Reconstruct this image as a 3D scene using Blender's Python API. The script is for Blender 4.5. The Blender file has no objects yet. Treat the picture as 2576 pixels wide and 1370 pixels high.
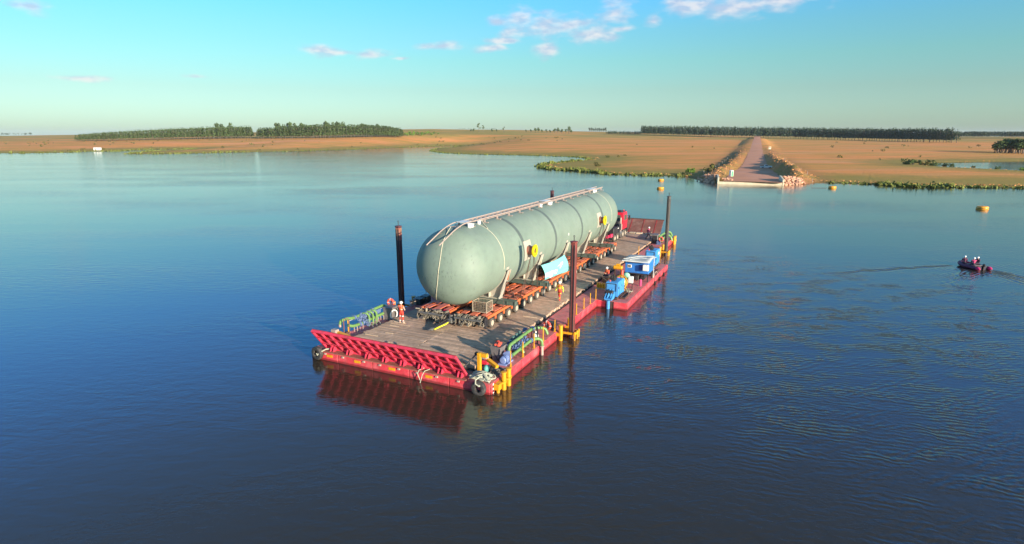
import bpy, bmesh, math, random
import numpy as np
from mathutils import Vector, Matrix

random.seed(7)
scene = bpy.context.scene
col = scene.collection

# ------------------------------------------------------------------ camera
CAM_H = 16.6
PITCH = math.atan(347.0 / 1476.0)
cam_data = bpy.data.cameras.new("camera")
cam_data.sensor_width = 36.0
cam_data.lens = 36.0 * 1476.0 / 2576.0
cam_data.clip_start = 0.5
cam_data.clip_end = 30000.0
cam = bpy.data.objects.new("camera", cam_data)
col.objects.link(cam)
cam.location = (0, 0, CAM_H)
cam.rotation_euler = (math.pi / 2 - PITCH, 0, 0)
scene.camera = cam

# ------------------------------------------------------------------ barge frame (U aft, V to port, z up)
ANG = math.radians(64.2)
BU = (math.cos(ANG), math.sin(ANG))
BV = (-BU[1], BU[0])
BO = (-1.40, 35.50)


def bw(U, V, z=0.0):
    return Vector((BO[0] + U * BU[0] + V * BV[0], BO[1] + U * BU[1] + V * BV[1], z))


# ------------------------------------------------------------------ sun and sky
SUN_EL = math.radians(11.6)
sun_to = Vector((0.643 * math.cos(SUN_EL), -0.766 * math.cos(SUN_EL), math.sin(SUN_EL))).normalized()
sd_ = bpy.data.lights.new("sun", 'SUN')
sd_.energy = 4.6
sd_.angle = math.radians(0.5)
sd_.color = (1.0, 0.86, 0.67)
sun = bpy.data.objects.new("sun", sd_)
col.objects.link(sun)
sun.rotation_euler = (-sun_to).to_track_quat('-Z', 'Y').to_euler()
sun.location = (60, -60, 60)

world = bpy.data.worlds.new("World")
scene.world = world
world.use_nodes = True
SKY_STRENGTH = 0.12


def build_world():
    nt = world.node_tree
    N = nt.nodes
    L = nt.links
    N.clear()
    out = N.new('ShaderNodeOutputWorld')
    bg = N.new('ShaderNodeBackground')
    bg.inputs['Strength'].default_value = SKY_STRENGTH
    L.new(bg.outputs[0], out.inputs[0])
    sky = N.new('ShaderNodeTexSky')
    sky.sky_type = 'NISHITA'
    sky.sun_disc = False
    sky.sun_elevation = SUN_EL
    sky.sun_rotation = math.atan2(sun_to.x, sun_to.y)
    sky.altitude = 100
    sky.air_density = 1.0
    sky.dust_density = 0.6
    sky.ozone_density = 1.6
    tc = N.new('ShaderNodeTexCoord')
    sep = N.new('ShaderNodeSeparateXYZ')
    L.new(tc.outputs['Generated'], sep.inputs[0])

    def math_(op, a, b=None, c=None, clamp=False):
        n = N.new('ShaderNodeMath')
        n.operation = op
        n.use_clamp = clamp
        for i, v in enumerate((a, b, c)):
            if v is None:
                continue
            if isinstance(v, (int, float)):
                n.inputs[i].default_value = v
            else:
                L.new(v, n.inputs[i])
        return n.outputs[0]
    el = math_('ARCSINE', sep.outputs[2])
    az = math_('ARCTAN2', sep.outputs[0], sep.outputs[1])
    # colour balance of this sky with elevation (the air's cyan / mint cast)
    elf = math_('DIVIDE', el, math.radians(45.0), clamp=True)
    ramp = N.new('ShaderNodeValToRGB')
    cr = ramp.color_ramp
    cr.elements[0].position = 0.0
    cr.elements[0].color = SKY_TINT[0][1]
    cr.elements[1].position = 1.0
    cr.elements[1].color = SKY_TINT[-1][1]
    for pos, c in SKY_TINT[1:-1]:
        e = cr.elements.new(pos)
        e.color = c
    L.new(elf, ramp.inputs[0])
    scl = N.new('ShaderNodeVectorMath')
    scl.operation = 'SCALE'
    scl.inputs['Scale'].default_value = SKY_TINT_SCALE
    L.new(ramp.outputs[0], scl.inputs[0])
    mul = N.new('ShaderNodeVectorMath')
    mul.operation = 'MULTIPLY'
    L.new(sky.outputs[0], mul.inputs[0])
    L.new(scl.outputs[0], mul.inputs[1])
    # clouds: (azimuth, elevation) ellipses broken up by noise
    p = N.new('ShaderNodeCombineXYZ')
    L.new(az, p.inputs[0])
    L.new(el, p.inputs[1])
    warp = N.new('ShaderNodeTexNoise')
    warp.inputs['Scale'].default_value = 26.0
    warp.inputs['Detail'].default_value = 5.0
    sq = N.new('ShaderNodeVectorMath')
    sq.operation = 'MULTIPLY'
    sq.inputs[1].default_value = (1.0, 2.2, 1.0)
    L.new(p.outputs[0], sq.inputs[0])
    L.new(sq.outputs[0], warp.inputs['Vector'])
    acc = None
    hgt = None
    for (a0, e0, wa, we) in CLOUDS:
        s = N.new('ShaderNodeVectorMath')
        s.operation = 'SUBTRACT'
        s.inputs[1].default_value = (a0, e0, 0)
        L.new(p.outputs[0], s.inputs[0])
        m = N.new('ShaderNodeVectorMath')
        m.operation = 'MULTIPLY'
        m.inputs[1].default_value = (0.64 / wa, 0.64 / we, 0)
        L.new(s.outputs[0], m.inputs[0])
        ln = N.new('ShaderNodeVectorMath')
        ln.operation = 'LENGTH'
        L.new(m.outputs[0], ln.inputs[0])
        if acc is None:
            acc = ln.outputs['Value']
        else:
            acc = math_('SMOOTH_MIN', acc, ln.outputs['Value'], 0.35)
    nz = math_('MULTIPLY_ADD', warp.outputs[0], 2.4, -1.25)
    d = math_('ADD', acc, nz)
    mr = N.new('ShaderNodeMapRange')
    mr.interpolation_type = 'SMOOTHSTEP'
    mr.inputs['From Min'].default_value = 1.15
    mr.inputs['From Max'].default_value = -0.1
    mr.inputs['To Min'].default_value = 0.0
    mr.inputs['To Max'].default_value = 0.74
    L.new(d, mr.inputs['Value'])
    # lit tops / mauve undersides follow the billows' own noise
    w2 = N.new('ShaderNodeTexNoise')
    w2.inputs['Scale'].default_value = 40.0
    w2.inputs['Detail'].default_value = 3.0
    off = N.new('ShaderNodeVectorMath')
    off.operation = 'ADD'
    off.inputs[1].default_value = (0.006, 0.012, 3.0)
    L.new(sq.outputs[0], off.inputs[0])
    L.new(off.outputs[0], w2.inputs['Vector'])
    lit = N.new('ShaderNodeMapRange')
    lit.inputs['From Min'].default_value = 0.42
    lit.inputs['From Max'].default_value = 0.62
    L.new(w2.outputs[0], lit.inputs['Value'])
    cc = N.new('ShaderNodeMix')
    cc.data_type = 'RGBA'
    cc.inputs['A'].default_value = tuple(c / SKY_STRENGTH for c in (0.30, 0.33, 0.42)) + (1,)
    cc.inputs['B'].default_value = tuple(c / SKY_STRENGTH for c in (0.50, 0.46, 0.46)) + (1,)
    L.new(lit.outputs[0], cc.inputs['Factor'])
    mx = N.new('ShaderNodeMix')
    mx.data_type = 'RGBA'
    L.new(mr.outputs[0], mx.inputs['Factor'])
    L.new(mul.outputs[0], mx.inputs['A'])
    L.new(cc.outputs['Result'], mx.inputs['B'])
    L.new(mx.outputs['Result'], bg.inputs[0])


SKY_TINT_SCALE = 2.0
SKY_TINT = [(0.0, (0.223, 0.328, 0.449, 1)),
            (0.027, (0.223, 0.324, 0.434, 1)),
            (0.087, (0.219, 0.301, 0.332, 1)),
            (0.144, (0.207, 0.344, 0.344, 1)),
            (0.2, (0.195, 0.375, 0.414, 1)),
            (0.253, (0.172, 0.406, 0.516, 1)),
            (0.344, (0.133, 0.430, 0.766, 1)),
            (0.467, (0.156, 0.469, 0.860, 1)),
            (0.644, (0.211, 0.445, 0.641, 1)),
            (1.0, (0.281, 0.367, 0.375, 1))]
CLOUDS = [  # azimuth, elevation, half width, half height (radians)
    (-0.0256, 0.1719, 0.0127, 0.0062),
    (0.0111, 0.1755, 0.0174, 0.0127),
    (0.0033, 0.1612, 0.0197, 0.0098),
    (0.0505, 0.1681, 0.0169, 0.0141),
    (0.0559, 0.1585, 0.0253, 0.0096),
    (0.0950, 0.1664, 0.0266, 0.0107),
    (0.1291, 0.1539, 0.0307, 0.0118),
    (0.1615, 0.1814, 0.0208, 0.0135),
    (0.2214, 0.1685, 0.0104, 0.0062),
    (0.0537, 0.1306, 0.0146, 0.0084),
    (-0.1128, 0.1356, 0.0265, 0.0048),
    (-0.0338, 0.1339, 0.0253, 0.0045),
    (-0.0152, 0.1442, 0.0267, 0.0039),
    (-0.2980, 0.1244, 0.0242, 0.0073),
    (-0.2664, 0.1222, 0.0217, 0.0039),
    (-0.2291, 0.1209, 0.0288, 0.0056),
    (-0.1771, 0.1163, 0.0138, 0.0020),
    (0.1676, 0.1594, 0.0166, 0.0039),
    (0.2827, 0.1882, 0.0325, 0.0136),
    (0.3288, 0.1813, 0.0353, 0.0122),
    (0.3939, 0.1863, 0.0563, 0.0088),
    (0.2620, 0.1936, 0.0196, 0.0068),
    (0.3671, 0.1862, 0.0253, 0.0095),
    (-0.6518, 0.1550, 0.0194, 0.0061),
    (-0.6082, 0.0721, 0.0222, 0.0034),
    (-0.4730, 0.0809, 0.0133, 0.0027),
]
build_world()

vs = scene.view_settings
vs.view_transform = 'Standard'
vs.look = 'None'
vs.exposure = 0.95
vs.gamma = 1.0
scene.render.engine = 'CYCLES'
scene.cycles.max_bounces = 6
scene.cycles.diffuse_bounces = 2
scene.cycles.glossy_bounces = 3
scene.cycles.transmission_bounces = 3
scene.cycles.transparent_max_bounces = 4

# ------------------------------------------------------------------ materials


def M(name, c, rough=0.6, metal=0.0, var=0.18, scale=2.0, bump=0.0, bscale=20.0, dirt=None, dirt_amt=0.5, dirt_scale=0.8, rnd=0.0, spec=0.5, dirt2=None):
    m = bpy.data.materials.new(name)
    m.use_nodes = True
    N = m.node_tree.nodes
    L = m.node_tree.links
    b = N['Principled BSDF']
    b.inputs['Roughness'].default_value = rough
    b.inputs['Metallic'].default_value = metal
    b.inputs['Specular IOR Level'].default_value = spec
    g = N.new('ShaderNodeNewGeometry')
    n = N.new('ShaderNodeTexNoise')
    n.inputs['Scale'].default_value = scale
    n.inputs['Detail'].default_value = 6.0
    n.inputs['Roughness'].default_value = 0.65
    L.new(g.outputs['Position'], n.inputs['Vector'])
    r = N.new('ShaderNodeValToRGB')
    r.color_ramp.elements[0].position = 0.3
    r.color_ramp.elements[1].position = 0.72
    r.color_ramp.elements[0].color = tuple(max(0, x * (1 - var)) for x in c) + (1,)
    r.color_ramp.elements[1].color = tuple(min(1, x * (1 + var)) for x in c) + (1,)
    L.new(n.outputs[0], r.inputs[0])
    last = r.outputs[0]

    def layer(last, colr, amt, sc, seed):
        n2 = N.new('ShaderNodeTexNoise')
        n2.noise_dimensions = '4D'
        n2.inputs['W'].default_value = seed
        n2.inputs['Scale'].default_value = sc
        n2.inputs['Detail'].default_value = 8.0
        n2.inputs['Roughness'].default_value = 0.7
        L.new(g.outputs['Position'], n2.inputs['Vector'])
        mr = N.new('ShaderNodeMapRange')
        mr.inputs['From Min'].default_value = 0.62 - 0.3 * amt
        mr.inputs['From Max'].default_value = 0.78 - 0.2 * amt
        L.new(n2.outputs[0], mr.inputs['Value'])
        mx = N.new('ShaderNodeMix')
        mx.data_type = 'RGBA'
        L.new(mr.outputs[0], mx.inputs['Factor'])
        L.new(last, mx.inputs['A'])
        mx.inputs['B'].default_value = tuple(colr) + (1,)
        return mx.outputs['Result']
    if dirt:
        last = layer(last, dirt, dirt_amt, dirt_scale, 3.3)
    if dirt2:
        last = layer(last, dirt2, dirt_amt * 0.7, dirt_scale * 5.0, 9.1)
    if rnd:
        oi = N.new('ShaderNodeObjectInfo')
        hs = N.new('ShaderNodeHueSaturation')
        mr = N.new('ShaderNodeMapRange')
        mr.inputs['To Min'].default_value = 1 - rnd
        mr.inputs['To Max'].default_value = 1 + rnd
        L.new(oi.outputs['Random'], mr.inputs['Value'])
        L.new(mr.outputs[0], hs.inputs['Value'])
        L.new(last, hs.inputs['Color'])
        last = hs.outputs[0]
    L.new(last, b.inputs['Base Color'])
    if bump:
        n3 = N.new('ShaderNodeTexNoise')
        n3.inputs['Scale'].default_value = bscale
        n3.inputs['Detail'].default_value = 4.0
        L.new(g.outputs['Position'], n3.inputs['Vector'])
        bp = N.new('ShaderNodeBump')
        bp.inputs['Strength'].default_value = bump
        bp.inputs['Distance'].default_value = 0.05
        L.new(n3.outputs[0], bp.inputs['Height'])
        L.new(bp.outputs[0], b.inputs['Normal'])
    return m


RUST = (0.10, 0.045, 0.03)
MAT = dict(
    hull_red=M('hull_red_paint', (0.76, 0.06, 0.085), 0.42, var=0.16, scale=1.2, dirt=(0.76, 0.17, 0.18), dirt_amt=0.5, dirt_scale=1.3, bump=0.08, bscale=3, rnd=0.12, dirt2=(0.38, 0.06, 0.055)),
    ramp_red=M('ramp_red_paint', (0.76, 0.05, 0.10), 0.45, var=0.2, scale=2.0, dirt=(0.30, 0.06, 0.06), dirt_amt=0.4, dirt_scale=2.0),
    ramp_shaded_red=M('ramp_red_with_shade', (0.36, 0.03, 0.035), 0.6, var=0.25, scale=2.0, dirt=RUST, dirt_amt=0.5, dirt_scale=1.5),  # ramp red darkened: the shade behind the ribs is put into the colour
    side_deck=M('side_deck_red', (0.66, 0.17, 0.165), 0.7, var=0.25, scale=1.5, dirt=(0.42, 0.17, 0.15), dirt_amt=0.5, dirt_scale=1.2, bump=0.15, dirt2=(0.55, 0.28, 0.25)),
    front_plate=M('front_edge_plate_rusty', (0.32, 0.12, 0.085), 0.75, var=0.3, scale=2, dirt=(0.32, 0.09, 0.08), dirt_amt=0.45, dirt_scale=2.5),
    hull_brown=M('hull_brown_rust', RUST, 0.75, var=0.3, scale=3, dirt=(0.05, 0.03, 0.025), dirt_amt=0.4),
    plank=M('deck_timber', (0.53, 0.355, 0.245), 0.85, var=0.28, scale=2.4, dirt=(0.32, 0.215, 0.155), dirt_amt=0.45, dirt_scale=0.35, bump=0.4, bscale=9, rnd=0.16, dirt2=(0.50, 0.36, 0.26), spec=0.25),
    plank_pale=M('bare_timber', (0.58, 0.44, 0.30), 0.8, var=0.25, scale=6, rnd=0.25),
    under=M('deck_underframe', (0.035, 0.028, 0.028), 0.85, var=0.3),
    spud_red=M('spud_red_oxide', (0.20, 0.042, 0.036), 0.62, var=0.25, scale=1.2, dirt=(0.10, 0.035, 0.03), dirt_amt=0.5, dirt_scale=0.9, bump=0.1),
    spud_dark=M('spud_dark_maroon', (0.105, 0.035, 0.042), 0.5, var=0.3, scale=1.2, dirt=(0.10, 0.03, 0.03), dirt_amt=0.35),
    spud_bare=M('spud_worn_top', (0.30, 0.16, 0.10), 0.7, var=0.4, scale=3, dirt=(0.40, 0.04, 0.05), dirt_amt=0.6, dirt_scale=1.5),
    spud_black=M('spud_black_steel', (0.075, 0.066, 0.058), 0.42, var=0.35, scale=1.5, dirt=(0.15, 0.12, 0.10), dirt_amt=0.5, dirt_scale=0.7),
    yellow=M('yellow_paint', (0.72, 0.33, 0.012), 0.45, var=0.14, scale=3, dirt=(0.40, 0.20, 0.05), dirt_amt=0.25, dirt_scale=4),
    yellow_bright=M('trunnion_yellow', (0.72, 0.56, 0.005), 0.4, var=0.08),
    green=M('pipe_green', (0.155, 0.29, 0.085), 0.42, var=0.15, scale=3, dirt=(0.10, 0.17, 0.06), dirt_amt=0.3),
    valve=M('valve_blue', (0.12, 0.175, 0.33), 0.5, var=0.3, scale=6, dirt=(0.05, 0.07, 0.12), dirt_amt=0.4, dirt_scale=4),
    valve_green=M('valve_grey_green', (0.10, 0.19, 0.17), 0.5, var=0.3, scale=6),
    motor=M('motor_blue_grey', (0.20, 0.27, 0.50), 0.45, var=0.15, scale=6),
    blue=M('machine_blue', (0.07, 0.33, 0.72), 0.42, var=0.10, scale=2.5, dirt=(0.04, 0.16, 0.42), dirt_amt=0.25, dirt_scale=3),
    blue_dark=M('cabin_blue', (0.035, 0.20, 0.60), 0.5, var=0.12, scale=2.5, dirt=(0.03, 0.10, 0.33), dirt_amt=0.3, dirt_scale=2),
    steel_dark=M('dark_steel', (0.04, 0.038, 0.042), 0.5, var=0.35, scale=5, metal=0.2),
    steel_grey=M('grey_steel', (0.15, 0.145, 0.14), 0.5, var=0.25, scale=3, metal=0.2),
    cabinet=M('cabinet_grey', (0.16, 0.145, 0.145), 0.5, var=0.15, scale=3, dirt=(0.28, 0.26, 0.25), dirt_amt=0.25),
    white=M('white_paint', (0.80, 0.79, 0.74), 0.5, var=0.05),
    helmet=M('helmet_white', (0.82, 0.82, 0.80), 0.35, var=0.03),
    black=M('black_rubber', (0.022, 0.022, 0.023), 0.75, var=0.4, scale=8),
    tyre=M('tyre_rubber', (0.075, 0.066, 0.058), 0.85, var=0.3, scale=8, dirt=(0.20, 0.16, 0.12), dirt_amt=0.45, dirt_scale=5, bump=0.3),
    fender=M('fender_tyre', (0.035, 0.034, 0.035), 0.8, var=0.3, scale=8, dirt=(0.12, 0.10, 0.095), dirt_amt=0.45, dirt_scale=3, bump=0.3),
    rim=M('rim_cream', (0.50, 0.42, 0.32), 0.5, var=0.15, scale=5),
    orange=M('trailer_orange', (0.72, 0.155, 0.045), 0.5, var=0.15, scale=2, dirt=(0.42, 0.14, 0.09), dirt_amt=0.4, dirt_scale=1.5),
    orange_top=M('trailer_deck_orange', (0.78, 0.20, 0.11), 0.65, var=0.2, scale=2, dirt=(0.50, 0.20, 0.14), dirt_amt=0.45, dirt_scale=1.2),
    tank=M('tank_grey_green_primer', (0.200, 0.262, 0.208), 0.6, var=0.10, scale=0.5, dirt=(0.215, 0.27, 0.222), dirt_amt=0.5, dirt_scale=0.35, bump=0.04, bscale=1.6, dirt2=(0.178, 0.222, 0.188), spec=0.4),
    tank_band=M('tank_weld_band', (0.10, 0.128, 0.113), 0.6, var=0.12),
    saddle=M('saddle_cream_grey', (0.44, 0.40, 0.33), 0.6, var=0.1, scale=2),
    beam_green=M('support_beam_green', (0.085, 0.12, 0.10), 0.5, var=0.2, scale=2, dirt=(0.15, 0.14, 0.12), dirt_amt=0.3),
    walk=M('walkway_buff', (0.42, 0.32, 0.27), 0.6, var=0.12),
    strap=M('strap_cream', (0.62, 0.56, 0.40), 0.7, var=0.1),
    chain=M('chain_steel', (0.11, 0.075, 0.06), 0.6, var=0.3, metal=0.3),
    truck_red=M('truck_red', (0.66, 0.025, 0.05), 0.3, var=0.08),
    glass=M('dark_glass', (0.10, 0.11, 0.09), 0.08, var=0.2),
    banner=M('banner_turquoise', (0.20, 0.60, 0.58), 0.7, var=0.05, scale=1.0),
    banner_white=M('banner_white', (0.83, 0.85, 0.85), 0.7, var=0.02),
    rope_pale=M('rope_pale', (0.43, 0.43, 0.33), 0.85, var=0.25, scale=10),
    rope_dark=M('rope_dark', (0.11, 0.095, 0.085), 0.85, var=0.3, scale=10),
    ring=M('life_ring_red', (0.80, 0.10, 0.06), 0.5, var=0.1),
    red_bright=M('bright_red', (0.72, 0.03, 0.06), 0.45, var=0.1),
    tarp=M('tarp_grey', (0.40, 0.42, 0.42), 0.6, var=0.12, scale=3, bump=0.5, bscale=4),
    stanchion=M('rail_brown', (0.22, 0.10, 0.085), 0.6, var=0.2),
    buoy=M('buoy_yellow', (0.85, 0.36, 0.02), 0.45, var=0.1),
    machinery=M('oily_machinery', (0.24, 0.205, 0.155), 0.55, var=0.5, scale=9, dirt=(0.07, 0.06, 0.05), dirt_amt=0.5, dirt_scale=6),
    basket=M('basket_frame', (0.40, 0.33, 0.24), 0.6, var=0.2),
    rib=M('dinghy_maroon', (0.11, 0.012, 0.055), 0.5, var=0.2, scale=3),
    rib_tip=M('dinghy_pink', (0.70, 0.03, 0.16), 0.5, var=0.1),
    orange_vis=M('hi_vis_orange', (0.85, 0.16, 0.05), 0.7, var=0.12),
    orange_red=M('hi_vis_red_orange', (0.75, 0.06, 0.035), 0.75, var=0.15),
    yellow_vis=M('hi_vis_yellow', (0.70, 0.80, 0.03), 0.7, var=0.1),
    navy=M('dark_clothing', (0.03, 0.025, 0.045), 0.8, var=0.3),
    maroon=M('maroon_clothing', (0.12, 0.02, 0.06), 0.8, var=0.3),
    pinkred=M('pink_red_vest', (0.55, 0.05, 0.16), 0.7, var=0.2),
    skin=M('skin', (0.42, 0.24, 0.17), 0.6, var=0.06),
    boot=M('boots_dark', (0.06, 0.045, 0.04), 0.7, var=0.2),
    reflective=M('reflective_tape', (0.68, 0.65, 0.62), 0.4, var=0.05),
    concrete=M('concrete', (0.66, 0.56, 0.40), 0.85, var=0.15, scale=0.8, bump=0.2),
    rock=M('riprap_stone', (0.60, 0.32, 0.20), 0.9, var=0.25, scale=0.7, bump=0.3, bscale=3, rnd=0.25),
    toilet_green=M('toilet_green', (0.05, 0.50, 0.16), 0.5, var=0.06),
    road=M('laterite_road', (0.68, 0.31, 0.18), 0.95, var=0.14, scale=0.12, dirt=(0.66, 0.34, 0.23), dirt_amt=0.5, dirt_scale=0.06, spec=0.1),
    bark=M('tree_bark', (0.20, 0.165, 0.135), 0.9, var=0.25, scale=1),
)


def add_streaks(m, colr, amt=0.35, sc=(2.2, 2.2, 0.16), lo=0.52, hi=0.72):
    """run-off streaks down steep faces"""
    N = m.node_tree.nodes
    L = m.node_tree.links
    b = N['Principled BSDF']
    src = b.inputs['Base Color'].links[0].from_socket
    g = N.new('ShaderNodeNewGeometry')
    mp = N.new('ShaderNodeMapping')
    mp.inputs['Scale'].default_value = sc
    L.new(g.outputs['Position'], mp.inputs['Vector'])
    n = N.new('ShaderNodeTexNoise')
    n.inputs['Scale'].default_value = 1.0
    n.inputs['Detail'].default_value = 7.0
    n.inputs['Roughness'].default_value = 0.65
    L.new(mp.outputs[0], n.inputs['Vector'])
    mr = N.new('ShaderNodeMapRange')
    mr.inputs['From Min'].default_value = lo
    mr.inputs['From Max'].default_value = hi
    mr.inputs['To Max'].default_value = amt
    L.new(n.outputs[0], mr.inputs['Value'])
    mx = N.new('ShaderNodeMix')
    mx.data_type = 'RGBA'
    L.new(mr.outputs[0], mx.inputs['Factor'])
    L.new(src, mx.inputs['A'])
    mx.inputs['B'].default_value = tuple(colr) + (1,)
    L.new(mx.outputs['Result'], b.inputs['Base Color'])
    return mx, g


def add_waterline(m, colr, top=0.16):
    """wet, fouled strip where the lake has lapped at the plating"""
    N = m.node_tree.nodes
    L = m.node_tree.links
    b = N['Principled BSDF']
    src = b.inputs['Base Color'].links[0].from_socket
    g = N.new('ShaderNodeNewGeometry')
    sp = N.new('ShaderNodeSeparateXYZ')
    L.new(g.outputs['Position'], sp.inputs[0])
    n = N.new('ShaderNodeTexNoise')
    n.inputs['Scale'].default_value = 1.7
    n.inputs['Detail'].default_value = 5.0
    L.new(g.outputs['Position'], n.inputs['Vector'])
    ad = N.new('ShaderNodeMath')
    ad.operation = 'MULTIPLY_ADD'
    L.new(n.outputs[0], ad.inputs[0])
    ad.inputs[1].default_value = -0.16
    L.new(sp.outputs[2], ad.inputs[2])
    mr = N.new('ShaderNodeMapRange')
    mr.inputs['From Min'].default_value = top - 0.05
    mr.inputs['From Max'].default_value = top - 0.14
    mr.inputs['To Max'].default_value = 0.75
    L.new(ad.outputs[0], mr.inputs['Value'])
    mx = N.new('ShaderNodeMix')
    mx.data_type = 'RGBA'
    L.new(mr.outputs[0], mx.inputs['Factor'])
    L.new(src, mx.inputs['A'])
    mx.inputs['B'].default_value = tuple(colr) + (1,)
    L.new(mx.outputs['Result'], b.inputs['Base Color'])


add_streaks(MAT['tank'], (0.15, 0.19, 0.16), 0.22, (1.3, 1.3, 0.10))
add_streaks(MAT['tank'], (0.25, 0.29, 0.235), 0.30, (0.45, 0.45, 0.3), 0.5, 0.7)
add_streaks(MAT['hull_red'], (0.34, 0.07, 0.05), 0.35, (3.0, 3.0, 0.5), 0.54, 0.72)
add_streaks(MAT['spud_red'], (0.09, 0.03, 0.025), 0.6, (6, 6, 0.3), 0.48, 0.68)
add_streaks(MAT['blue'], (0.05, 0.12, 0.22), 0.4, (5, 5, 0.8), 0.52, 0.7)
add_streaks(MAT['blue_dark'], (0.03, 0.08, 0.2), 0.4, (5, 5, 0.8), 0.52, 0.7)
add_waterline(MAT['hull_red'], (0.16, 0.02, 0.02))
LEAF = {}


def leafmat(name, c, var=0.35):
    m = M(name, c, 0.75, var=var, scale=0.35, spec=0.15, rnd=0.14)
    b = m.node_tree.nodes['Principled BSDF']
    b.inputs['Subsurface Weight'].default_value = 0.0
    LEAF[name] = m
    return m


leafmat('pine_green', (0.052, 0.080, 0.045))
leafmat('gum_green', (0.075, 0.11, 0.04))
leafmat('round_green', (0.07, 0.105, 0.032))
leafmat('bright_green', (0.14, 0.23, 0.04))
leafmat('reed_green', (0.17, 0.19, 0.045))
leafmat('bush_olive', (0.13, 0.125, 0.035))
leafmat('far_green', (0.055, 0.078, 0.045))

# ------------------------------------------------------------------ mesh builder


class MB:
    def __init__(self):
        self.v = []
        self.f = []

    def add(self, verts, faces):
        o = len(self.v)
        self.v.extend([tuple(p) for p in verts])
        self.f.extend([tuple(i + o for i in f) for f in faces])
        return self

    def box(self, c, s, rz=0.0, bev=0.0, ry=0.0, rx=0.0):
        hx, hy, hz = s[0] / 2, s[1] / 2, s[2] / 2
        R = Matrix.Rotation(rz, 3, 'Z') @ Matrix.Rotation(ry, 3, 'Y') @ Matrix.Rotation(rx, 3, 'X')
        if bev <= 0:
            pts = [(-hx, -hy, -hz), (hx, -hy, -hz), (hx, hy, -hz), (-hx, hy, -hz), (-hx, -hy, hz), (hx, -hy, hz), (hx, hy, hz), (-hx, hy, hz)]
            fs = [(0, 3, 2, 1), (4, 5, 6, 7), (0, 1, 5, 4), (1, 2, 6, 5), (2, 3, 7, 6), (3, 0, 4, 7)]
        else:
            b = min(bev, hx * .9, hy * .9, hz * .9)
            pts = []
            for z, sh in ((-hz, b), (-hz + b, 0), (hz - b, 0), (hz, b)):
                x, y = hx - sh, hy - sh
                k = b if sh == 0 else b * 0.4
                pts += [(-x + k, -y, z), (x - k, -y, z), (x, -y + k, z), (x, y - k, z), (x - k, y, z), (-x + k, y, z), (-x, y - k, z), (-x, -y + k, z)]
            fs = [tuple(range(7, -1, -1)), tuple(range(24, 32))]
            for l in range(3):
                for i in range(8):
                    j = (i + 1) % 8
                    fs.append((l * 8 + i, l * 8 + j, l * 8 + 8 + j, l * 8 + 8 + i))
        cv = Vector(c)
        return self.add([cv + R @ Vector(p) for p in pts], fs)

    def span(self, x0, x1, y0, y1, z0, z1, bev=0.0):
        return self.box(((x0 + x1) / 2, (y0 + y1) / 2, (z0 + z1) / 2), (abs(x1 - x0), abs(y1 - y0), abs(z1 - z0)), bev=bev)

    def bar(self, p, q, w, h=None, up=(0, 0, 1)):
        h = h or w
        p, q = Vector(p), Vector(q)
        d = (q - p)
        ln = d.length
        if ln < 1e-6:
            return self
        d.normalize()
        up = Vector(up)
        if abs(d.dot(up)) > 0.98:
            up = Vector((1, 0, 0))
        s = d.cross(up).normalized()
        t = s.cross(d).normalized()
        pts = []
        for e in (p, q):
            for a, b in ((-1, -1), (1, -1), (1, 1), (-1, 1)):
                pts.append(e + s * (a * w / 2) + t * (b * h / 2))
        return self.add(pts, [(0, 1, 2, 3), (7, 6, 5, 4), (0, 4, 5, 1), (1, 5, 6, 2), (2, 6, 7, 3), (3, 7, 4, 0)])

    def tube(self, path, r, n=8, caps=True):
        P = [Vector(p) for p in path]
        rs = r if isinstance(r, (list, tuple)) else [r] * len(P)
        pts = []
        prev = None
        for i, p in enumerate(P):
            if i == 0:
                d = P[1] - P[0]
            elif i == len(P) - 1:
                d = P[-1] - P[-2]
            else:
                d = (P[i + 1] - P[i - 1])
            if d.length < 1e-9:
                d = Vector((0, 0, 1))
            d.normalize()
            if prev is None:
                a = Vector((0, 0, 1)) if abs(d.z) < 0.9 else Vector((1, 0, 0))
                s = d.cross(a).normalized()
            else:
                s = (prev - d * prev.dot(d))
                s = s.normalized() if s.length > 1e-6 else d.orthogonal().normalized()
            prev = s
            t = d.cross(s)
            for k in range(n):
                a = 2 * math.pi * k / n
                pts.append(p + (s * math.cos(a) + t * math.sin(a)) * rs[i])
        fs = []
        for i in range(len(P) - 1):
            for k in range(n):
                k2 = (k + 1) % n
                fs.append((i * n + k, i * n + k2, (i + 1) * n + k2, (i + 1) * n + k))
        if caps:
            fs.append(tuple(range(n - 1, -1, -1)))
            fs.append(tuple(range((len(P) - 1) * n, len(P) * n)))
        return self.add(pts, fs)

    def cyl(self, p, q, r, r2=None, n=12):
        return self.tube([p, q], [r, r if r2 is None else r2], n)

    def torus(self, c, R, r, axis=(0, 0, 1), n=18, m=8, arc=2 * math.pi, start=0.0):
        ax = Vector(axis).normalized()
        s = ax.orthogonal().normalized()
        t = ax.cross(s)
        c = Vector(c)
        full = arc > 6.28
        cnt = n if full else n + 1
        pts = []
        for i in range(cnt):
            a = start + arc * i / n
            d = s * math.cos(a) + t * math.sin(a)
            for k in range(m):
                b = 2 * math.pi * k / m
                pts.append(c + d * (R + r * math.cos(b)) + ax * (r * math.sin(b)))
        fs = []
        for i in range(n if full else n):
            j = (i + 1) % cnt
            for k in range(m):
                k2 = (k + 1) % m
                fs.append((i * m + k, j * m + k, j * m + k2, i * m + k2))
        return self.add(pts, fs)

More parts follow.
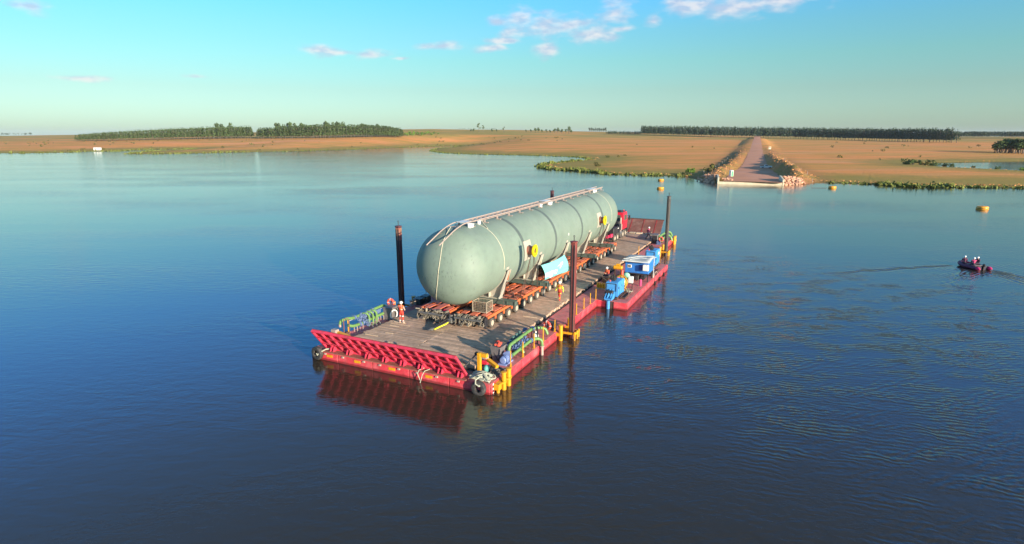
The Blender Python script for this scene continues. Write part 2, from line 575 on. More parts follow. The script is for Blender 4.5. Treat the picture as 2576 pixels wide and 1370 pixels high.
    def lathe(self, prof, c=(0, 0, 0), axis=(0, 0, 1), n=20):
        """prof: list of (radius, along axis)"""
        ax = Vector(axis).normalized()
        s = ax.orthogonal().normalized()
        t = ax.cross(s)
        c = Vector(c)
        pts = []
        for r, h in prof:
            for k in range(n):
                a = 2 * math.pi * k / n
                pts.append(c + ax * h + (s * math.cos(a) + t * math.sin(a)) * max(r, 1e-4))
        fs = []
        for i in range(len(prof) - 1):
            for k in range(n):
                k2 = (k + 1) % n
                fs.append((i * n + k, i * n + k2, (i + 1) * n + k2, (i + 1) * n + k))
        fs.append(tuple(range(n - 1, -1, -1)))
        fs.append(tuple(range((len(prof) - 1) * n, len(prof) * n)))
        return self.add(pts, fs)

    def ell(self, c, r, n=12, m=8, rz=0.0):
        R = Matrix.Rotation(rz, 3, 'Z')
        cv = Vector(c)
        pts = [cv + R @ Vector((0, 0, -r[2]))]
        for i in range(1, m):
            a = -math.pi / 2 + math.pi * i / m
            for k in range(n):
                b = 2 * math.pi * k / n
                pts.append(cv + R @ Vector((r[0] * math.cos(a) * math.cos(b), r[1] * math.cos(a) * math.sin(b), r[2] * math.sin(a))))
        pts.append(cv + R @ Vector((0, 0, r[2])))
        fs = []
        for k in range(n):
            fs.append((0, 1 + (k + 1) % n, 1 + k))
        for i in range(m - 2):
            for k in range(n):
                k2 = (k + 1) % n
                a = 1 + i * n
                fs.append((a + k, a + k2, a + n + k2, a + n + k))
        top = len(pts) - 1
        a = 1 + (m - 2) * n
        for k in range(n):
            fs.append((a + k, a + (k + 1) % n, top))
        return self.add(pts, fs)

    def prism(self, poly, vec):
        """poly: list of 3d points (planar), extruded by vec"""
        n = len(poly)
        v = Vector(vec)
        P = [Vector(p) for p in poly]
        return self.add(P + [p + v for p in P], [tuple(range(n - 1, -1, -1)), tuple(range(n, 2 * n))] + [(i, (i + 1) % n, n + (i + 1) % n, n + i) for i in range(n)])

    def mesh(self, name, mat, smooth=False, org=(0, 0, 0)):
        me = bpy.data.meshes.new(name)
        o = Vector(org)
        me.from_pydata([tuple(Vector(p) - o) for p in self.v], [], self.f)
        mats = mat if isinstance(mat, (list, tuple)) else [mat]
        for m_ in mats:
            me.materials.append(m_)
        if smooth:
            me.polygons.foreach_set('use_smooth', [True] * len(me.polygons))
        me.update()
        return me


def smooth_by_angle(me, deg=35):
    bm = bmesh.new()
    bm.from_mesh(me)
    bmesh.ops.recalc_face_normals(bm, faces=bm.faces)
    lim = math.radians(deg)
    for f in bm.faces:
        f.smooth = True
    for e in bm.edges:
        if len(e.link_faces) == 2:
            if e.calc_face_angle(0) > lim:
                e.smooth = False
    bm.to_mesh(me)
    bm.free()


def obj(name, me, parent=None, loc=(0, 0, 0), rz=0.0):
    o = bpy.data.objects.new(name, me)
    col.objects.link(o)
    o.location = loc
    o.rotation_euler = (0, 0, rz)
    if parent is not None:
        o.parent = parent
    return o


def tag(o, label=None, cat=None, group=None, kind=None):
    if label:
        o['label'] = label
    if cat:
        o['category'] = cat
    if group:
        o['group'] = group
    if kind:
        o['kind'] = kind
    return o


class Thing:
    """An Empty at the thing's base; parts are built in the coordinates of the barge (U, V, z) or of the ground."""

    def __init__(self, name, label, cat, org=(0, 0, 0), barge=True, group=None, rz=0.0):
        self.org = Vector(org)
        self.root = bpy.data.objects.new(name, None)
        self.root.empty_display_size = 0.2
        col.objects.link(self.root)
        if barge:
            self.root.location = bw(*org)
            self.root.rotation_euler = (0, 0, ANG + rz)
        else:
            self.root.location = org
            self.root.rotation_euler = (0, 0, rz)
        tag(self.root, label, cat, group)

    def part(self, name, mb, mat, parent=None, smooth=False, local=False, label=None):
        me = mb.mesh(name, MAT[mat] if isinstance(mat, str) else mat, org=(0, 0, 0) if local else self.org)
        if smooth:
            smooth_by_angle(me)
        o = obj(name, me, parent or self.root)
        if label:
            o['label'] = label
        return o

    def inst(self, name, me, loc, rz=0.0, parent=None):
        return obj(name, me, parent or self.root, Vector(loc) - self.org if parent is None else loc, rz)


def single(name, mb, mat, label, cat, org, barge=True, group=None, smooth=False, kind=None, rz=0.0, local=False):
    me = mb.mesh(name, MAT[mat] if isinstance(mat, str) else mat, org=(0, 0, 0) if local else org)
    if smooth:
        smooth_by_angle(me)
    o = obj(name, me)
    if barge:
        o.location = bw(*org)
        o.rotation_euler = (0, 0, ANG + rz)
    else:
        o.location = org
        o.rotation_euler = (0, 0, rz)
    return tag(o, label, cat, group, kind)

# ------------------------------------------------------------------ the land (heights in metres above the water)
SHORE = [(-457.6, 534.8), (-434.5, 532.5), (-423.8, 546.2), (-410.7, 558.2), (-414.0, 597.4), (-386.8, 583.7), (-403.4, 634.5), (-402.2, 667.7), (-388.7, 691.1), (-367.8, 694.9), (-353.1, 650.7), (-356.7, 619.1), (-347.9, 570.7), (-332.1, 515.3), (-314.6, 510.1), (-295.0, 517.4), (-272.8, 534.8), (-268.8, 560.6), (-248.6, 568.1), (-210.0, 600.2), (-184.8, 650.7), (-157.7, 718.3), (-136.8, 770.2), (-115.5, 830.2), (-96.8, 869.6), (-74.2, 875.5), (-73.5, 804.1), (-86.7, 714.3), (-85.9, 634.5), (-76.0, 583.7), (-60.6, 537.0), (-44.0, 517.4), (-24.2, 499.1), (3.9, 483.9), (26.7, 466.2), (42.5, 449.7), (50.3, 434.3), (52.3, 413.1), (51.2, 393.9), (43.1, 376.3), (31.3, 352.7), (20.6, 336.3), (15.7, 322.1), (14.1, 305.7), (18.8, 286.6), (25.5, 278.7), (31.5, 274.1), (36.9, 259.9), (41.2, 250.8), (48.3, 247.1), (56.2, 244.7), (65.0, 241.2), (69.0, 235.5), (69.2, 220.9), (70.7, 202.1), (89.6, 196.5), (99.3, 201.3), (105.2, 205.5), (109.3, 206.6), (116.7, 203.8), (123.9, 199.2), (128.2, 192.0), (131.9, 188.3), (142.0, 189.8), (150.0, 186.9), (161.5, 186.2)]
POND = [(232.7, 334.1), (226.4, 319.3), (223.1, 307.6), (225.1, 295.0), (230.9, 285.0), (234.9, 272.6), (237.7, 262.7), (336.6, 373.6), (313.8, 365.5), (286.3, 360.3), (261.6, 352.7), (244.7, 345.5)]
LAND = [(-5000.0, 640.0), (-1400.0, 610.0)] + SHORE + [(320.0, 172.0), (900.0, 150.0), (5000.0, 200.0), (9000.0, 14000.0), (-9000.0, 14000.0)]


def seg_dist(px, py, poly, closed=True):
    d = np.full(px.shape, 1e9)
    n = len(poly)
    for i in range(n if closed else n - 1):
        ax, ay = poly[i]
        bx, by = poly[(i + 1) % n]
        vx, vy = bx - ax, by - ay
        t = np.clip(((px - ax) * vx + (py - ay) * vy) / (vx * vx + vy * vy + 1e-9), 0, 1)
        d = np.minimum(d, np.hypot(px - ax - t * vx, py - ay - t * vy))
    return d


def inside(px, py, poly):
    r = np.zeros(px.shape, bool)
    n = len(poly)
    for i in range(n):
        ax, ay = poly[i]
        bx, by = poly[(i + 1) % n]
        c = ((ay > py) != (by > py)) & (px < (bx - ax) * (py - ay) / (by - ay + 1e-12) + ax)
        r ^= c
    return r


def shore_sd(x, y):
    d1 = seg_dist(x, y, LAND)
    d1 = np.where(inside(x, y, LAND), d1, -d1)
    d2 = seg_dist(x, y, POND)
    d2 = np.where(inside(x, y, POND), -d2, d2)
    return np.minimum(d1, d2)


RIDGE_X = [-3500, -1400, -1190, -700, -300, -205, -40, 175, 340, 770, 1205, 1400, 3500]
RIDGE_Z = [6.0, 9.0, 12.0, 19.5, 27.0, 28.5, 26.0, 21.5, 18.5, 11.0, 7.0, 6.0, 5.0]
ROAD_K = 0.4075            # the road's centre line runs x = ROAD_K * y
ROAD_N = math.hypot(1, ROAD_K)
ROAD_Y0 = 195.0


def smooth(t):
    t = np.clip(t, 0, 1)
    return t * t * (3 - 2 * t)


def base_land(x, y):
    sd = shore_sd(x, y)
    bank = 0.75 * (1 - np.exp(-np.maximum(sd, 0) / 5.0)) + 0.004 * np.clip(sd, 0, 220)
    rid = np.interp(x * 1600.0 / np.clip(y, 700, 1600), RIDGE_X, RIDGE_Z)
    t = np.clip((y - 330) / 1270.0, 0, 1)
    up = rid * (0.35 * t + 0.65 * smooth(t)) * smooth(sd / 120.0)
    roll = 0.35 * np.sin(x * 0.021 + 1.3) * np.sin(y * 0.017) * smooth(sd / 60.0) + 0.9 * np.sin(x * 0.0061 + 0.4) * np.sin(y * 0.0047 + x * 0.002) * smooth(sd / 200.0) * t
    far = -np.clip((y - 2600) / 1500.0, 0, 1) * 9.0
    z = np.where(sd > 0, bank + up + roll + far, np.maximum(sd * 0.12, -3.0))
    return z, sd


def road_half(y):
    return np.interp(y, [190, 205, 235, 262, 300, 420, 800], [10.2, 10.0, 9.0, 7.0, 6.0, 5.6, 5.0])


def road_z(y):
    return np.interp(y, [190, 215, 260, 330, 420, 560, 700, 900, 1200], [0.95, 1.15, 1.5, 1.9, 2.5, 4.6, 7.2, 10.5, 14.0])


def land(x, y):
    z, sd = base_land(x, y)
    dr = (x - ROAD_K * y) / ROAD_N
    ad = np.abs(dr)
    w = road_half(y)
    rz = road_z(y)
    on = smooth((y - 190) / 8.0) * (1 - smooth((y - 850) / 250.0)) * np.where(y < 260, smooth((sd - 0.5) / 5.0), 1.0)
    ys_ = [190, 206, 222, 250, 280, 330, 430, 620, 800]
    hump = np.where(dr > 0, np.interp(y, ys_, [0.1, 0.9, 2.7, 3.4, 2.7, 1.8, 1.1, 0.5, 0.0]), np.interp(y, ys_, [0.1, 0.7, 1.5, 1.8, 1.5, 1.2, 0.9, 0.4, 0.0]))
    hump = hump * (1 + 0.20 * np.sin(y * 0.21 + dr * 0.3) + 0.15 * np.sin(y * 0.53 + 1.0) + 0.12 * np.sin(y * 0.083 + dr))
    crest = rz + hump
    inner = smooth((ad - w) / 3.8)
    outer = smooth((ad - w - 4.2) / 7.0)
    prof = (rz - 0.12) * (1 - inner) + np.maximum(crest, z) * inner
    prof = prof * (1 - outer) + z * outer
    z2 = np.where(y > 186, z * (1 - on) + prof * on, z)
    # the landing's sill holds the fill back: nothing in front of it
    qx, qy = 19.1 / 19.9, -5.6 / 19.9
    al = (x - 70.6) * qx + (y - 201.8) * qy
    ac = -(x - 70.6) * qy + (y - 201.8) * qx
    z2 = np.where((al > -0.5) & (al < 20.5) & (ac < 1.0), -0.8, z2)
    z2 = np.where((al > 0.6) & (al < 19.4) & (ac >= 1.0) & (ac < 12), np.maximum(z2, rz - 0.12), z2)
    return z2, sd


def land_z(x, y):
    return float(land(np.array([float(x)]), np.array([float(y)]))[0][0])



def graded(segs):
    out = []
    for a, b, st in segs:
        n = max(1, int(round((b - a) / st)))
        out += [a + (b - a) * i / n for i in range(n)]
    out.append(segs[-1][1])
    return out


def build_ground():
    xs = graded([(-9000, -3000, 1000), (-3000, -900, 100), (-900, -120, 9), (-120, 40, 6), (40, 180, 2.6), (180, 420, 6), (420, 900, 14), (900, 3000, 100), (3000, 9000, 1000)])
    ys = graded([(130, 186, 7), (186, 300, 2.2), (300, 440, 4), (440, 900, 7), (900, 1700, 16), (1700, 3000, 80), (3000, 13000, 500)])
    X, Y = np.meshgrid(np.array(xs), np.array(ys))
    Zz, sd = land(X.ravel(), Y.ravel())
    V = np.stack([X.ravel(), Y.ravel(), Zz], 1)
    nx, ny = len(xs), len(ys)
    i = np.arange(nx * ny).reshape(ny, nx)
    F = np.stack([i[:-1, :-1], i[:-1, 1:], i[1:, 1:], i[1:, :-1]], -1).reshape(-1, 4)
    keep = (sd[F] > -40).any(1)
    F = F[keep]
    me = bpy.data.meshes.new('ground')
    me.from_pydata(V.tolist(), [], F.tolist())
    at = me.attributes.new('shore', 'FLOAT', 'POINT')
    at.data.foreach_set('value', sd.astype(np.float32))
    x, y = X.ravel(), Y.ravel()
    dr = np.abs(x - ROAD_K * y) / ROAD_N
    bank = np.clip(1 - np.abs(dr - road_half(y) - 7) / 12.0, 0, 1) * smooth((y - 190) / 12) * (1 - smooth((y - 420) / 250))
    at = me.attributes.new('bank', 'FLOAT', 'POINT')
    at.data.foreach_set('value', bank.astype(np.float32))
    me.polygons.foreach_set('use_smooth', [True] * len(me.polygons))
    m = bpy.data.materials.new('dry_pasture')
    m.use_nodes = True
    N = m.node_tree.nodes
    L = m.node_tree.links
    b = N['Principled BSDF']
    b.inputs['Roughness'].default_value = 0.95
    b.inputs['Specular IOR Level'].default_value = 0.1
    g = N.new('ShaderNodeNewGeometry')

    def noise(sc, stretch=(1, 1, 1), detail=6, w=0.0, rough=0.6):
        mp = N.new('ShaderNodeMapping')
        mp.inputs['Scale'].default_value = stretch
        mp.inputs['Location'].default_value = (w * 13.1, w * 7.7, 0)
        L.new(g.outputs['Position'], mp.inputs['Vector'])
        n = N.new('ShaderNodeTexNoise')
        n.inputs['Scale'].default_value = sc
        n.inputs['Detail'].default_value = detail
        n.inputs['Roughness'].default_value = rough
        L.new(mp.outputs[0], n.inputs['Vector'])
        return n.outputs[0]

    def rng(v, a, b_, lo=0.0, hi=1.0):
        r = N.new('ShaderNodeMapRange')
        r.interpolation_type = 'SMOOTHSTEP'
        for k, val in (('From Min', a), ('From Max', b_), ('To Min', lo), ('To Max', hi)):
            r.inputs[k].default_value = val
        L.new(v, r.inputs['Value'])
        return r.outputs[0]

    def mix(f, A, B):
        mx = N.new('ShaderNodeMix')
        mx.data_type = 'RGBA'
        L.new(f, mx.inputs['Factor'])
        for k, v in (('A', A), ('B', B)):
            if isinstance(v, tuple):
                mx.inputs[k].default_value = v + (1,)
            else:
                L.new(v, mx.inputs[k])
        return mx.outputs['Result']

    def mul(a, b2):
        n = N.new('ShaderNodeMath')
        n.operation = 'MULTIPLY'
        n.use_clamp = True
        L.new(a, n.inputs[0])
        if isinstance(b2, float):
            n.inputs[1].default_value = b2
        else:
            L.new(b2, n.inputs[1])
        return n.outputs[0]
    c = mix(rng(noise(0.012, (0.5, 1.6, 1)), 0.38, 0.62), (0.88, 0.33, 0.105), (0.70, 0.33, 0.09))
    c = mix(rng(noise(0.055, (0.35, 1.5, 1), 8, 2), 0.46, 0.70, 0, 0.8), c, (0.40, 0.285, 0.06))
    c = mix(rng(noise(0.02, (0.3, 2.0, 1), 5, 5), 0.52, 0.66, 0, 0.75), c, (0.88, 0.38, 0.17))
    c = mix(rng(noise(0.5, (0.6, 1, 1), 4, 3), 0.55, 0.8, 0, 0.55), c, (0.30, 0.18, 0.06))
    sh = N.new('ShaderNodeAttribute')
    sh.attribute_name = 'shore'
    bk = N.new('ShaderNodeAttribute')
    bk.attribute_name = 'bank'
    ad = N.new('ShaderNodeMath')
    ad.operation = 'MULTIPLY_ADD'
    L.new(noise(0.06, (1, 1, 1), 5, 7), ad.inputs[0])
    ad.inputs[1].default_value = -60.0
    L.new(sh.outputs['Fac'], ad.inputs[2])
    c = mix(rng(ad.outputs[0], 26, -16, 0, 0.9), c, (0.34, 0.26, 0.065))
    c = mix(rng(sh.outputs['Fac'], 4.5, 0.8, 0, 0.8), c, (0.15, 0.13, 0.04))
    # far greener ground on the ridge
    sp = N.new('ShaderNodeSeparateXYZ')
    L.new(g.outputs['Position'], sp.inputs[0])
    fr = mul(rng(sp.outputs[1], 800, 1050), rng(noise(0.006, (1, 2, 1), 4, 11), 0.35, 0.55))
    c = mix(mul(fr, 0.8), c, (0.33, 0.29, 0.075))
    # spoil banks beside the road
    bn = mix(rng(noise(0.12, (1, 1, 1), 6, 4), 0.42, 0.6), (0.46, 0.20, 0.095), (0.27, 0.185, 0.06))
    c = mix(bk.outputs['Fac'], c, bn)
    L.new(c, b.inputs['Base Color'])
    bp_ = N.new('ShaderNodeBump')
    bp_.inputs['Strength'].default_value = 0.9
    bp_.inputs['Distance'].default_value = 0.5
    L.new(noise(0.8, (1, 1, 1), 5, 1), bp_.inputs['Height'])
    L.new(bp_.outputs[0], b.inputs['Normal'])
    me.materials.append(m)
    tag(obj('ground', me), kind='structure')

    # road sheet
    ysr = np.concatenate([np.arange(197.5, 430, 3.0), np.arange(430, 1150, 12.0)])
    mb = MB()
    V, F = [], []
    K = 9
    for yy in ysr:
        w = float(road_half(yy)) - 0.3 + 0.4 * math.sin(yy * 0.4)
        for k in range(K):
            s = -w + 2 * w * k / (K - 1)
            x = ROAD_K * yy + s / ROAD_N
            y_ = yy - s * ROAD_K / ROAD_N
            crown_ = 0.06 * (1 - (s / w) ** 2)
            V.append((x, y_, max(float(road_z(yy)), land_z(x, y_)) + 0.03 + crown_))
    for r in range(len(ysr) - 1):
        for k in range(K - 1):
            a = r * K + k
            F.append((a, a + 1, a + K + 1, a + K))
    mb.add(V, F)
    o = obj('road', mb.mesh('road', MAT['road'], smooth=True))
    tag(o, kind='structure')


def build_water():
    me = bpy.data.meshes.new('water')
    me.from_pydata([(-9000, -400, 0), (9000, -400, 0), (9000, 9000, 0), (-9000, 9000, 0)], [], [(0, 1, 2, 3)])
    m = bpy.data.materials.new('lake_water')
    m.use_nodes = True
    N = m.node_tree.nodes
    L = m.node_tree.links
    b = N['Principled BSDF']
    b.inputs['Base Color'].default_value = (0.040, 0.032, 0.022, 1)
    b.inputs['Roughness'].default_value = 0.09
    b.inputs['IOR'].default_value = 1.5
    g = N.new('ShaderNodeNewGeometry')

    def mp(scale, rot=0.0, loc=(0, 0, 0)):
        n = N.new('ShaderNodeMapping')
        n.inputs['Scale'].default_value = scale
        n.inputs['Rotation'].default_value = (0, 0, rot)
        n.inputs['Location'].default_value = loc
        L.new(g.outputs['Position'], n.inputs['Vector'])
        return n.outputs[0]

    def noise(vec, sc, det=3.0, rough=0.5, dist=0.0):
        n = N.new('ShaderNodeTexNoise')
        n.inputs['Scale'].default_value = sc
        n.inputs['Detail'].default_value = det
        n.inputs['Roughness'].default_value = rough
        n.inputs['Distortion'].default_value = dist
        L.new(vec, n.inputs['Vector'])
        return n.outputs[0]

    def mth(op, a, b2, c2=None, clamp=False):
        n = N.new('ShaderNodeMath')
        n.operation = op
        n.use_clamp = clamp
        for i, v in enumerate((a, b2, c2)):
            if v is None:
                continue
            if isinstance(v, (int, float)):
                n.inputs[i].default_value = v
            else:
                L.new(v, n.inputs[i])
        return n.outputs[0]

    def rng(v, a, b_, lo=0.0, hi=1.0):
        r = N.new('ShaderNodeMapRange')
        r.interpolation_type = 'SMOOTHSTEP'
        for k, val in (('From Min', a), ('From Max', b_), ('To Min', lo), ('To Max', hi)):
            r.inputs[k].default_value = val
        L.new(v, r.inputs['Value'])
        return r.outputs[0]

    def spot(cx, cy, r0, r1):
        s = N.new('ShaderNodeVectorMath')
        s.operation = 'DISTANCE'
        L.new(g.outputs['Position'], s.inputs[0])
        s.inputs[1].default_value = (cx, cy, 0)
        return rng(s.outputs['Value'], r1, r0)
    # wind ripples, everywhere, in slicks and ruffled patches
    patch = rng(noise(mp((0.5, 1.4, 1)), 0.028, 4), 0.35, 0.68, 0.25, 1.0)
    rip = noise(mp((0.55, 1.25, 1), 0.25), 1.15, 4, 0.55, 0.4)
    fine = noise(mp((0.7, 1.1, 1), -0.3), 4.2, 2)
    h1 = mth('MULTIPLY', mth('ADD', mth('MULTIPLY', rip, 0.052), mth('MULTIPLY', fine, 0.014)), patch)
    # wash of the thrusters and the dinghy: short-crested wave trains to starboard

    def train(cx, cy, r0, r1, rot, wl, amp, dist):
        w = N.new('ShaderNodeTexWave')
        w.wave_type = 'BANDS'
        w.bands_direction = 'Y'
        w.inputs['Scale'].default_value = 1.0 / wl * 0.314
        w.inputs['Distortion'].default_value = dist
        w.inputs['Detail'].default_value = 3.0
        w.inputs['Detail Scale'].default_value = 1.2
        L.new(mp((1, 1, 1), rot), w.inputs['Vector'])
        brk = rng(noise(mp((0.35, 0.7, 1), rot), 0.6, 4), 0.40, 0.66)
        return mth('MULTIPLY', mth('MULTIPLY', w.outputs['Fac'], amp), mth('MULTIPLY', spot(cx, cy, r0, r1), brk))
    h = h1
    for a in ((24, 46, 5, 26, 0.22, 0.42, 0.0238, 6.0), (13, 40, 2, 12, -0.25, 0.36, 0.0198, 8.0), (36, 58, 6, 30, 0.10, 0.5, 0.0257, 6.0), (30, 33, 5, 22, -0.45, 0.5, 0.0218, 7.0), (20, 29, 3, 14, 0.35, 0.45, 0.0198, 8.0), (62, 66, 3, 22, -0.55, 0.5, 0.0257, 5.0), (27, 80, 3, 16, 0.9, 0.45, 0.0218, 6.0), (46, 44, 6, 26, -0.15, 0.48, 0.0218, 7.0)):
        h = mth('ADD', h, train(*a))
    # bow waves of the dinghy

    def wake(x0, y0, x1, y1, wl, wid, amp):
        th = math.atan2(y1 - y0, x1 - x0)
        ln = math.hypot(x1 - x0, y1 - y0)
        n = N.new('ShaderNodeMapping')
        n.vector_type = 'TEXTURE'
        n.inputs['Location'].default_value = (x0, y0, 0)
        n.inputs['Rotation'].default_value = (0, 0, th)
        L.new(g.outputs['Position'], n.inputs['Vector'])
        sp = N.new('ShaderNodeSeparateXYZ')
        L.new(n.outputs[0], sp.inputs[0])
        wob = mth('MULTIPLY_ADD', noise(mp((1, 1, 1)), 0.35, 2), 1.6, -0.8)
        yy = mth('ADD', sp.outputs[1], wob)
        q = mth('DIVIDE', yy, wid)
        ga = mth('POWER', 2.718, mth('MULTIPLY', mth('MULTIPLY', q, q), -1.0))
        sn = mth('SINE', mth('MULTIPLY', yy, 6.283 / wl), 0.0)
        rx = mth('MULTIPLY', rng(sp.outputs[0], -0.3, 0.8), rng(sp.outputs[0], ln, ln * 0.45))
        return mth('MULTIPLY', mth('MULTIPLY', mth('MULTIPLY', sn, ga), rx), amp)
    for a in ((57.3, 74.4, 33.0, 68.5, 0.8, 0.55, 0.045), (59.8, 71.6, 63.5, 58.0, 0.9, 0.9, 0.05), (58.6, 71.0, 60.0, 55.0, 0.8, 1.3, 0.03), (56.9, 72.5, 46.0, 60.0, 0.9, 0.9, 0.03)):
        h = mth('ADD', h, wake(*a))
    bp_ = N.new('ShaderNodeBump')
    bp_.inputs['Strength'].default_value = 1.0
    bp_.inputs['Distance'].default_value = 1.0
    L.new(h, bp_.inputs['Height'])
    L.new(bp_.outputs[0], b.inputs['Normal'])
    me.materials.append(m)
    tag(obj('water', me), kind='structure')


build_ground()
build_water()

# ------------------------------------------------------------------ trees and bushes


def leaf_cloud(rs, blobs, n, size):
    """n leaf-clump quads spread through ellipsoidal blobs [(cx,cy,cz,rx,ry,rz)]"""
    w = np.array([b[3] * b[4] * b[5] for b in blobs]) ** 0.7
    w /= w.sum()
    idx = rs.choice(len(blobs), n, p=w)
    B = np.array(blobs)[idx]
    d = rs.normal(size=(n, 3))
    d /= np.linalg.norm(d, axis=1)[:, None]
    r = rs.uniform(0.45, 1.05, n) ** 0.6
    P = B[:, :3] + d * r[:, None] * B[:, 3:]
    nrm = d + rs.normal(size=(n, 3)) * 0.55
    nrm /= np.linalg.norm(nrm, axis=1)[:, None]
    a = np.cross(nrm, rs.normal(size=(n, 3)))
    a /= np.linalg.norm(a, axis=1)[:, None]
    b = np.cross(nrm, a)
    s = size * rs.uniform(0.6, 1.4, n)[:, None]
    V = np.stack([P - a * s - b * s * .6, P + a * s * .8 - b * s * .7, P + a * s + b * s * .6, P - a * s * .7 + b * s * .8], 1).reshape(-1, 3)
    F = np.arange(4 * n).reshape(n, 4)
    return V, F


def np_mesh(name, V, F, mat):
    me = bpy.data.meshes.new(name)
    me.from_pydata(V.tolist(), [], F.tolist())
    me.materials.append(mat)
    return me


def tree_parts(kind, seed, n=110):
    """trunk mesh, crown mesh of a tree one metre tall (scaled by the tree's height)"""
    rs = np.random.default_rng(seed)
    tb = MB()
    if kind == 'pine':      # narrow plantation conifer / eucalypt
        lean = rs.normal(size=2) * 0.01
        tb.tube([(0, 0, -0.03), (lean[0], lean[1], 0.5), (lean[0] * 2, lean[1] * 2, 0.93)], [0.016, 0.011, 0.004], 5)
        blobs = []
        for i in range(9):
            t = i / 8
            rr = (0.15 * (1 - t) ** 0.6 + 0.025) * rs.uniform(0.75, 1.25)
            blobs.append((rs.normal() * 0.025, rs.normal() * 0.025, 0.27 + 0.67 * t, rr, rr, 0.085))
        for i in range(4):
            a = rs.uniform(0, 6.28)
            tb.tube([(0, 0, 0.4 + i * 0.1), (0.08 * math.cos(a), 0.08 * math.sin(a), 0.45 + i * 0.1)], [0.006, 0.003], 4)
        V, F = leaf_cloud(rs, blobs, n, 0.032)
    elif kind == 'gum':     # tall gum with separate tufts
        tb.tube([(0, 0, -0.03), (0.015, 0, 0.4), (-0.01, 0.01, 0.75), (0, 0, 0.9)], [0.022, 0.016, 0.01, 0.004], 6)
        blobs = []
        for i in range(8):
            a = rs.uniform(0, 6.28)
            z = rs.uniform(0.45, 0.95)
            r = 0.20 * (1.15 - z) + 0.03
            x, y = r * math.cos(a), r * math.sin(a)
            tb.tube([(0, 0, z - 0.15), (x, y, z)], [0.009, 0.004], 4)
            q = rs.uniform(0.06, 0.12)
            blobs.append((x, y, z, q, q, q * 0.6))
        V, F = leaf_cloud(rs, blobs, n, 0.030)
    elif kind == 'round':
        tb.tube([(0, 0, -0.04), (0.01, 0, 0.3), (0, 0.01, 0.6)], [0.04, 0.03, 0.012], 6)
        blobs = []
        for i in range(11):
            a = rs.uniform(0, 6.28)
            z = rs.uniform(0.35, 0.85)
            r = rs.uniform(0.1, 0.36) * (1.2 - z)
            x, y = r * math.cos(a), r * math.sin(a)
            tb.tube([(0, 0, 0.28), (x, y, z)], [0.016, 0.005], 4)
            q = rs.uniform(0.13, 0.22)
            blobs.append((x, y, z, q, q, q * 0.75))
        V, F = leaf_cloud(rs, blobs, n, 0.045)
    else:                   # bush
        for i in range(4):
            a = rs.uniform(0, 6.28)
            tb.tube([(0, 0, -0.1), (0.25 * math.cos(a), 0.25 * math.sin(a), 0.5)], [0.04, 0.015], 4)
        blobs = []
        for i in range(7):
            a = rs.uniform(0, 6.28)
            r = rs.uniform(0.1, 0.7)
            q = rs.uniform(0.25, 0.45)
            blobs.append((r * math.cos(a), r * math.sin(a), rs.uniform(0.2, 0.65), q, q, q * 0.8))
        V, F = leaf_cloud(rs, blobs, n, 0.10)
    return tb, V, F


TREE_CACHE = {}


def tree(name, label, cat, x, y, h, kind, leaf, group=None, seed=0, spread=1.0, n=110, dz=0.0):
    key = (kind, leaf, seed, n)
    if key not in TREE_CACHE:
        tb, V, F = tree_parts(kind, seed * 31 + 5, n)
        TREE_CACHE[key] = (tb.mesh('trunk', MAT['bark'], smooth=True), np_mesh('crown', V, F, LEAF[leaf]))
    tm, cm = TREE_CACHE[key]
    r = bpy.data.objects.new(name, None)
    r.empty_display_size = 0.2
    col.objects.link(r)
    r.location = (x, y, land_z(x, y) + dz)
    r.rotation_euler = (0, 0, random.uniform(0, 6.28))
    r.scale = (h * spread, h * spread, h)
    obj('trunk', tm, r)
    obj('crown', cm, r)
    tag(r, label, cat, group)
    return r


def wood_mass(name, label, pts_h, kind, leaf, seed, n=46):
    """the rest of a wood, too dense to count: one mesh"""
    protos = [tree_parts(kind, seed * 7 + i, n) for i in range(4)]
    Vs, Fs, o = [], [], 0
    tV, tF, to = [], [], 0
    rs = random.Random(seed)
    for (x, y, h) in pts_h:
        tb, V, F = protos[rs.randrange(4)]
        a = rs.uniform(0, 6.28)
        ca, sa = math.cos(a), math.sin(a)
        R = np.array([[ca, -sa, 0], [sa, ca, 0], [0, 0, 1]])
        base = np.array([x, y, land_z(x, y)])
        P = (V * 1.12 @ R.T) * np.array([h * 1.25, h * 1.25, h * 0.95]) + base
        Vs.append(P)
        Fs.append(F + o)
        o += len(P)
    V = np.concatenate(Vs)
    F = np.concatenate(Fs)
    me = np_mesh(name, V, F, LEAF[leaf])
    tag(obj(name, me), label, 'trees', kind='stuff')


def lerp_path(path, t):
    n = len(path) - 1
    k = min(int(t * n), n - 1)
    f = t * n - k
    return tuple(path[k][i] + (path[k + 1][i] - path[k][i]) * f for i in range(len(path[0])))


def plantation(path, n_front, rows, row_gap, name, label, group, mass_name, mass_label, kind, leaf, seed, back=(0.25, 0.97)):
    """path: (x, y, height) along the wood's front edge"""
    rs = random.Random(seed)
    for i in range(n_front):
        x, y, h = lerp_path(path, (i + 0.5) / n_front)
        tree(name, label, 'tree', x + rs.uniform(-1.2, 1.2), y + rs.uniform(-1.5, 1.5), h * rs.uniform(0.98, 1.02), kind, leaf, group, seed=rs.randrange(5), spread=1.3, n=125)
    pts = []
    for r in range(1, rows + 1):
        m = int(n_front * 1.1)
        for i in range(m):
            x, y, h = lerp_path(path, (i + rs.random()) / m)
            pts.append((x + back[0] * row_gap * r + rs.uniform(-1.5, 1.5), y + back[1] * row_gap * r + rs.uniform(-1.5, 1.5), h * rs.uniform(0.98, 1.03)))
    wood_mass(mass_name, mass_label, pts, kind, leaf, seed)


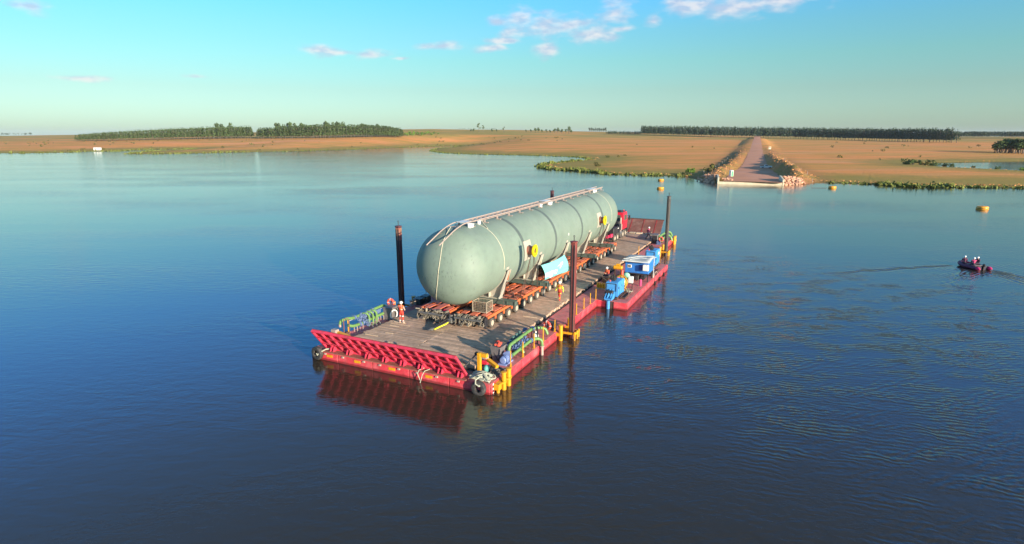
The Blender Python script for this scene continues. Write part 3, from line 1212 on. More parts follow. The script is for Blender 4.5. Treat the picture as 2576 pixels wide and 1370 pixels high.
plantation([(248, 1159, 17.0), (370, 1094, 18.0), (492, 1047, 18.5), (575, 953, 18.5), (607, 819, 18.5)], 118, 7, 5.0, 'plantation_tree', 'slender dark tree in the front row of the long plantation behind the road', 'front row of the road plantation', 'plantation_wood', 'dense dark plantation wood behind its front row near the road', 'pine', 'pine_green', 11)
plantation([(-621, 855, 9.5), (-562, 861, 13), (-513, 895, 15.5), (-449, 908, 17), (-393, 911, 17)], 84, 8, 4.5, 'young_tree', 'slender young tree in the front row of the sloping wood on the far shore', 'front row of the sloping far-shore wood', 'young_wood', 'green sloping young wood on the far shore behind its front row', 'pine', 'gum_green', 12, back=(-0.4, 0.9))
plantation([(-377, 892, 14.5), (-320, 870, 16.5), (-277, 860, 18.5), (-222, 890, 17.5), (-190, 905, 15.5), (-167, 922, 11.5)], 84, 7, 4.5, 'gum_tree', 'tall slender tree in the front row of the darker far-shore wood', 'front row of the darker far-shore wood', 'gum_wood', 'dark wood on the far shore behind its front row of tall trees', 'pine', 'gum_green', 13, back=(-0.3, 0.95))
# low young plantation and far woods on the ridge
wood_mass('young_plantation', 'low dark young plantation left of the tall road wood', [(185 + (252 - 185) * random.random() + k * 2, 1192 + 6 * k + random.uniform(-2, 2), random.uniform(6, 7.5)) for k in range(8) for _ in range(34)], 'pine', 'pine_green', 21, 30)
wood_mass('far_wood', 'far bluish wood on the horizon beside the plantation end', [(950 + 190 * random.random() + k * 6, 1290 + 18 * k * random.random() + 10 * random.random(), random.uniform(12, 15)) for k in range(6) for _ in range(60)] + [(1130 + 500 * random.random(), 1330 + 100 * random.random(), random.uniform(13, 16)) for _ in range(200)], 'round', 'far_green', 22, 34)
wood_mass('far_hedge', 'thin far treeline on the low horizon at the lake end', [(-1500 + 180 * random.random(), 1650 + 30 * random.random(), random.uniform(6, 9)) for _ in range(60)] + [(-150 + 110 * random.random(), 1545 + 30 * random.random(), random.uniform(2.5, 4)) for _ in range(40)], 'round', 'far_green', 23, 30)



def at_px_line(xd, Y):
    """ground x at distance Y for a bearing (tangent given in 1/1476ths)"""
    return (xd - 1288.0) / 1476.0 * Y


def top_h(ytop, x, Y):
    return max(2.0, CAM_H + (338.0 - ytop) * Y / 1476.0 - land_z(x, Y))


rt = random.Random(5)
G_RIDGE = 'tall trees on the ridge behind the far-shore woods'
for (xa, xb, yt, n, Y, lab) in ((558, 601, 308, 4, 1090, 'tall spreading tree in the leftmost clump above the far-shore woods'),
                                (709, 762, 309, 6, 1100, 'tall tree in the wide clump above the darker far-shore wood'),
                                (764, 791, 310, 3, 1095, 'tall rounded tree at the end of the wide clump above the wood'),
                                (825, 880, 306, 7, 1110, 'tall tree in the highest flat-topped clump above the wood'),
                                (916, 967, 312, 6, 1120, 'tree in the lower clump at the end of the far-shore wood')):
    for i in range(n):
        x = at_px_line(xa + (xb - xa) * (i + 0.5) / n, Y) + rt.uniform(-2, 2)
        y = Y + rt.uniform(-6, 6)
        tree('ridge_tree', lab, 'tree', x, y, top_h(yt + rt.uniform(0, 4), x, y), 'round', 'gum_green', G_RIDGE, seed=i % 4, spread=0.75, n=240)
x = at_px_line(466, 1000)
for (xd, yt, kind, hn, lab) in ((1188, 325, 'round', 0.9, 'short dark tree beside the two tall gums on the ridge'),
                                (1194, 324, 'round', 0.8, 'small dark tree close to the tallest gum on the ridge'),
                                (1206.6, 311, 'gum', 0.9, 'tallest lone gum tree standing on the grassy ridge'),
                                (1217.5, 316, 'gum', 0.9, 'second tall gum tree next to the tallest one'),
                                (1239, 325, 'round', 0.9, 'dark squat tree on the ridge right of the tall gums'),
                                (1250, 326, 'round', 0.8, 'low spreading tree on the ridge before the pointed gum'),
                                (1268, 319, 'gum', 1.0, 'pointed lone gum between the low tree and the green clump')):
    y = 1150
    x = at_px_line(xd, y)
    tree('lone_tree', lab, 'tree', x, y, top_h(yt, x, y), kind, 'gum_green', 'lone trees on the ridge', seed=int(xd) % 5, spread=hn, n=260)
for i, (xd, yt) in enumerate(((1322, 327), (1334, 326), (1345, 322), (1352, 321), (1361, 326), (1372, 326), (1381, 327), (1392, 323), (1400, 321.5), (1410, 325), (1419, 326), (1427, 318.5), (1433, 327))):
    y = 1190 + rt.uniform(-10, 10)
    x = at_px_line(xd, y)
    tree('grove_tree', 'rounded green tree in the grove on the ridge behind the meadow', 'tree', x, y, top_h(yt, x, y), 'round', 'round_green', 'grove on the ridge', seed=i % 5, spread=1.0, n=200)
for i in range(9):
    y = 1385 + rt.uniform(-8, 8)
    x = at_px_line(1477 + i * 5, y)
    tree('copse_tree', 'tree of the small square copse alone on the horizon', 'tree', x, y, top_h(321.5 + rt.uniform(0, 2), x, y), 'round', 'far_green', 'small square copse on the horizon', seed=i % 4, spread=0.9, n=150)
for i, (xd, hh) in enumerate(((2478, 7), (2486, 9), (2494, 8.5), (2503, 10), (2512, 9.5), (2520, 10.5), (2530, 10), (2538, 11), (2547, 10), (2556, 10.5), (2565, 11), (2574, 10), (2584, 11), (2600, 10))):
    for k in range(2):
        y = 478 - i * 1.2 + k * 14 + rt.uniform(-2, 2)
        x = at_px_line(xd + k * 4, y)
        tree('thicket_tree', 'dark rounded tree in the thicket at the far end of the pond', 'tree', x, y, hh * rt.uniform(1.0, 1.2), 'round', 'round_green', 'thicket beyond the pond', seed=(i + k) % 5, spread=1.35, n=240)
# bushes by name of place
for (xd, Y, h, leaf, lab, sp) in ((2264, 318, 3.6, 'round_green', 'large dark green bush by the pond, outermost of the row', 1.1),
                                  (2281, 316, 3.4, 'round_green', 'wide green bush by the pond in the middle of the row', 1.3),
                                  (2297, 315, 3.0, 'round_green', 'green bush by the pond beside the olive gap', 1.1),
                                  (2312, 314, 2.4, 'bush_olive', 'low olive bush in the gap between two pond bushes', 1.2),
                                  (2332, 313, 3.6, 'round_green', 'round green bush right at the pond tip', 1.3),
                                  (2362, 300, 2.2, 'round_green', 'small tree-like bush standing on the pond bank', 1.4),
                                  (2379, 297, 2.0, 'round_green', 'second small bush on the pond bank near the first', 1.1),
                                  (2433, 290, 1.5, 'bush_olive', 'tiny shrub alone halfway along the pond bank', 1.0),
                                  (2492, 281, 1.8, 'round_green', 'dark small bush further along the pond bank', 1.2),
                                  (2558, 270, 1.8, 'bright_green', 'light green bush at the picture edge on the pond bank', 1.6),
                                  (1733, 241, 3.2, 'bright_green', 'bright green round bush on the shore beside the landing', 1.0),
                                  (1783, 243, 3.4, 'bush_olive', 'tall olive bush on the spoil bank above the landing', 0.9),
                                  (1774, 238, 2.4, 'bush_olive', 'lower olive bush under the tall one by the landing', 1.0),
                                  (1524.6, 415, 2.0, 'bush_olive', 'lone dark bush in the middle of the dry meadow', 1.5),
                                  (1500, 300, 2.6, 'bush_olive', 'bare olive shrub on the low green peninsula', 0.9)):
    x = at_px_line(xd, Y)
    tree('bush', lab, 'bush', x, Y, h, 'bush', leaf, None, seed=int(xd) % 4, spread=0.8 * sp, n=170)
for i in range(13):
    xd = 1010 + 96 * i / 12 + rt.uniform(-3, 3)
    y = 935 + 45 * i / 12 + rt.uniform(-5, 22)
    tree('hill_shrub', 'fresh light green shrub on the slope beside the far-shore wood', 'shrub', at_px_line(xd, y), y, rt.uniform(4, 7), 'bush', 'bright_green', 'light green shrubs beside the wood', seed=i % 4, spread=0.8, n=110)
# scattered pasture bushes
cnt = 0
while cnt < 120:
    if cnt < 62:
        xd, Y = rt.uniform(-20, 1100), rt.uniform(560, 880)
    elif cnt < 100:
        xd, Y = rt.uniform(1090, 1420), rt.uniform(760, 960)
    else:
        xd, Y = rt.uniform(1500, 2500), rt.uniform(340, 900)
    x = at_px_line(xd, Y)
    s = float(shore_sd(np.array([x]), np.array([Y]))[0])
    dr = abs(x - ROAD_K * Y)
    if s < 5 or dr < 30:
        continue
    tree('pasture_bush', 'small dark bush scattered over the dry pasture', 'bush', x, Y, rt.uniform(1.2, 3.0), 'bush', 'bush_olive', 'bushes scattered over the pasture', seed=cnt % 4, spread=1.0, n=60)
    cnt += 1


def reeds(name, label, segs, seed, leaf):
    """bank vegetation too dense to count; segs: (index from, to in SHORE, per metre, height, width)"""
    rs = np.random.default_rng(seed)
    Vs, n = [], 0
    for (ia, ib, dens, hh, wid) in segs:
        for i in range(ia, ib):
            a, b = np.array(SHORE[i]), np.array(SHORE[i + 1])
            ln = np.linalg.norm(b - a)
            nn = np.array([-(b - a)[1], (b - a)[0]]) / max(ln, 1e-6)
            k = int(ln * dens)
            t = rs.random(k)
            P = a + (b - a) * t[:, None] + nn * (rs.normal(size=(k, 1)) * wid)
            clump = 0.55 + 0.45 * np.sin(P[:, 0] * 0.55 + P[:, 1] * 0.4) * np.sin(P[:, 1] * 0.23 + 1)
            z0 = land(P[:, 0], P[:, 1])[0]
            z0 = np.maximum(z0, -0.05)
            m = int(6)
            for q in range(m):
                h = hh * clump * rs.uniform(0.4, 1.1, k)
                c = np.stack([P[:, 0] + rs.normal(size=k) * 0.5, P[:, 1] + rs.normal(size=k) * 0.5, z0 + h * rs.uniform(0.1, 1.0, k)], 1)
                A = rs.normal(size=(k, 3)) * 0.32 * (0.5 + 0.5 * hh / 2)
                B = rs.normal(size=(k, 3)) * 0.32 * (0.5 + 0.5 * hh / 2)
                B[:, 2] += 0.15
                Vs.append(np.stack([c - A - B, c + A - B * .5, c + A + B, c - A * .6 + B], 1).reshape(-1, 3))
    V = np.concatenate(Vs)
    F = np.arange(len(V)).reshape(-1, 4)
    tag(obj(name, np_mesh(name, V, F, LEAF[leaf])), label, 'vegetation', kind='stuff')


reeds('shore_shrubbery', 'leafy green vegetation along the low peninsula and the near bank', [(39, 44, 2.2, 1.7, 1.3), (44, 47, 2.2, 1.6, 1.3), (47, 52, 2.0, 0.9, 1.4), (58, 60, 1.2, 0.5, 0.9), (60, 63, 3.5, 1.4, 1.3), (63, 65, 2.0, 0.6, 1.2)], 3, 'reed_green')
reeds('far_bank_shrubbery', 'dark green fringe of low plants along the far shoreline', [(0, 18, 0.8, 1.5, 2.2), (18, 29, 0.5, 0.9, 1.4), (29, 39, 0.9, 0.7, 1.0)], 4, 'reed_green')

# dry tufts that roughen the nearer pasture and the spoil banks


def tufts():
    rs = np.random.default_rng(9)
    n = 16000
    Y = 186 + (rs.random(n) ** 1.6) * 330
    xd = rs.uniform(1340, 2620, n)
    X = (xd - 1288) / 1476 * Y
    z, sd = land(X, Y)
    dr = np.abs(X - ROAD_K * Y) / ROAD_N
    k = (sd > 1.5) & (dr > road_half(Y) + 1.0) & ((dr < road_half(Y) + 13) | (sd < 7))
    X, Y, z, dr = X[k], Y[k], z[k], dr[k]
    n = len(X)
    h = rs.uniform(0.10, 0.32, n)
    a = rs.uniform(0, 6.28, n)
    w = rs.uniform(0.12, 0.4, n)
    dx, dy = np.cos(a) * w, np.sin(a) * w
    lean = rs.normal(size=(n, 2)) * 0.15
    V = np.stack([np.stack([X - dx, Y - dy, z - 0.05], 1), np.stack([X + dx, Y + dy, z - 0.05], 1), np.stack([X + dx * .6 + lean[:, 0], Y + dy * .6 + lean[:, 1], z + h], 1), np.stack([X - dx * .6 + lean[:, 0], Y - dy * .6 + lean[:, 1], z + h * .8], 1)], 1).reshape(-1, 3)
    m = M('dry_tuft', (0.60, 0.28, 0.11), 0.95, var=0.35, scale=0.15, spec=0.05)
    tag(obj('grass', np_mesh('grass', V, np.arange(len(V)).reshape(-1, 4), m)), 'dry grass tufts on the pasture and the banks by the road', 'grass', kind='stuff')


tufts()

# ------------------------------------------------------------------ landing: concrete sill, stones, small things
QA, QB = Vector((70.6, 201.8, 0)), Vector((89.7, 196.2, 0))
qd = (QB - QA).normalized()
qn = Vector((-qd.y, qd.x, 0))
QL = (QB - QA).length
t = Thing('quay_wall', 'pale concrete sill with two wing walls at the end of the dirt road', 'wall', tuple(QA), barge=False, rz=math.atan2(qd.y, qd.x))
mb = MB().span(0, QL, -0.35, 0.25, -1.5, 0.86, 0.04)
mb.span(0, QL, 0.25, 1.6, -1.0, 0.70)
t.part('sill', mb, 'concrete', local=True)
for xa in (-0.25, QL + 0.25):
    sgn = -1 if xa < 0 else 1
    x0, x1 = xa - 0.25, xa + 0.25
    P = [(-0.45, -1.5), (9.0, -0.5), (9.0, 2.7), (6.5, 2.75), (-0.45, 2.25 if sgn < 0 else 1.9)]
    t.part('wing_wall', MB().prism([(x0, a, b) for a, b in P], (x1 - x0, 0, 0)), 'concrete', local=True)


def rock_mesh(seed):
    rs = random.Random(seed)
    bm = bmesh.new()
    bmesh.ops.create_icosphere(bm, subdivisions=1, radius=0.5)
    for v in bm.verts:
        v.co *= rs.uniform(0.72, 1.15)
        v.co.z *= 0.75
    me = bpy.data.meshes.new('rock')
    bm.to_mesh(me)
    bm.free()
    me.materials.append(MAT['rock'])
    return me


ROCKS = [rock_mesh(i) for i in range(6)]


def riprap(label, pts, org, n, seed):
    rs = random.Random(seed)
    r = bpy.data.objects.new('riprap_pile', None)
    col.objects.link(r)
    r.location = org
    tag(r, label, 'rocks', 'riprap piles beside the landing')
    A, B, C_, D_ = [Vector(p) for p in pts]
    for i in range(n):
        s, q = rs.random(), rs.random()
        p = (A * (1 - s) + B * s) * (1 - q) + (D_ * (1 - s) + C_ * s) * q
        k = rs.uniform(0.7, 1.5)
        o = obj('rock', ROCKS[rs.randrange(6)], r, (p.x - org[0], p.y - org[1], p.z - org[2] + rs.uniform(-0.15, 0.2)), rs.uniform(0, 6.28))
        o.scale = (k, k * rs.uniform(0.8, 1.2), k)


riprap('orange sunlit riprap stones beside the concrete sill', [(90.3, 196.0, 0.0), (99.5, 200.5, 0.0), (101.0, 207.0, 1.6), (93.5, 204.5, 2.5)], (93, 199, 0), 95, 1)
riprap('shaded riprap stones sloping to the water at the bushy end of the sill', [(69.6, 203.0, 0.0), (66.5, 214.0, 0.0), (72.0, 222.0, 1.8), (73.0, 210.5, 2.5)], (68, 208, 0), 75, 2)
riprap('few reddish stones heaped inside the sill by the toilet cubicle', [(72.5, 203.0, 0.8), (75.5, 202.6, 0.8), (77.0, 208.0, 1.2), (74.0, 209.0, 1.6)], (74, 204, 0.8), 22, 3)

t = Thing('portable_toilet', 'green and white portable toilet cubicle beside the dirt road', 'toilet', (82.0, 222.0, land_z(82.0, 222.0)), barge=False, rz=0.35)
b0 = Vector(t.org)
t.part('body', MB().box((0, 0, 1.1), (1.15, 1.15, 2.1), bev=0.05), 'white', local=True)
t.part('roof', MB().lathe([(0.85, 0), (0.80, 0.12), (0.4, 0.28)], (0, 0, 2.15), n=8), 'white', local=True)
d = t.part('door', MB().box((0, -0.585, 1.1), (0.8, 0.05, 1.85), bev=0.02), 'toilet_green', local=True)
t.part('handle', MB().box((0.3, -0.625, 1.1), (0.06, 0.05, 0.2)), 'steel_dark', parent=d, local=True)

cx, cy = 114.6, 268.5
t = Thing('pickup_truck', 'white pickup truck parked in the shade of the road bank', 'truck', (cx, cy, land_z(cx, cy) + 0.05), barge=False, rz=math.radians(-12))
mb = MB().box((0, 0, 0.72), (5.0, 1.8, 0.55), bev=0.1).box((1.55, 0, 1.02), (1.7, 1.75, 0.25), bev=0.08)
body = t.part('body', mb, 'white', local=True)
mb = MB().prism([(-0.75, -0.8, 1.0), (0.95, -0.8, 1.0), (0.45, -0.8, 1.62), (-0.65, -0.8, 1.65)], (0, 1.6, 0))
t.part('cab', mb, 'white', local=True)
t.part('window', MB().prism([(-0.6, -0.82, 1.1), (0.7, -0.82, 1.1), (0.38, -0.82, 1.55), (-0.55, -0.82, 1.55)], (0, 1.64, 0)), 'glass', local=True)
t.part('load_bed', MB().span(-2.4, -0.85, -0.75, 0.75, 0.98, 1.02).span(-2.48, -0.8, -0.9, -0.8, 1.0, 1.2).span(-2.48, -0.8, 0.8, 0.9, 1.0, 1.2), 'steel_grey', local=True)
for px_ in (-1.5, 1.6):
    for py_ in (-0.8, 0.8):
        w = t.part('wheel', MB().cyl((px_, py_ - 0.12, 0.38), (px_, py_ + 0.12, 0.38), 0.38, n=14), 'tyre', local=True, smooth=True)
        t.part('rim', MB().cyl((px_, py_ - 0.13, 0.38), (px_, py_ + 0.13, 0.38), 0.2, n=10), 'steel_grey', parent=w, local=True)
x, y = 203, 472
t = Thing('notice_board', 'small white notice board on posts beside the far road bank', 'sign', (x, y, land_z(x, y)), barge=False)
t.part('panel', MB().box((0, 0, 1.7), (1.9, 0.12, 2.0)), 'concrete', local=True)
t.part('emblem', MB().box((0, -0.08, 2.05), (0.9, 0.04, 0.6)), 'black', local=True)
for s in (-1, 1):
    t.part('post', MB().span(s * 1.0 - .06, s * 1.0 + .06, 0.07, 0.19, -0.3, 2.4), 'steel_grey', local=True)
x, y = 152, 372
t = Thing('marker_board', 'dark narrow marker board on the lit bank of the road', 'sign', (x - 12, y, land_z(x - 12, y)), barge=False)
t.part('board', MB().box((0, 0, 1.1), (0.9, 0.1, 1.6)), 'black', local=True)
t.part('post', MB().span(-.05, .05, 0.06, 0.16, -0.3, 1.9), 'steel_grey', local=True)
x, y = -417, 603
t = Thing('white_cabin', 'small white cabin at the water edge on the far lake shore', 'cabin', (x, y, land_z(x, y)), barge=False, rz=0.1)
t.part('body', MB().box((0, 0, 1.35), (6.4, 2.4, 2.3), bev=0.05), 'white', local=True)
t.part('roof', MB().prism([(-3.4, -1.4, 2.5), (-3.4, 1.4, 2.5), (-3.4, 0, 2.95)], (6.8, 0, 0)), 'white', local=True)
t.part('window', MB().box((1.2, -1.215, 1.6), (1.0, 0.05, 0.7)), 'glass', local=True)
t.part('door', MB().box((-1.2, -1.215, 1.2), (0.8, 0.05, 1.8)), 'steel_grey', local=True)
for s in (-1, 1):
    t.part('skid', MB().box((0, s * 0.8, 0.1), (6.2, 0.25, 0.3)), 'steel_grey', local=True)

# fence posts along the road banks
for i in range(9):
    for sd_ in (-1, 1):
        yy = 214 + i * 17
        s = sd_ * (float(road_half(yy)) + 9.5)
        x, y = ROAD_K * yy + s / ROAD_N, yy - s * ROAD_K / ROAD_N
        single('fence_post', MB().tube([(0, 0, -0.2), (0, 0, 1.5)], [0.09, 0.07], 6), 'walk', 'thin pale fence post on the crest of the road bank', 'post', (x, y, land_z(x, y)), barge=False, group='fence posts along the road', local=True)

# ------------------------------------------------------------------ mooring buoys
for i, ((x, y), lab, k) in enumerate((((54.5, 216.8), 'yellow buoy farther out of the pair in line with the far spud', 1.0),
                                      ((46.1, 183.3), 'yellow buoy nearer of the pair in line with the far spud', 1.0),
                                      ((100.9, 186.0), 'yellow buoy with a trailing line near the riprap shore', 1.05),
                                      ((106.8, 133.0), 'large yellow buoy alone on open water above the dinghy', 1.1))):
    t = Thing('mooring_buoy', lab, 'buoy', (x, y, 0), barge=False, group='yellow mooring buoys')
    t.part('body', MB().lathe([(0.6, -0.4), (0.98, -0.25), (1.08, 0.05), (1.06, 0.42), (0.92, 0.60), (0.3, 0.66)], (0, 0, 0), n=20), 'buoy', local=True, smooth=True)
    t.part('band', MB().torus((0, 0, 0.2), 1.07, 0.05, n=22, m=6), 'steel_dark', local=True)
    t.part('mast', MB().cyl((0, 0, 0.64), (0, 0, 1.7), 0.016, n=6).box((0, 0, 1.7), (0.06, 0.06, 0.08)), 'steel_grey', local=True)
    t.root.scale = (k, k, k)
t = single('mooring_line', MB().tube([(99.2 - 0.5 * i - 100.9, 186 + 0.1 * i - 186.0, 0.03) for i in range(10)], 0.06, 5), 'rope_dark', 'dark mooring line floating beside the buoy near the riprap', 'rope', (100.9, 186.0, 0), barge=False, local=True)


# ------------------------------------------------------------------ the barge
HULL_L, HULL_W = 61.6, 15.4
DECK = 0.72          # red side decks
TOP = 1.05           # timber running deck
t = Thing('barge', 'long red deck barge carrying the tank, with timber running deck', 'barge', (0, 0, 0))
barge = t
hull = t.part('hull', MB().span(0, HULL_L, 0.03, HULL_W - 0.03, -0.9, DECK - 0.03).span(22.4, 41.7, -3.0, 0.05, -0.9, DECK - 0.035), 'hull_brown')
# waterline boot of slightly deeper red under the panels
PAN = {}


def panel_mesh(w, h, axis):
    key = (round(w, 3), h, axis)
    if key not in PAN:
        mb = MB()
        if axis == 'U':
            mb.box((0, 0, 0), (w - 0.09, 0.06, h), bev=0.012)
            for s in (-1, 1):
                mb.box((s * (w / 2 - 0.06), -0.035, h * 0.28), (0.07, 0.03, 0.10))
                mb.box((s * (w / 2 - 0.06), -0.035, -h * 0.05), (0.07, 0.03, 0.10))
        else:
            mb.box((0, 0, 0), (0.06, w - 0.07, h), bev=0.012)
        PAN[key] = mb.mesh('hull_panel', MAT['hull_red'])
    return PAN[key]


def side_panels(u0, u1, V, step, flip=False):
    n = int(round((u1 - u0) / step))
    w = (u1 - u0) / n
    for i in range(n):
        o = obj('hull_panel', panel_mesh(w, 1.25, 'U'), hull, (u0 + w * (i + 0.5), V, DECK - 0.02 - 0.625), math.pi if flip else 0)


side_panels(0.0, 22.4, 0.0, 1.64)
side_panels(22.4, 41.7, -3.03, 1.62)
side_panels(41.7, HULL_L, 0.0, 1.64)
side_panels(0.0, HULL_L, HULL_W, 1.64, True)
fj = [0.0, 3.15, 6.38, 9.6, 12.8, HULL_W]
for a, b in zip(fj[:-1], fj[1:]):
    obj('hull_panel', panel_mesh(b - a, 1.25, 'V'), hull, (-0.02, (a + b) / 2, DECK - 0.02 - 0.625))
for a, b in ((-3.03, -1.7), (-0.95, -0.02)):
    obj('hull_panel', panel_mesh(b - a, 1.25, 'V'), hull, (22.37, (a + b) / 2, DECK - 0.02 - 0.625))
# front details: orange plates, lugs
for V in (10.97, 7.87, 4.75, 13.6):
    t.part('number_plate', MB().box((-0.06, V, 0.40), (0.03, 0.55, 0.2)), 'yellow')
for V in (14.0, 12.3, 10.35, 8.9, 7.25, 5.7, 4.1, 2.4):
    t.part('front_lug', MB().box((-0.08, V, 0.52), (0.10, 0.2, 0.13), bev=0.02), 'walk')
# front edge strip in rusty plates
for a, b in ((14.9, 11.9), (11.88, 9.4), (9.38, 6.4), (6.38, 4.0), (3.98, 1.75)):
    t.part('edge_plate', MB().span(-0.22, 1.35, b, a, DECK - 0.02, DECK + 0.05, 0.01), 'front_plate')
# side decks
for (u0, u1, v0, v1) in ((0.02, 22.4, 0.02, 1.98), (22.42, 41.68, -2.98, 1.98), (41.7, HULL_L - 0.02, 0.02, 1.98), (1.3, HULL_L - 0.02, 13.72, HULL_W - 0.02), (0.02, 1.25, 14.9, HULL_W - 0.02)):
    n = max(1, int((u1 - u0) / 3.3))
    for i in range(n):
        a = u0 + (u1 - u0) * i / n
        b = u0 + (u1 - u0) * (i + 1) / n - 0.02
        t.part('deck_plate', MB().span(a, b, v0, v1, DECK - 0.03, DECK), 'side_deck')
# dark channel beside the running deck with cleats
t.part('deck_sill', MB().span(1.4, HULL_L, 2.1, 2.3, DECK - 0.02, TOP - 0.22).span(1.4, HULL_L, 13.4, 13.6, DECK - 0.02, TOP - 0.22).span(1.4, HULL_L, 2.3, 13.4, DECK - 0.02, TOP - 0.24), 'under')
# timber running deck: two boards to a row
deck = t.part('running_deck', MB().span(1.45, HULL_L - 0.1, 2.25, 13.45, TOP - 0.24, TOP - 0.205), 'under')
rp = random.Random(3)
PW = 0.268
rows = int((HULL_L - 1.6) / PW)


def plank_mesh(L_, seed):
    r_ = random.Random(seed)
    mb = MB().box((0, 0, 0), (PW - 0.022, L_, 0.20), bev=0.010)
    return mb.mesh('deck_plank', MAT['plank'])


PLK = [plank_mesh(5.68 + 0.03 * k, k) for k in range(4)]
rest = MB()
for i in range(rows):
    U = 1.55 + PW * (i + 0.5)
    for s in (0, 1):
        V = (2.12 + 2.86) if s == 0 else (13.6 - 2.86)
        dv = rp.uniform(-0.09, 0.09) * (1 if rp.random() > 0.12 else 2.2)
        dz = rp.uniform(-0.012, 0.012)
        if i < 150:
            o = obj('deck_plank', PLK[rp.randrange(4)], deck, (U, V + dv, TOP - 0.10 + dz), rp.uniform(-0.0015, 0.0015))
        else:
            rest.box((U, V + dv, TOP - 0.10 + dz), (PW - 0.012, 5.7, 0.20))
o = t.part('far_deck_planks', rest, 'plank', parent=deck)
o['kind'] = 'stuff'
# loose strips lying in the joints on the port half
for (U, V, L_, a) in ((3.6, 12.6, 1.2, 0.02), (4.6, 11.6, 0.7, 0.03), (6.2, 12.3, 0.9, -0.02), (6.7, 12.1, 1.9, 0.01), (7.2, 12.5, 1.1, 0.02), (8.6, 3.2, 0.9, 0.05), (9.8, 3.5, 1.6, 0.0), (13.4, 3.2, 1.3, 0.02)):
    t.part('joint_strip', MB().box((U, V, TOP + 0.02), (0.07, L_, 0.05), rz=a), 'plank_pale')

# ------------------------------------------------------------------ near ramp (raised, lattice underside towards us)
t = Thing('bow_ramp', 'raised red ramp with diamond lattice ribs at the near end of the barge', 'ramp', (0.35, 8.1, DECK))
P0, P1 = Vector((0.42, 0, 0.80)), Vector((-1.02, 0, 2.62))
rd = (P1 - P0)
RL = rd.length
rdn = rd.normalized()
rn = Vector((-rdn.z, 0, rdn.x))       # outward (towards the camera)
if rn.x > 0:
    rn = -rn
V0, V1 = 2.0, 14.25


def rpnt(s, V, off=0.0):
    p = P0 + rd * s + rn * off
    return Vector((p.x, V, p.z))


t.part('plate', MB().prism([rpnt(0, V0, -0.10), rpnt(1, V0, -0.10), rpnt(1, V1, -0.10), rpnt(0, V1, -0.10)], -rn * 0.05), 'ramp_shaded_red')
for s in (0.015, 0.985):
    t.part('edge_beam', MB().bar(rpnt(s, V0), rpnt(s, V1), 0.07, 0.2, up=rn), 'ramp_red')
nx_ = 15
dx_ = (V1 - V0) / nx_
for i in range(nx_ + 1):
    V = V0 + dx_ * i
    t.part('straight_rib', MB().bar(rpnt(0.03, V, -0.02), rpnt(0.97, V, -0.02), 0.03, 0.16, up=rn).bar(rpnt(0.03, V, 0.06), rpnt(0.97, V, 0.06), 0.15, 0.02, up=rn), 'ramp_red')
for k in (0.33, 0.66):
    t.part('cross_rib', MB().bar(rpnt(k, V0, -0.02), rpnt(k, V1, -0.02), 0.03, 0.14, up=rn).bar(rpnt(k, V0, 0.055), rpnt(k, V1, 0.055), 0.17, 0.02, up=rn), 'ramp_red')
for V in (13.4, 11.85, 10.13, 8.58, 7.03, 5.52, 3.9, 2.35):
    mb = MB()
    for dv in (-0.14, 0.14):
        mb.prism([(-0.05, V + dv - 0.03, DECK + 0.05), (0.55, V + dv - 0.03, DECK + 0.05), (0.35, V + dv - 0.03, DECK + 0.42), (0.12, V + dv - 0.03, DECK + 0.42)], (0, 0.06, 0))
    mb.cyl((0.25, V - 0.24, DECK + 0.27), (0.25, V + 0.24, DECK + 0.27), 0.055, n=8)
    t.part('hinge', mb, 'ramp_red')

# far ramp: plate side towards the deck
t = Thing('stern_ramp', 'raised brown steel ramp plate at the far end of the barge', 'ramp', (62.0, 7.9, DECK))
t.part('plate', MB().prism([(62.3, 2.3, 1.0), (64.6, 2.3, 2.95), (64.6, 13.5, 2.95), (62.3, 13.5, 1.0)], (0.06, 0, -0.07)), M('stern_ramp_rust', (0.20, 0.08, 0.062), 0.7, var=0.3, scale=1.0, dirt=(0.30, 0.18, 0.14), dirt_amt=0.35, dirt_scale=0.6))
for V in (3.4, 5.4, 7.4, 9.4, 11.4, 13.0):
    t.part('stiffener', MB().bar((62.34, V, 1.04), (64.56, V, 2.93), 0.12, 0.05, up=(-0.7, 0, 0.7)), 'ramp_shaded_red')
t.part('edge_beam', MB().bar((64.62, 2.2, 2.98), (64.62, 13.6, 2.98), 0.1, 0.14), 'hull_brown')
for V in (2.6, 4.6, 6.6, 8.6, 10.6, 12.6):
    t.part('hinge', MB().cyl((62.1, V - 0.2, 0.95), (62.1, V + 0.2, 0.95), 0.09, n=8), 'hull_brown')
for i in range(9):
    V = 2.6 + i * 1.3
    single('timber_chock', MB().box((61.35, V + 0.1 * (i % 3), TOP + 0.09), (0.75, 0.9, 0.16), rz=0.05 * (i % 3 - 1), bev=0.02), 'plank_pale', 'pale timber chock lying in the row at the foot of the far ramp', 'timber', (61.35, V, TOP), group='timber chocks at the far ramp')

# ------------------------------------------------------------------ spuds (piles) and their brackets


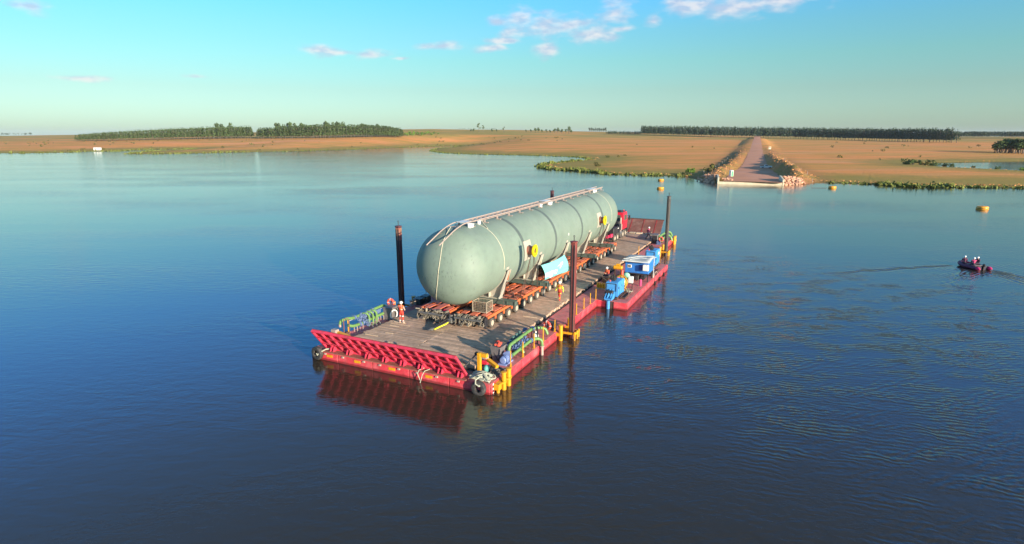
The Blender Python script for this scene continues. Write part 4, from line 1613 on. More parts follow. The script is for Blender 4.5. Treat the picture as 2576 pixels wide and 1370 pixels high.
def spud(U, V, ztop, mat, label, shape, cap, capmat=None, zb=-3.0):
    t = Thing('spud_pile', label, 'pile', (U, V, 0), group='spud piles of the barge')
    w = 0.43
    if shape == 'box':
        mb = MB().box((U, V, (zb + ztop) / 2), (w, w, ztop - zb), bev=0.035)
        t.part('shaft', mb, mat)
        for s in (-1, 1):
            t.part('rubbing_strip', MB().span(U - w / 2 - 0.03, U - w / 2 + 0.005, V + s * 0.12 - 0.035, V + s * 0.12 + 0.035, -1, ztop - 0.25), 'steel_dark')
    else:
        t.part('shaft', MB().cyl((U, V, zb), (U, V, ztop), w / 2 + 0.02, n=18), mat, smooth=True)
        for a in (0.6, 2.2, 3.7, 5.2):
            t.part('rubbing_strip', MB().box((U + 0.235 * math.cos(a), V + 0.235 * math.sin(a), (ztop - 1) / 2), (0.05, 0.07, ztop + 0.4), rz=a), 'steel_dark')
    t.part('cap', MB().lathe([(0.34, 0), (0.34, 0.06), (0.2, 0.09)], (U, V, ztop - 0.02), n=8), mat)
    t.part('pin', MB().cyl((U, V, ztop + 0.05), (U, V, ztop + 0.42), 0.035, n=6).torus((U, V, ztop + 0.46), 0.06, 0.02, axis=(1, 0, 0), n=8, m=5), 'steel_dark')
    if capmat:
        t.part('worn_band', MB().box((U, V, ztop - 0.72), (w + 0.012, w + 0.012, 1.2), bev=0.035), capmat)


spud(12.75, -0.95, 8.15, 'spud_red', 'red oxide spud pile standing beside the man in yellow', 'box', True)
spud(12.75, 16.35, 8.25, 'spud_dark', 'dark maroon spud pile with worn top by the grey cabinet', 'box', True, 'spud_bare')
spud(50.9, -0.95, 8.25, 'spud_black', 'black round spud pile beyond the blue machines', 'round', True)
spud(50.9, 16.35, 8.3, 'spud_dark', 'dark spud pile whose top shows over the tank walkway', 'box', True)


def bracket(U, V, sgn, label):
    t = Thing('spud_bracket', label, 'bracket', (U, V, 0), group='spud brackets')
    mb = MB().span(U - 0.62, U + 0.62, V - sgn * 0.42 - 0.06, V - sgn * 0.42 + 0.06, DECK - 0.28, DECK - 0.1)
    for s in (-1, 1):
        mb.span(U + s * 0.48 - 0.07, U + s * 0.48 + 0.07, min(V - sgn * 0.4, V + sgn * 0.95), max(V - sgn * 0.4, V + sgn * 0.95), DECK - 0.27, DECK - 0.11)
    t.part('collar', mb, 'yellow')
    for dU, dV in ((-0.5, -sgn * 0.42), (0.5, -sgn * 0.42), (0.0, -sgn * 0.46)):
        t.part('guide_tube', MB().cyl((U + dU, V + dV, -0.6), (U + dU, V + dV, DECK - 0.02), 0.075, n=10), 'yellow', smooth=True)
    for k in (-1.0, 1.05):
        t.part('bollard', MB().cyl((U + k, V + sgn * 0.62, -0.6), (U + k, V + sgn * 0.62, 1.28), 0.17, n=14).lathe([(0.22, 0), (0.22, 0.05)], (U + k, V + sgn * 0.62, 1.27), n=14), 'yellow', smooth=True)
        t.part('bracket_arm', MB().box((U + k, V + sgn * 0.75, DECK - 0.2), (0.5, 0.5, 0.26), bev=0.03), 'yellow')


bracket(12.75, -0.95, 1, 'yellow bracket gripping the red oxide spud at the hull side')
bracket(50.9, -0.95, 1, 'yellow bracket gripping the black spud beyond the blue machines')
bracket(12.75, 16.35, -1, 'yellow bracket of the maroon spud on the shaded hull side')


def corner_bollards(U, label, s=1):
    t = Thing('corner_bollards', label, 'bollard', (U, 0, 0), group='yellow twin bollards at the barge corners')
    for k in (0.0, 0.72 * s):
        mb = MB().cyl((U + k, -0.40, -0.55), (U + k, -0.40, 1.22), 0.165, n=14).lathe([(0.215, 0), (0.215, 0.05), (0.1, 0.07)], (U + k, -0.40, 1.2), n=14)
        t.part('bollard', mb, 'yellow', smooth=True)
        t.part('collar', MB().cyl((U + k, -0.40, 0.55), (U + k, -0.40, 0.62), 0.22, n=14), 'yellow', smooth=True)
    t.part('shelf_plate', MB().box((U + 0.36 * s, -0.24, 0.56), (1.45, 0.52, 0.12), bev=0.03), 'yellow')
    t.part('socket_block', MB().box((U - 0.62 * s, -0.25, 0.42), (0.42, 0.42, 0.42), bev=0.03), 'yellow')
    t.part('stub_tube', MB().cyl((U - 0.62 * s, -0.28, -0.35), (U - 0.62 * s, -0.28, 0.25), 0.12, n=12), 'yellow', smooth=True)
    return t


corner_bollards(1.15, 'yellow twin bollards at the near corner below the rope heap')
corner_bollards(60.6, 'yellow twin bollards at the far corner behind the black spud', -1)
# black and white draught scale by the near corner
t = Thing('draught_scale', 'black and white striped draught scale at the near hull corner', 'marking', (0.32, -0.03, 0))
for i in range(8):
    t.part('scale_band', MB().box((0.32, -0.035, 0.62 - 0.155 * i), (0.13, 0.025, 0.14)), 'white' if i % 2 == 0 else 'black')

# ------------------------------------------------------------------ fenders


def fender(U, V, z, axis, label, R=0.36, r=0.17):
    t = Thing('tyre_fender', label, 'tyre', (U, V, z), group='tyre fenders on the near end')
    prof = [(0.24, -0.17), (0.34, -0.19), (0.47, -0.16), (0.52, -0.08), (0.53, 0.0), (0.52, 0.08), (0.47, 0.16), (0.34, 0.19), (0.24, 0.17), (0.26, 0.0), (0.24, -0.17)]
    mb = MB()
    ax = Vector(axis).normalized()
    s = ax.orthogonal().normalized()
    tt = ax.cross(s)
    n = 28
    pts = []
    for rr, h in prof[:-1]:
        for k in range(n):
            a = 2 * math.pi * k / n
            pts.append(Vector((U, V, z)) + ax * h + (s * math.cos(a) + tt * math.sin(a)) * rr)
    fs = []
    m_ = len(prof) - 1
    for i in range(m_):
        j = (i + 1) % m_
        for k in range(n):
            k2 = (k + 1) % n
            fs.append((i * n + k, i * n + k2, j * n + k2, j * n + k))
    mb.add(pts, fs)
    t.part('tyre', mb, 'fender', smooth=True)
    return t


f1 = fender(-0.25, 0.74, 0.42, (1, 0.05, 0), 'black tyre fender hung below the pale rope heap')
f1.part('hanging_rope', MB().tube([(0.25, 0.75, 1.0), (0.0, 0.8, 1.12), (-0.3, 0.95, 0.98), (-0.5, 0.85, 0.8), (-0.48, 0.6, 0.68), (-0.2, 0.5, 0.72)], 0.055, 7), 'rope_pale', smooth=True)
f2 = fender(-0.25, 14.6, 0.55, (1, -0.1, 0), 'black tyre fender hung at the corner under the ramp tip')
f2.part('hanging_rope', MB().tube([(0.3, 13.7, 0.85), (0.0, 13.95, 0.88), (-0.35, 14.2, 0.72), (-0.5, 14.4, 0.5), (-0.45, 14.5, 0.6)], 0.05, 7), 'rope_pale', smooth=True)
single('mooring_rope', MB().tube([(0.3, 5.35, 0.8), (-0.2, 5.45, 0.82), (-0.32, 5.5, 0.6), (-0.36, 5.25, 0.1), (-0.45, 5.35, -0.25), (-0.4, 5.25, 0.0), (-0.34, 5.1, 0.55), (-0.2, 5.0, 0.82), (0.3, 4.9, 0.8)], 0.03, 6), 'rope_pale', 'pale rope loop hanging over the near edge of the barge', 'rope', (-0.2, 5.3, 0.5), smooth=True)


def rope_heap(name, label, c, size, n, mat, seed, rad=0.035):
    rs = random.Random(seed)
    mb = MB()
    path = []
    a = 0.0
    for i in range(n):
        a += rs.uniform(0.5, 1.3)
        r = rs.uniform(0.35, 1.0)
        path.append((c[0] + size[0] * r * math.cos(a), c[1] + size[1] * r * math.sin(a * 1.13 + 0.3), c[2] + rad + size[2] * rs.random() * (1.1 - r)))
    # smooth
    P = [Vector(p) for p in path]
    S = []
    for i in range(len(P) - 1):
        p0, p1, p2, p3 = P[max(i - 1, 0)], P[i], P[i + 1], P[min(i + 2, len(P) - 1)]
        for k in range(4):
            q = k / 4
            S.append(0.5 * ((2 * p1) + (p2 - p0) * q + (2 * p0 - 5 * p1 + 4 * p2 - p3) * q * q + (3 * p1 - p0 - 3 * p2 + p3) * q ** 3))
    for p in S:
        p.z = max(p.z, c[2] + rad)
    mb.tube(S, rad, 6)
    return single(name, mb, mat, label, 'rope', c, smooth=True)


rope_heap('rope_heap', 'heap of pale mooring rope on the near corner', (0.72, 0.95, DECK), (0.66, 0.95, 0.55), 80, 'rope_pale', 1, 0.05)
rope_heap('rope_heap', 'dark rope heap beside the yellow beam at the near corner', (1.95, 0.6, DECK), (0.8, 0.55, 0.45), 70, 'rope_dark', 2, 0.045)
rope_heap('rope_heap', 'loose grey rope behind the yellow corner post', (1.6, 1.9, DECK), (0.5, 0.6, 0.15), 26, 'rope_dark', 3, 0.035)
rope_heap('hose_coil', 'pale hose tangle on the sponson beside the yellow reel', (27.0, -1.9, DECK), (0.75, 0.55, 0.12), 26, 'rope_pale', 4, 0.04)

# ------------------------------------------------------------------ ramp hoists (yellow)
t = Thing('ramp_hoist', 'yellow hoist post and fallen arm at the near corner by the ropes', 'hoist', (1.15, 1.45, DECK), group='yellow ramp hoists')
t.part('post', MB().box((1.15, 1.45, DECK + 0.78), (0.24, 0.24, 1.56), bev=0.02), 'yellow')
t.part('elbow', MB().box((1.22, 1.18, DECK + 1.42), (0.26, 0.62, 0.26), bev=0.02), 'yellow')
t.part('arm', MB().bar((1.65, 1.05, DECK + 0.95), (1.25, 0.15, DECK + 0.75), 0.24, 0.2), 'yellow')
t.part('prop', MB().bar((1.45, 0.75, DECK), (1.45, 0.65, DECK + 0.80), 0.1), 'steel_dark')
t.part('strut', MB().bar((0.75, 2.6, DECK + 0.3), (1.5, 1.85, DECK + 1.3), 0.08), 'steel_dark')
t.part('jack', MB().box((1.55, 1.8, DECK + 1.3), (0.25, 0.35, 0.18)), 'steel_dark')
t = Thing('ramp_hoist', 'long yellow hoist arm lying behind the ramp tip', 'hoist', (1.7, 14.6, DECK), group='yellow ramp hoists')
t.part('arm', MB().bar((2.05, 14.55, DECK + 0.72), (1.75, 12.85, DECK + 0.55), 0.28, 0.24), 'yellow')
t.part('post', MB().box((1.6, 14.9, DECK + 0.4), (0.35, 0.35, 0.8), bev=0.02), 'hull_brown')
t.part('prop', MB().bar((1.8, 13.2, DECK), (1.8, 13.2, DECK + 0.5), 0.12), 'steel_dark')
t.part('head', MB().box((1.95, 14.8, DECK + 0.85), (0.4, 0.5, 0.3), bev=0.03), 'walk')
for (U, V, m_, lab, nm) in ((1.55, 1.12, 'valve_green', 'teal plastic drum bag behind the yellow corner post', 'bag'), (2.55, 1.75, 'red_bright', 'bright red fuel can behind the yellow arm', 'fuel_can')):
    if nm == 'bag':
        single('bag', MB().ell((U, V, DECK + 0.3), (0.26, 0.2, 0.32)), M('teal_plastic', (0.10, 0.36, 0.33), 0.5), lab, 'bag', (U, V, DECK), smooth=True)
    else:
        t = Thing('fuel_can', lab, 'can', (U, V, DECK))
        t.part('body', MB().box((U, V, DECK + 0.32), (0.35, 0.5, 0.3), bev=0.05), m_)
        t.part('cap', MB().cyl((U, V + 0.15, DECK + 0.46), (U, V + 0.15, DECK + 0.54), 0.05, n=8), 'black')
        t.part('handle', MB().torus((U, V - 0.05, DECK + 0.47), 0.09, 0.02, axis=(1, 0, 0), n=10, m=5, arc=math.pi), m_)
single('open_tyre', MB().torus((1.95, 1.25, DECK + 0.12), 0.28, 0.11, n=20, m=8), 'fender', 'black tyre lying flat behind the yellow corner post', 'tyre', (1.95, 1.25, DECK), smooth=True)
# loose dunnage by the ramp
rd_ = random.Random(8)
labs = ['short board', 'weathered batten', 'split plank end', 'dark baulk', 'narrow slat', 'flat offcut']
DUN = [(1.9, 10.6, 1.5, 0.16), (1.8, 10.2, 1.1, 0.2), (2.1, 9.9, 1.7, 0.12), (2.2, 9.45, 1.2, 0.22), (1.7, 9.1, 0.9, 0.14), (2.0, 8.5, 0.6, 0.1), (1.75, 8.0, 1.3, 0.1), (1.7, 7.4, 1.0, 0.14), (1.6, 6.8, 0.8, 0.2), (1.75, 6.3, 0.9, 0.12), (1.6, 5.8, 0.7, 0.28), (1.7, 5.2, 0.6, 0.24), (1.6, 4.6, 1.2, 0.16), (1.75, 4.0, 0.9, 0.2), (1.65, 3.4, 1.0, 0.12), (1.9, 2.9, 0.8, 0.3), (2.6, 9.3, 1.0, 0.1)]
for i, (U, V, L_, w) in enumerate(DUN):
    a = rd_.uniform(-0.5, 0.5) + (0.9 if i < 5 else 1.3)
    single('dunnage_board', MB().box((U, V, TOP + 0.06), (L_, w, 0.10), rz=a, bev=0.012), 'plank_pale' if i % 3 == 2 else 'plank', 'loose dunnage board lying on the deck behind the lattice ramp', 'board', (U, V, TOP), group='loose dunnage behind the near ramp')


# ------------------------------------------------------------------ pipe manifolds


def arcpath(pts, r=0.3, n=5):
    """polyline with rounded corners"""
    P = [Vector(p) for p in pts]
    out = [P[0]]
    for i in range(1, len(P) - 1):
        a, b, c = P[i - 1], P[i], P[i + 1]
        d1, d2 = (a - b), (c - b)
        k = min(r, d1.length * 0.48, d2.length * 0.48)
        s, e = b + d1.normalized() * k, b + d2.normalized() * k
        for j in range(n + 1):
            q = j / n
            out.append(s * (1 - q) ** 2 + b * 2 * q * (1 - q) + e * q * q)
    out.append(P[-1])
    return out


def flange(mb, c, axis, R=0.24, th=0.09):
    ax = Vector(axis).normalized()
    c = Vector(c)
    mb.cyl(c - ax * th / 2, c + ax * th / 2, R, n=12)


def handwheel(t, c, axis, R=0.16):
    mb = MB().torus(c, R, 0.025, axis=axis, n=14, m=5)
    ax = Vector(axis).normalized()
    s = ax.orthogonal().normalized()
    for d in (s, ax.cross(s)):
        mb.bar(Vector(c) - d * R, Vector(c) + d * R, 0.03)
    mb.cyl(Vector(c) - ax * 0.2, Vector(c), 0.03, n=6)
    return t.part('handwheel', mb, 'valve', smooth=True)


def stanchion(U, V, label, group, mat='yellow', h=1.05, z=DECK, r=0.04, foot=True, lean=0.0):
    mb = MB().cyl((U, V, z), (U + lean, V, z + h), r, n=8)
    if foot:
        mb.bar((U, V, z + 0.35), (U + 0.25, V + 0.05, z), 0.05).box((U, V, z + 0.02), (0.16, 0.16, 0.03))
    return single('stanchion', mb, mat, label, 'post', (U, V, z), group=group, smooth=True)


def valve_body(t, c, axis, mat='valve'):
    c = Vector(c)
    mb = MB().ell(c, (0.17, 0.17, 0.17), 10, 6)
    flange(mb, c - Vector(axis) * 0.17, axis, 0.2, 0.06)
    flange(mb, c + Vector(axis) * 0.17, axis, 0.2, 0.06)
    mb.cyl(c, c + Vector((0, 0, 0.3)), 0.06, n=8)
    mb.lathe([(0.13, 0), (0.13, 0.03), (0.03, 0.05)], c + Vector((0, 0, 0.3)), n=10)
    return t.part('valve', mb, mat, smooth=True)


t = Thing('ballast_manifold', 'green pipe manifold with blue valves beside the red oxide spud', 'pipework', (6.5, 0.8, DECK), group='green ballast pipe manifolds')
t.part('upper_pipe', MB().tube(arcpath([(4.6, 0.92, 1.0), (4.62, 0.92, 1.72), (8.9, 0.92, 1.74), (9.35, 0.55, 1.70), (9.6, 0.15, 1.62), (9.62, -0.02, 1.15)], 0.45), 0.125, 12), 'green', smooth=True)
t.part('lower_pipe', MB().tube(arcpath([(4.0, 0.37, 1.28), (7.35, 0.36, 1.36), (7.9, 0.1, 1.34), (8.05, -0.2, 1.2), (8.05, -0.24, 0.75)], 0.4), 0.125, 12), 'green', smooth=True)
t.part('drop_pipe', MB().cyl((8.05, -0.24, 0.76), (8.05, -0.24, -0.5), 0.115, n=12).cyl((8.05, -0.24, 0.70), (8.05, -0.24, 0.76), 0.19, n=12), 'walk', smooth=True)
t.part('branch_stub', MB().cyl((5.55, 0.37, 1.3), (5.55, 0.2, 0.95), 0.12, n=10), 'green', smooth=True)
for c, ax in (((8.78, 0.92, 1.74), (1, 0, 0)), ((7.2, 0.36, 1.355), (1, 0, 0)), ((4.62, 0.92, 1.1), (0, 0, 1))):
    mb = MB()
    flange(mb, c, ax, 0.2, 0.16)
    t.part('flange', mb, 'valve', smooth=True)
for (U, V, z, m_) in ((5.5, 1.25, 1.45, 'valve'), (6.1, 1.3, 1.55, 'valve_green'), (6.7, 1.3, 1.6, 'valve_green'), (7.25, 1.3, 1.62, 'valve_green'), (5.2, 0.66, 1.30, 'valve'), (5.7, 0.66, 1.32, 'valve'), (6.3, 0.66, 1.36, 'valve'), (6.9, 0.66, 1.42, 'valve')):
    valve_body(t, (U, V, z), (0, 1, 0), m_)
for U in (5.35, 5.9, 6.5, 7.1):
    t.part('cross_pipe', MB().tube(arcpath([(U, 0.37, 1.34), (U, 0.75, 1.34), (U, 1.3, 1.42), (U, 1.45, 1.15), (U, 1.5, DECK)], 0.2), 0.075, 8), 'valve_green', smooth=True)
t.part('side_valve', MB().ell((8.85, 1.6, 1.55), (0.2, 0.16, 0.16)).cyl((8.55, 1.6, 1.5), (9.15, 1.6, 1.5), 0.1, n=8).cyl((8.85, 1.6, DECK), (8.85, 1.6, 1.5), 0.05, n=6), 'valve', smooth=True)
for U, V, h in ((4.9, 0.62, 0.5), (6.9, 0.28, 0.5), (5.9, 0.30, 0.5), (7.7, 0.9, 0.85), (8.7, 0.8, 0.85)):
    t.part('pipe_stand', MB().bar((U, V - 0.15, DECK), (U, V - 0.15, DECK + h), 0.05).bar((U, V + 0.15, DECK), (U, V + 0.15, DECK + h), 0.05).bar((U, V - 0.17, DECK + h), (U, V + 0.17, DECK + h), 0.06), 'hull_brown')
t.part('hanger_frame', MB().bar((8.35, 0.3, DECK), (8.35, 0.3, 2.0), 0.09).bar((9.0, 0.62, DECK), (9.0, 0.62, 1.95), 0.08).bar((8.35, 0.3, 1.98), (9.0, 0.62, 1.93), 0.07), 'steel_dark')
for (U, V, z) in ((8.45, 0.45, 1.30), (8.9, 0.75, 1.30)):
    single('white_bucket', MB().lathe([(0.10, -0.2), (0.16, -0.16), (0.20, 0.05), (0.16, 0.2), (0.05, 0.26)], (U, V, z), n=12), 'white', 'white plastic jug hanging on the dark frame between green pipes', 'jug', (U, V, z), group='white jugs by the green pipes', smooth=True)

t = Thing('pump_motor', 'blue grey electric pump motor at the near end of the green pipes', 'motor', (3.75, 0.8, DECK))
t.part('motor', MB().cyl((3.35, 0.78, 1.05), (3.9, 0.78, 1.05), 0.25, n=18).lathe([(0.26, 0), (0.2, -0.06), (0.06, -0.07)], (3.35, 0.78, 1.05), axis=(1, 0, 0), n=18), 'motor', smooth=True)
mb = MB()
for k in range(14):
    a = 2 * math.pi * k / 14
    mb.bar((3.42, 0.78 + 0.26 * math.cos(a), 1.05 + 0.26 * math.sin(a)), (3.85, 0.78 + 0.26 * math.cos(a), 1.05 + 0.26 * math.sin(a)), 0.02, 0.02)
t.part('cooling_fin', mb, 'motor')
t.part('volute', MB().cyl((3.98, 0.78, 1.15), (4.22, 0.78, 1.15), 0.34, n=18).cyl((4.1, 0.9, 1.2), (4.6, 0.92, 1.2), 0.16, n=12).cyl((4.1, 0.37, 1.28), (4.1, 0.7, 1.2), 0.14, n=10), 'motor', smooth=True)
t.part('base_frame', MB().box((3.8, 0.78, DECK + 0.05), (1.2, 0.62, 0.10)), 'motor')
t.part('foot', MB().span(3.45, 3.55, 0.6, 0.96, DECK + 0.1, 0.85).span(3.75, 3.85, 0.6, 0.96, DECK + 0.1, 0.85), 'motor')

t = Thing('control_hopper', 'dark grey tapered control bin topped with a red bundle', 'cabinet', (4.1, 1.55, DECK), group='grey cabinets on the side decks')
mb = MB()
P0_ = [(3.85, 1.35), (4.35, 1.35), (4.35, 1.85), (3.85, 1.85)]
P1_ = [(3.75, 1.2), (4.65, 1.15), (4.65, 1.95), (3.75, 2.0)]
v_ = [(a, b, DECK) for a, b in P0_] + [(a, b, 1.75) for a, b in P1_]
mb.add(v_, [(0, 3, 2, 1), (4, 5, 6, 7), (0, 1, 5, 4), (1, 2, 6, 5), (2, 3, 7, 6), (3, 0, 4, 7)])
t.part('bin', mb, 'cabinet')
t.part('stiffener', MB().bar((3.80, 1.95, 1.70), (3.84, 1.40, 0.75), 0.05).bar((3.82, 1.28, 1.7), (3.86, 1.38, 0.75), 0.05), 'steel_dark')
t.part('rim', MB().bar((3.75, 1.2, 1.76), (3.75, 2.0, 1.76), 0.05).bar((4.65, 1.15, 1.76), (4.65, 1.95, 1.76), 0.05).bar((3.75, 1.2, 1.76), (4.65, 1.15, 1.76), 0.05).bar((3.75, 2.0, 1.76), (4.65, 1.95, 1.76), 0.05), 'cabinet')
rs_ = random.Random(4)
mb = MB()
for i in range(9):
    mb.ell((4.1 + rs_.uniform(-.22, .22), 1.6 + rs_.uniform(-.22, .22), 1.86 + rs_.uniform(0, .18)), (rs_.uniform(.08, .17), rs_.uniform(.08, .17), rs_.uniform(.06, .13)), 8, 5)
single('red_bundle', mb, 'ring', 'crumpled red life jacket bundle on top of the tapered bin', 'bundle', (4.1, 1.6, 1.8), smooth=True)

# port-side manifold
t = Thing('ballast_manifold', 'green pipe manifold with blue handwheels on the water side of the grey cabinet', 'pipework', (6.0, 15.0, DECK), group='green ballast pipe manifolds')
t.part('upper_pipe', MB().tube(arcpath([(3.05, 15.25, 1.72), (3.1, 15.2, 2.02), (3.75, 15.1, 2.05), (4.5, 15.12, 1.86), (8.35, 15.12, 1.93), (8.75, 15.0, 1.72)], 0.3), 0.125, 12), 'green', smooth=True)
t.part('lower_pipe', MB().tube(arcpath([(3.7, 15.05, 1.5), (4.1, 14.9, 1.30), (5.0, 14.88, 1.24), (8.3, 14.88, 1.32)], 0.4), 0.125, 12), 'green', smooth=True)
t.part('pipe_tip', MB().cyl((3.05, 15.25, 1.76), (3.05, 15.25, 1.52), 0.12, n=10), 'walk', smooth=True)
for i, U in enumerate((5.75, 6.25, 6.72)):
    t.part('cross_pipe', MB().tube(arcpath([(U - 0.05, 15.1, 1.93), (U, 14.72, 1.96), (U + 0.18, 14.66, 1.7), (U + 0.15, 14.66, DECK + 0.1)], 0.2), 0.085, 8), 'green', smooth=True)
    t.part('spout', MB().tube(arcpath([(U + 0.1, 14.8, 0.98), (U + 0.12, 14.35, 0.98), (U - 0.35, 13.75, 0.80)], 0.1), 0.055, 6), 'walk', smooth=True)
mb = MB()
flange(mb, (4.62, 15.12, 1.87), (1, 0, 0), 0.21, 0.16)
t.part('flange', mb, 'valve', smooth=True)
mb = MB()
flange(mb, (4.95, 14.88, 1.24), (1, 0, 0), 0.21, 0.2)
t.part('flange', mb, 'valve', smooth=True)
for (U, V, z) in ((5.3, 15.0, 1.78), (5.45, 14.88, 1.25), (5.9, 15.0, 1.7), (6.35, 15.0, 1.75), (6.8, 15.0, 1.78)):
    valve_body(t, (U, V, z), (1, 0, 0))
for c in ((4.85, 14.8, 1.72), (5.6, 14.6, 1.35), (5.65, 14.55, 1.1), (5.4, 14.75, 1.85)):
    handwheel(t, c, (-0.5, -0.8, 0.2))
t.part('valve_bank', MB().box((6.1, 15.05, 1.45), (2.0, 0.08, 0.4), bev=0.02).box((7.5, 15.0, 1.62), (0.7, 0.1, 0.35), bev=0.02), 'valve')
for U in (4.45, 5.15, 7.2, 7.9):
    t.part('pipe_stand', MB().bar((U, 14.72, DECK), (U, 14.72, 1.2), 0.05).bar((U, 15.05, DECK), (U, 15.05, 1.2), 0.05).bar((U, 14.7, 1.18), (U, 15.07, 1.18), 0.06), 'walk')
t = Thing('pipe_frame', 'tall thin brown frame beside the port pipe end', 'frame', (2.95, 14.6, DECK))
t.part('frame_post', MB().bar((2.9, 14.75, DECK), (2.92, 14.75, 2.2), 0.06), 'stanchion')
t.part('frame_post', MB().bar((3.25, 14.5, DECK), (3.27, 14.5, 2.15), 0.06), 'stanchion')
t.part('top_bow', MB().tube(arcpath([(2.92, 14.75, 2.15), (3.0, 14.7, 2.3), (3.2, 14.55, 2.3), (3.27, 14.5, 2.12)], 0.15), 0.03, 6), 'stanchion')
t.part('winch_drum', MB().cyl((3.0, 14.5, 1.0), (3.2, 14.75, 1.0), 0.2, n=12).box((3.1, 14.62, 0.82), (0.35, 0.4, 0.2)), 'hull_brown', smooth=True)

t = Thing('pump_cabinet', 'grey pump cabinet with round white rim by the man in orange', 'cabinet', (8.5, 14.5, DECK), group='grey cabinets on the side decks')
t.part('body', MB().box((8.5, 14.45, DECK + 0.55), (0.95, 0.85, 1.1), bev=0.04), 'cabinet')
t.part('lid', MB().box((8.5, 14.45, DECK + 1.13), (1.1, 1.0, 0.09), bev=0.02), 'cabinet')
t.part('round_rim', MB().torus((8.4, 14.0, DECK + 0.5), 0.40, 0.06, axis=(0.15, 1, 0), n=24, m=6), 'white', smooth=True)
t.part('louvre_panel', MB().box((8.75, 14.0, DECK + 0.55), (0.35, 0.05, 0.8)), 'steel_dark')
t.part('side_bracket', MB().box((9.08, 14.2, DECK + 0.85), (0.2, 0.3, 0.3)), 'steel_grey')


def life_ring(c, axis, label, post=None, R=0.30, arc=False):
    t = Thing('life_ring', label, 'life ring', c, group='red life rings')
    t.part('ring', MB().torus(c, R, 0.095, axis=axis, n=24, m=10), 'ring', smooth=True)
    mb = MB()
    ax = Vector(axis).normalized()
    s = ax.orthogonal().normalized()
    q = ax.cross(s)
    for k in range(4):
        a = k * math.pi / 2 + 0.78
        d = s * math.cos(a) + q * math.sin(a)
        tang = ax.cross(d)
        mb.torus(Vector(c) + d * R, 0.098, 0.022, axis=tang, n=12, m=5)
    t.part('grab_band', mb, 'reflective', smooth=True)
    if post:
        t.part('post', MB().bar((c[0] + 0.06, c[1], post), (c[0] + 0.06, c[1], c[2] + 0.35), 0.07), 'stanchion')
    return t


life_ring((10.1, 0.2, 1.72), (1, -0.35, 0.1), 'red life ring on a post next to the red oxide spud', DECK)
life_ring((9.35, 15.0, 1.95), (1, 0.1, 0.1), 'red life ring above the round-rimmed grey cabinet', DECK)
life_ring((54.6, 0.55, 1.6), (1, -0.2, 0.1), 'red life ring behind the black spud', DECK)

# starboard stanchions with a cable
YS = ((3.27, 'at the pump motor'), (5.32, 'beside the middle of the green pipes'), (7.34, 'by the pipe going over the side'), (9.13, 'just before the life ring'), (11.6, 'between the life ring and the red spud'), (16.86, 'first beyond the red spud'), (18.92, 'second beyond the red spud'), (20.78, 'third beyond the red spud'), (22.5, 'at the inner corner of the sponson'))
for U, lab in YS:
    stanchion(U, 0.14, 'yellow rail post on the starboard edge ' + lab, 'yellow rail posts', h=1.05 + (0.15 if U < 10 else 0))
stanchion(3.9, 15.2, 'yellow rail post at the water side of the pipe frame', 'yellow rail posts', h=1.1)
stanchion(9.9, 14.95, 'yellow rail post between the ring and the maroon spud', 'yellow rail posts', h=1.2)
single('rail_cable', MB().tube([(3.9, 15.2, 1.75), (6.5, 15.25, 1.62), (9.9, 14.95, 1.8)], 0.014, 5), 'white', 'thin pale rail cable strung behind the port pipes', 'cable', (6, 15.2, 1.6), group='thin rail cables')
single('rail_cable', MB().tube([(3.9, 15.2, 1.25), (6.5, 15.25, 1.15), (9.9, 14.95, 1.25)], 0.014, 5), 'white', 'lower thin pale rail cable behind the port pipes', 'cable', (6, 15.2, 1.2), group='thin rail cables')
for i, (U, lab) in enumerate(((23.59, 'nearest on the sponson corner'), (25.4, 'second along the sponson edge'), (27.58, 'third along the sponson edge'), (37.0, 'fourth, past the white cabin box'), (38.7, 'fifth, beside the far blue machine'), (40.1, 'sixth, before the sponson end'), (41.4, 'last at the far sponson end'))):
    stanchion(U, -2.85, 'thin brown rail post ' + lab, 'brown sponson rail posts', 'stanchion', h=1.25, r=0.028, foot=False)
single('rail_cable', MB().tube([(37.0, -2.85, 1.9), (38.7, -2.85, 1.86), (40.1, -2.85, 1.9), (41.4, -2.85, 1.9)], 0.015, 5), 'stanchion', 'brown rail cable along the far sponson posts', 'cable', (39, -2.85, 1.9), group='thin rail cables')
single('rail_cable', MB().tube([(23.59, -2.85, 1.3), (25.4, -2.85, 1.15), (27.58, -2.85, 1.3)], 0.015, 5), 'stanchion', 'brown rail cable along the near sponson posts', 'cable', (25.4, -2.85, 1.2), group='thin rail cables')
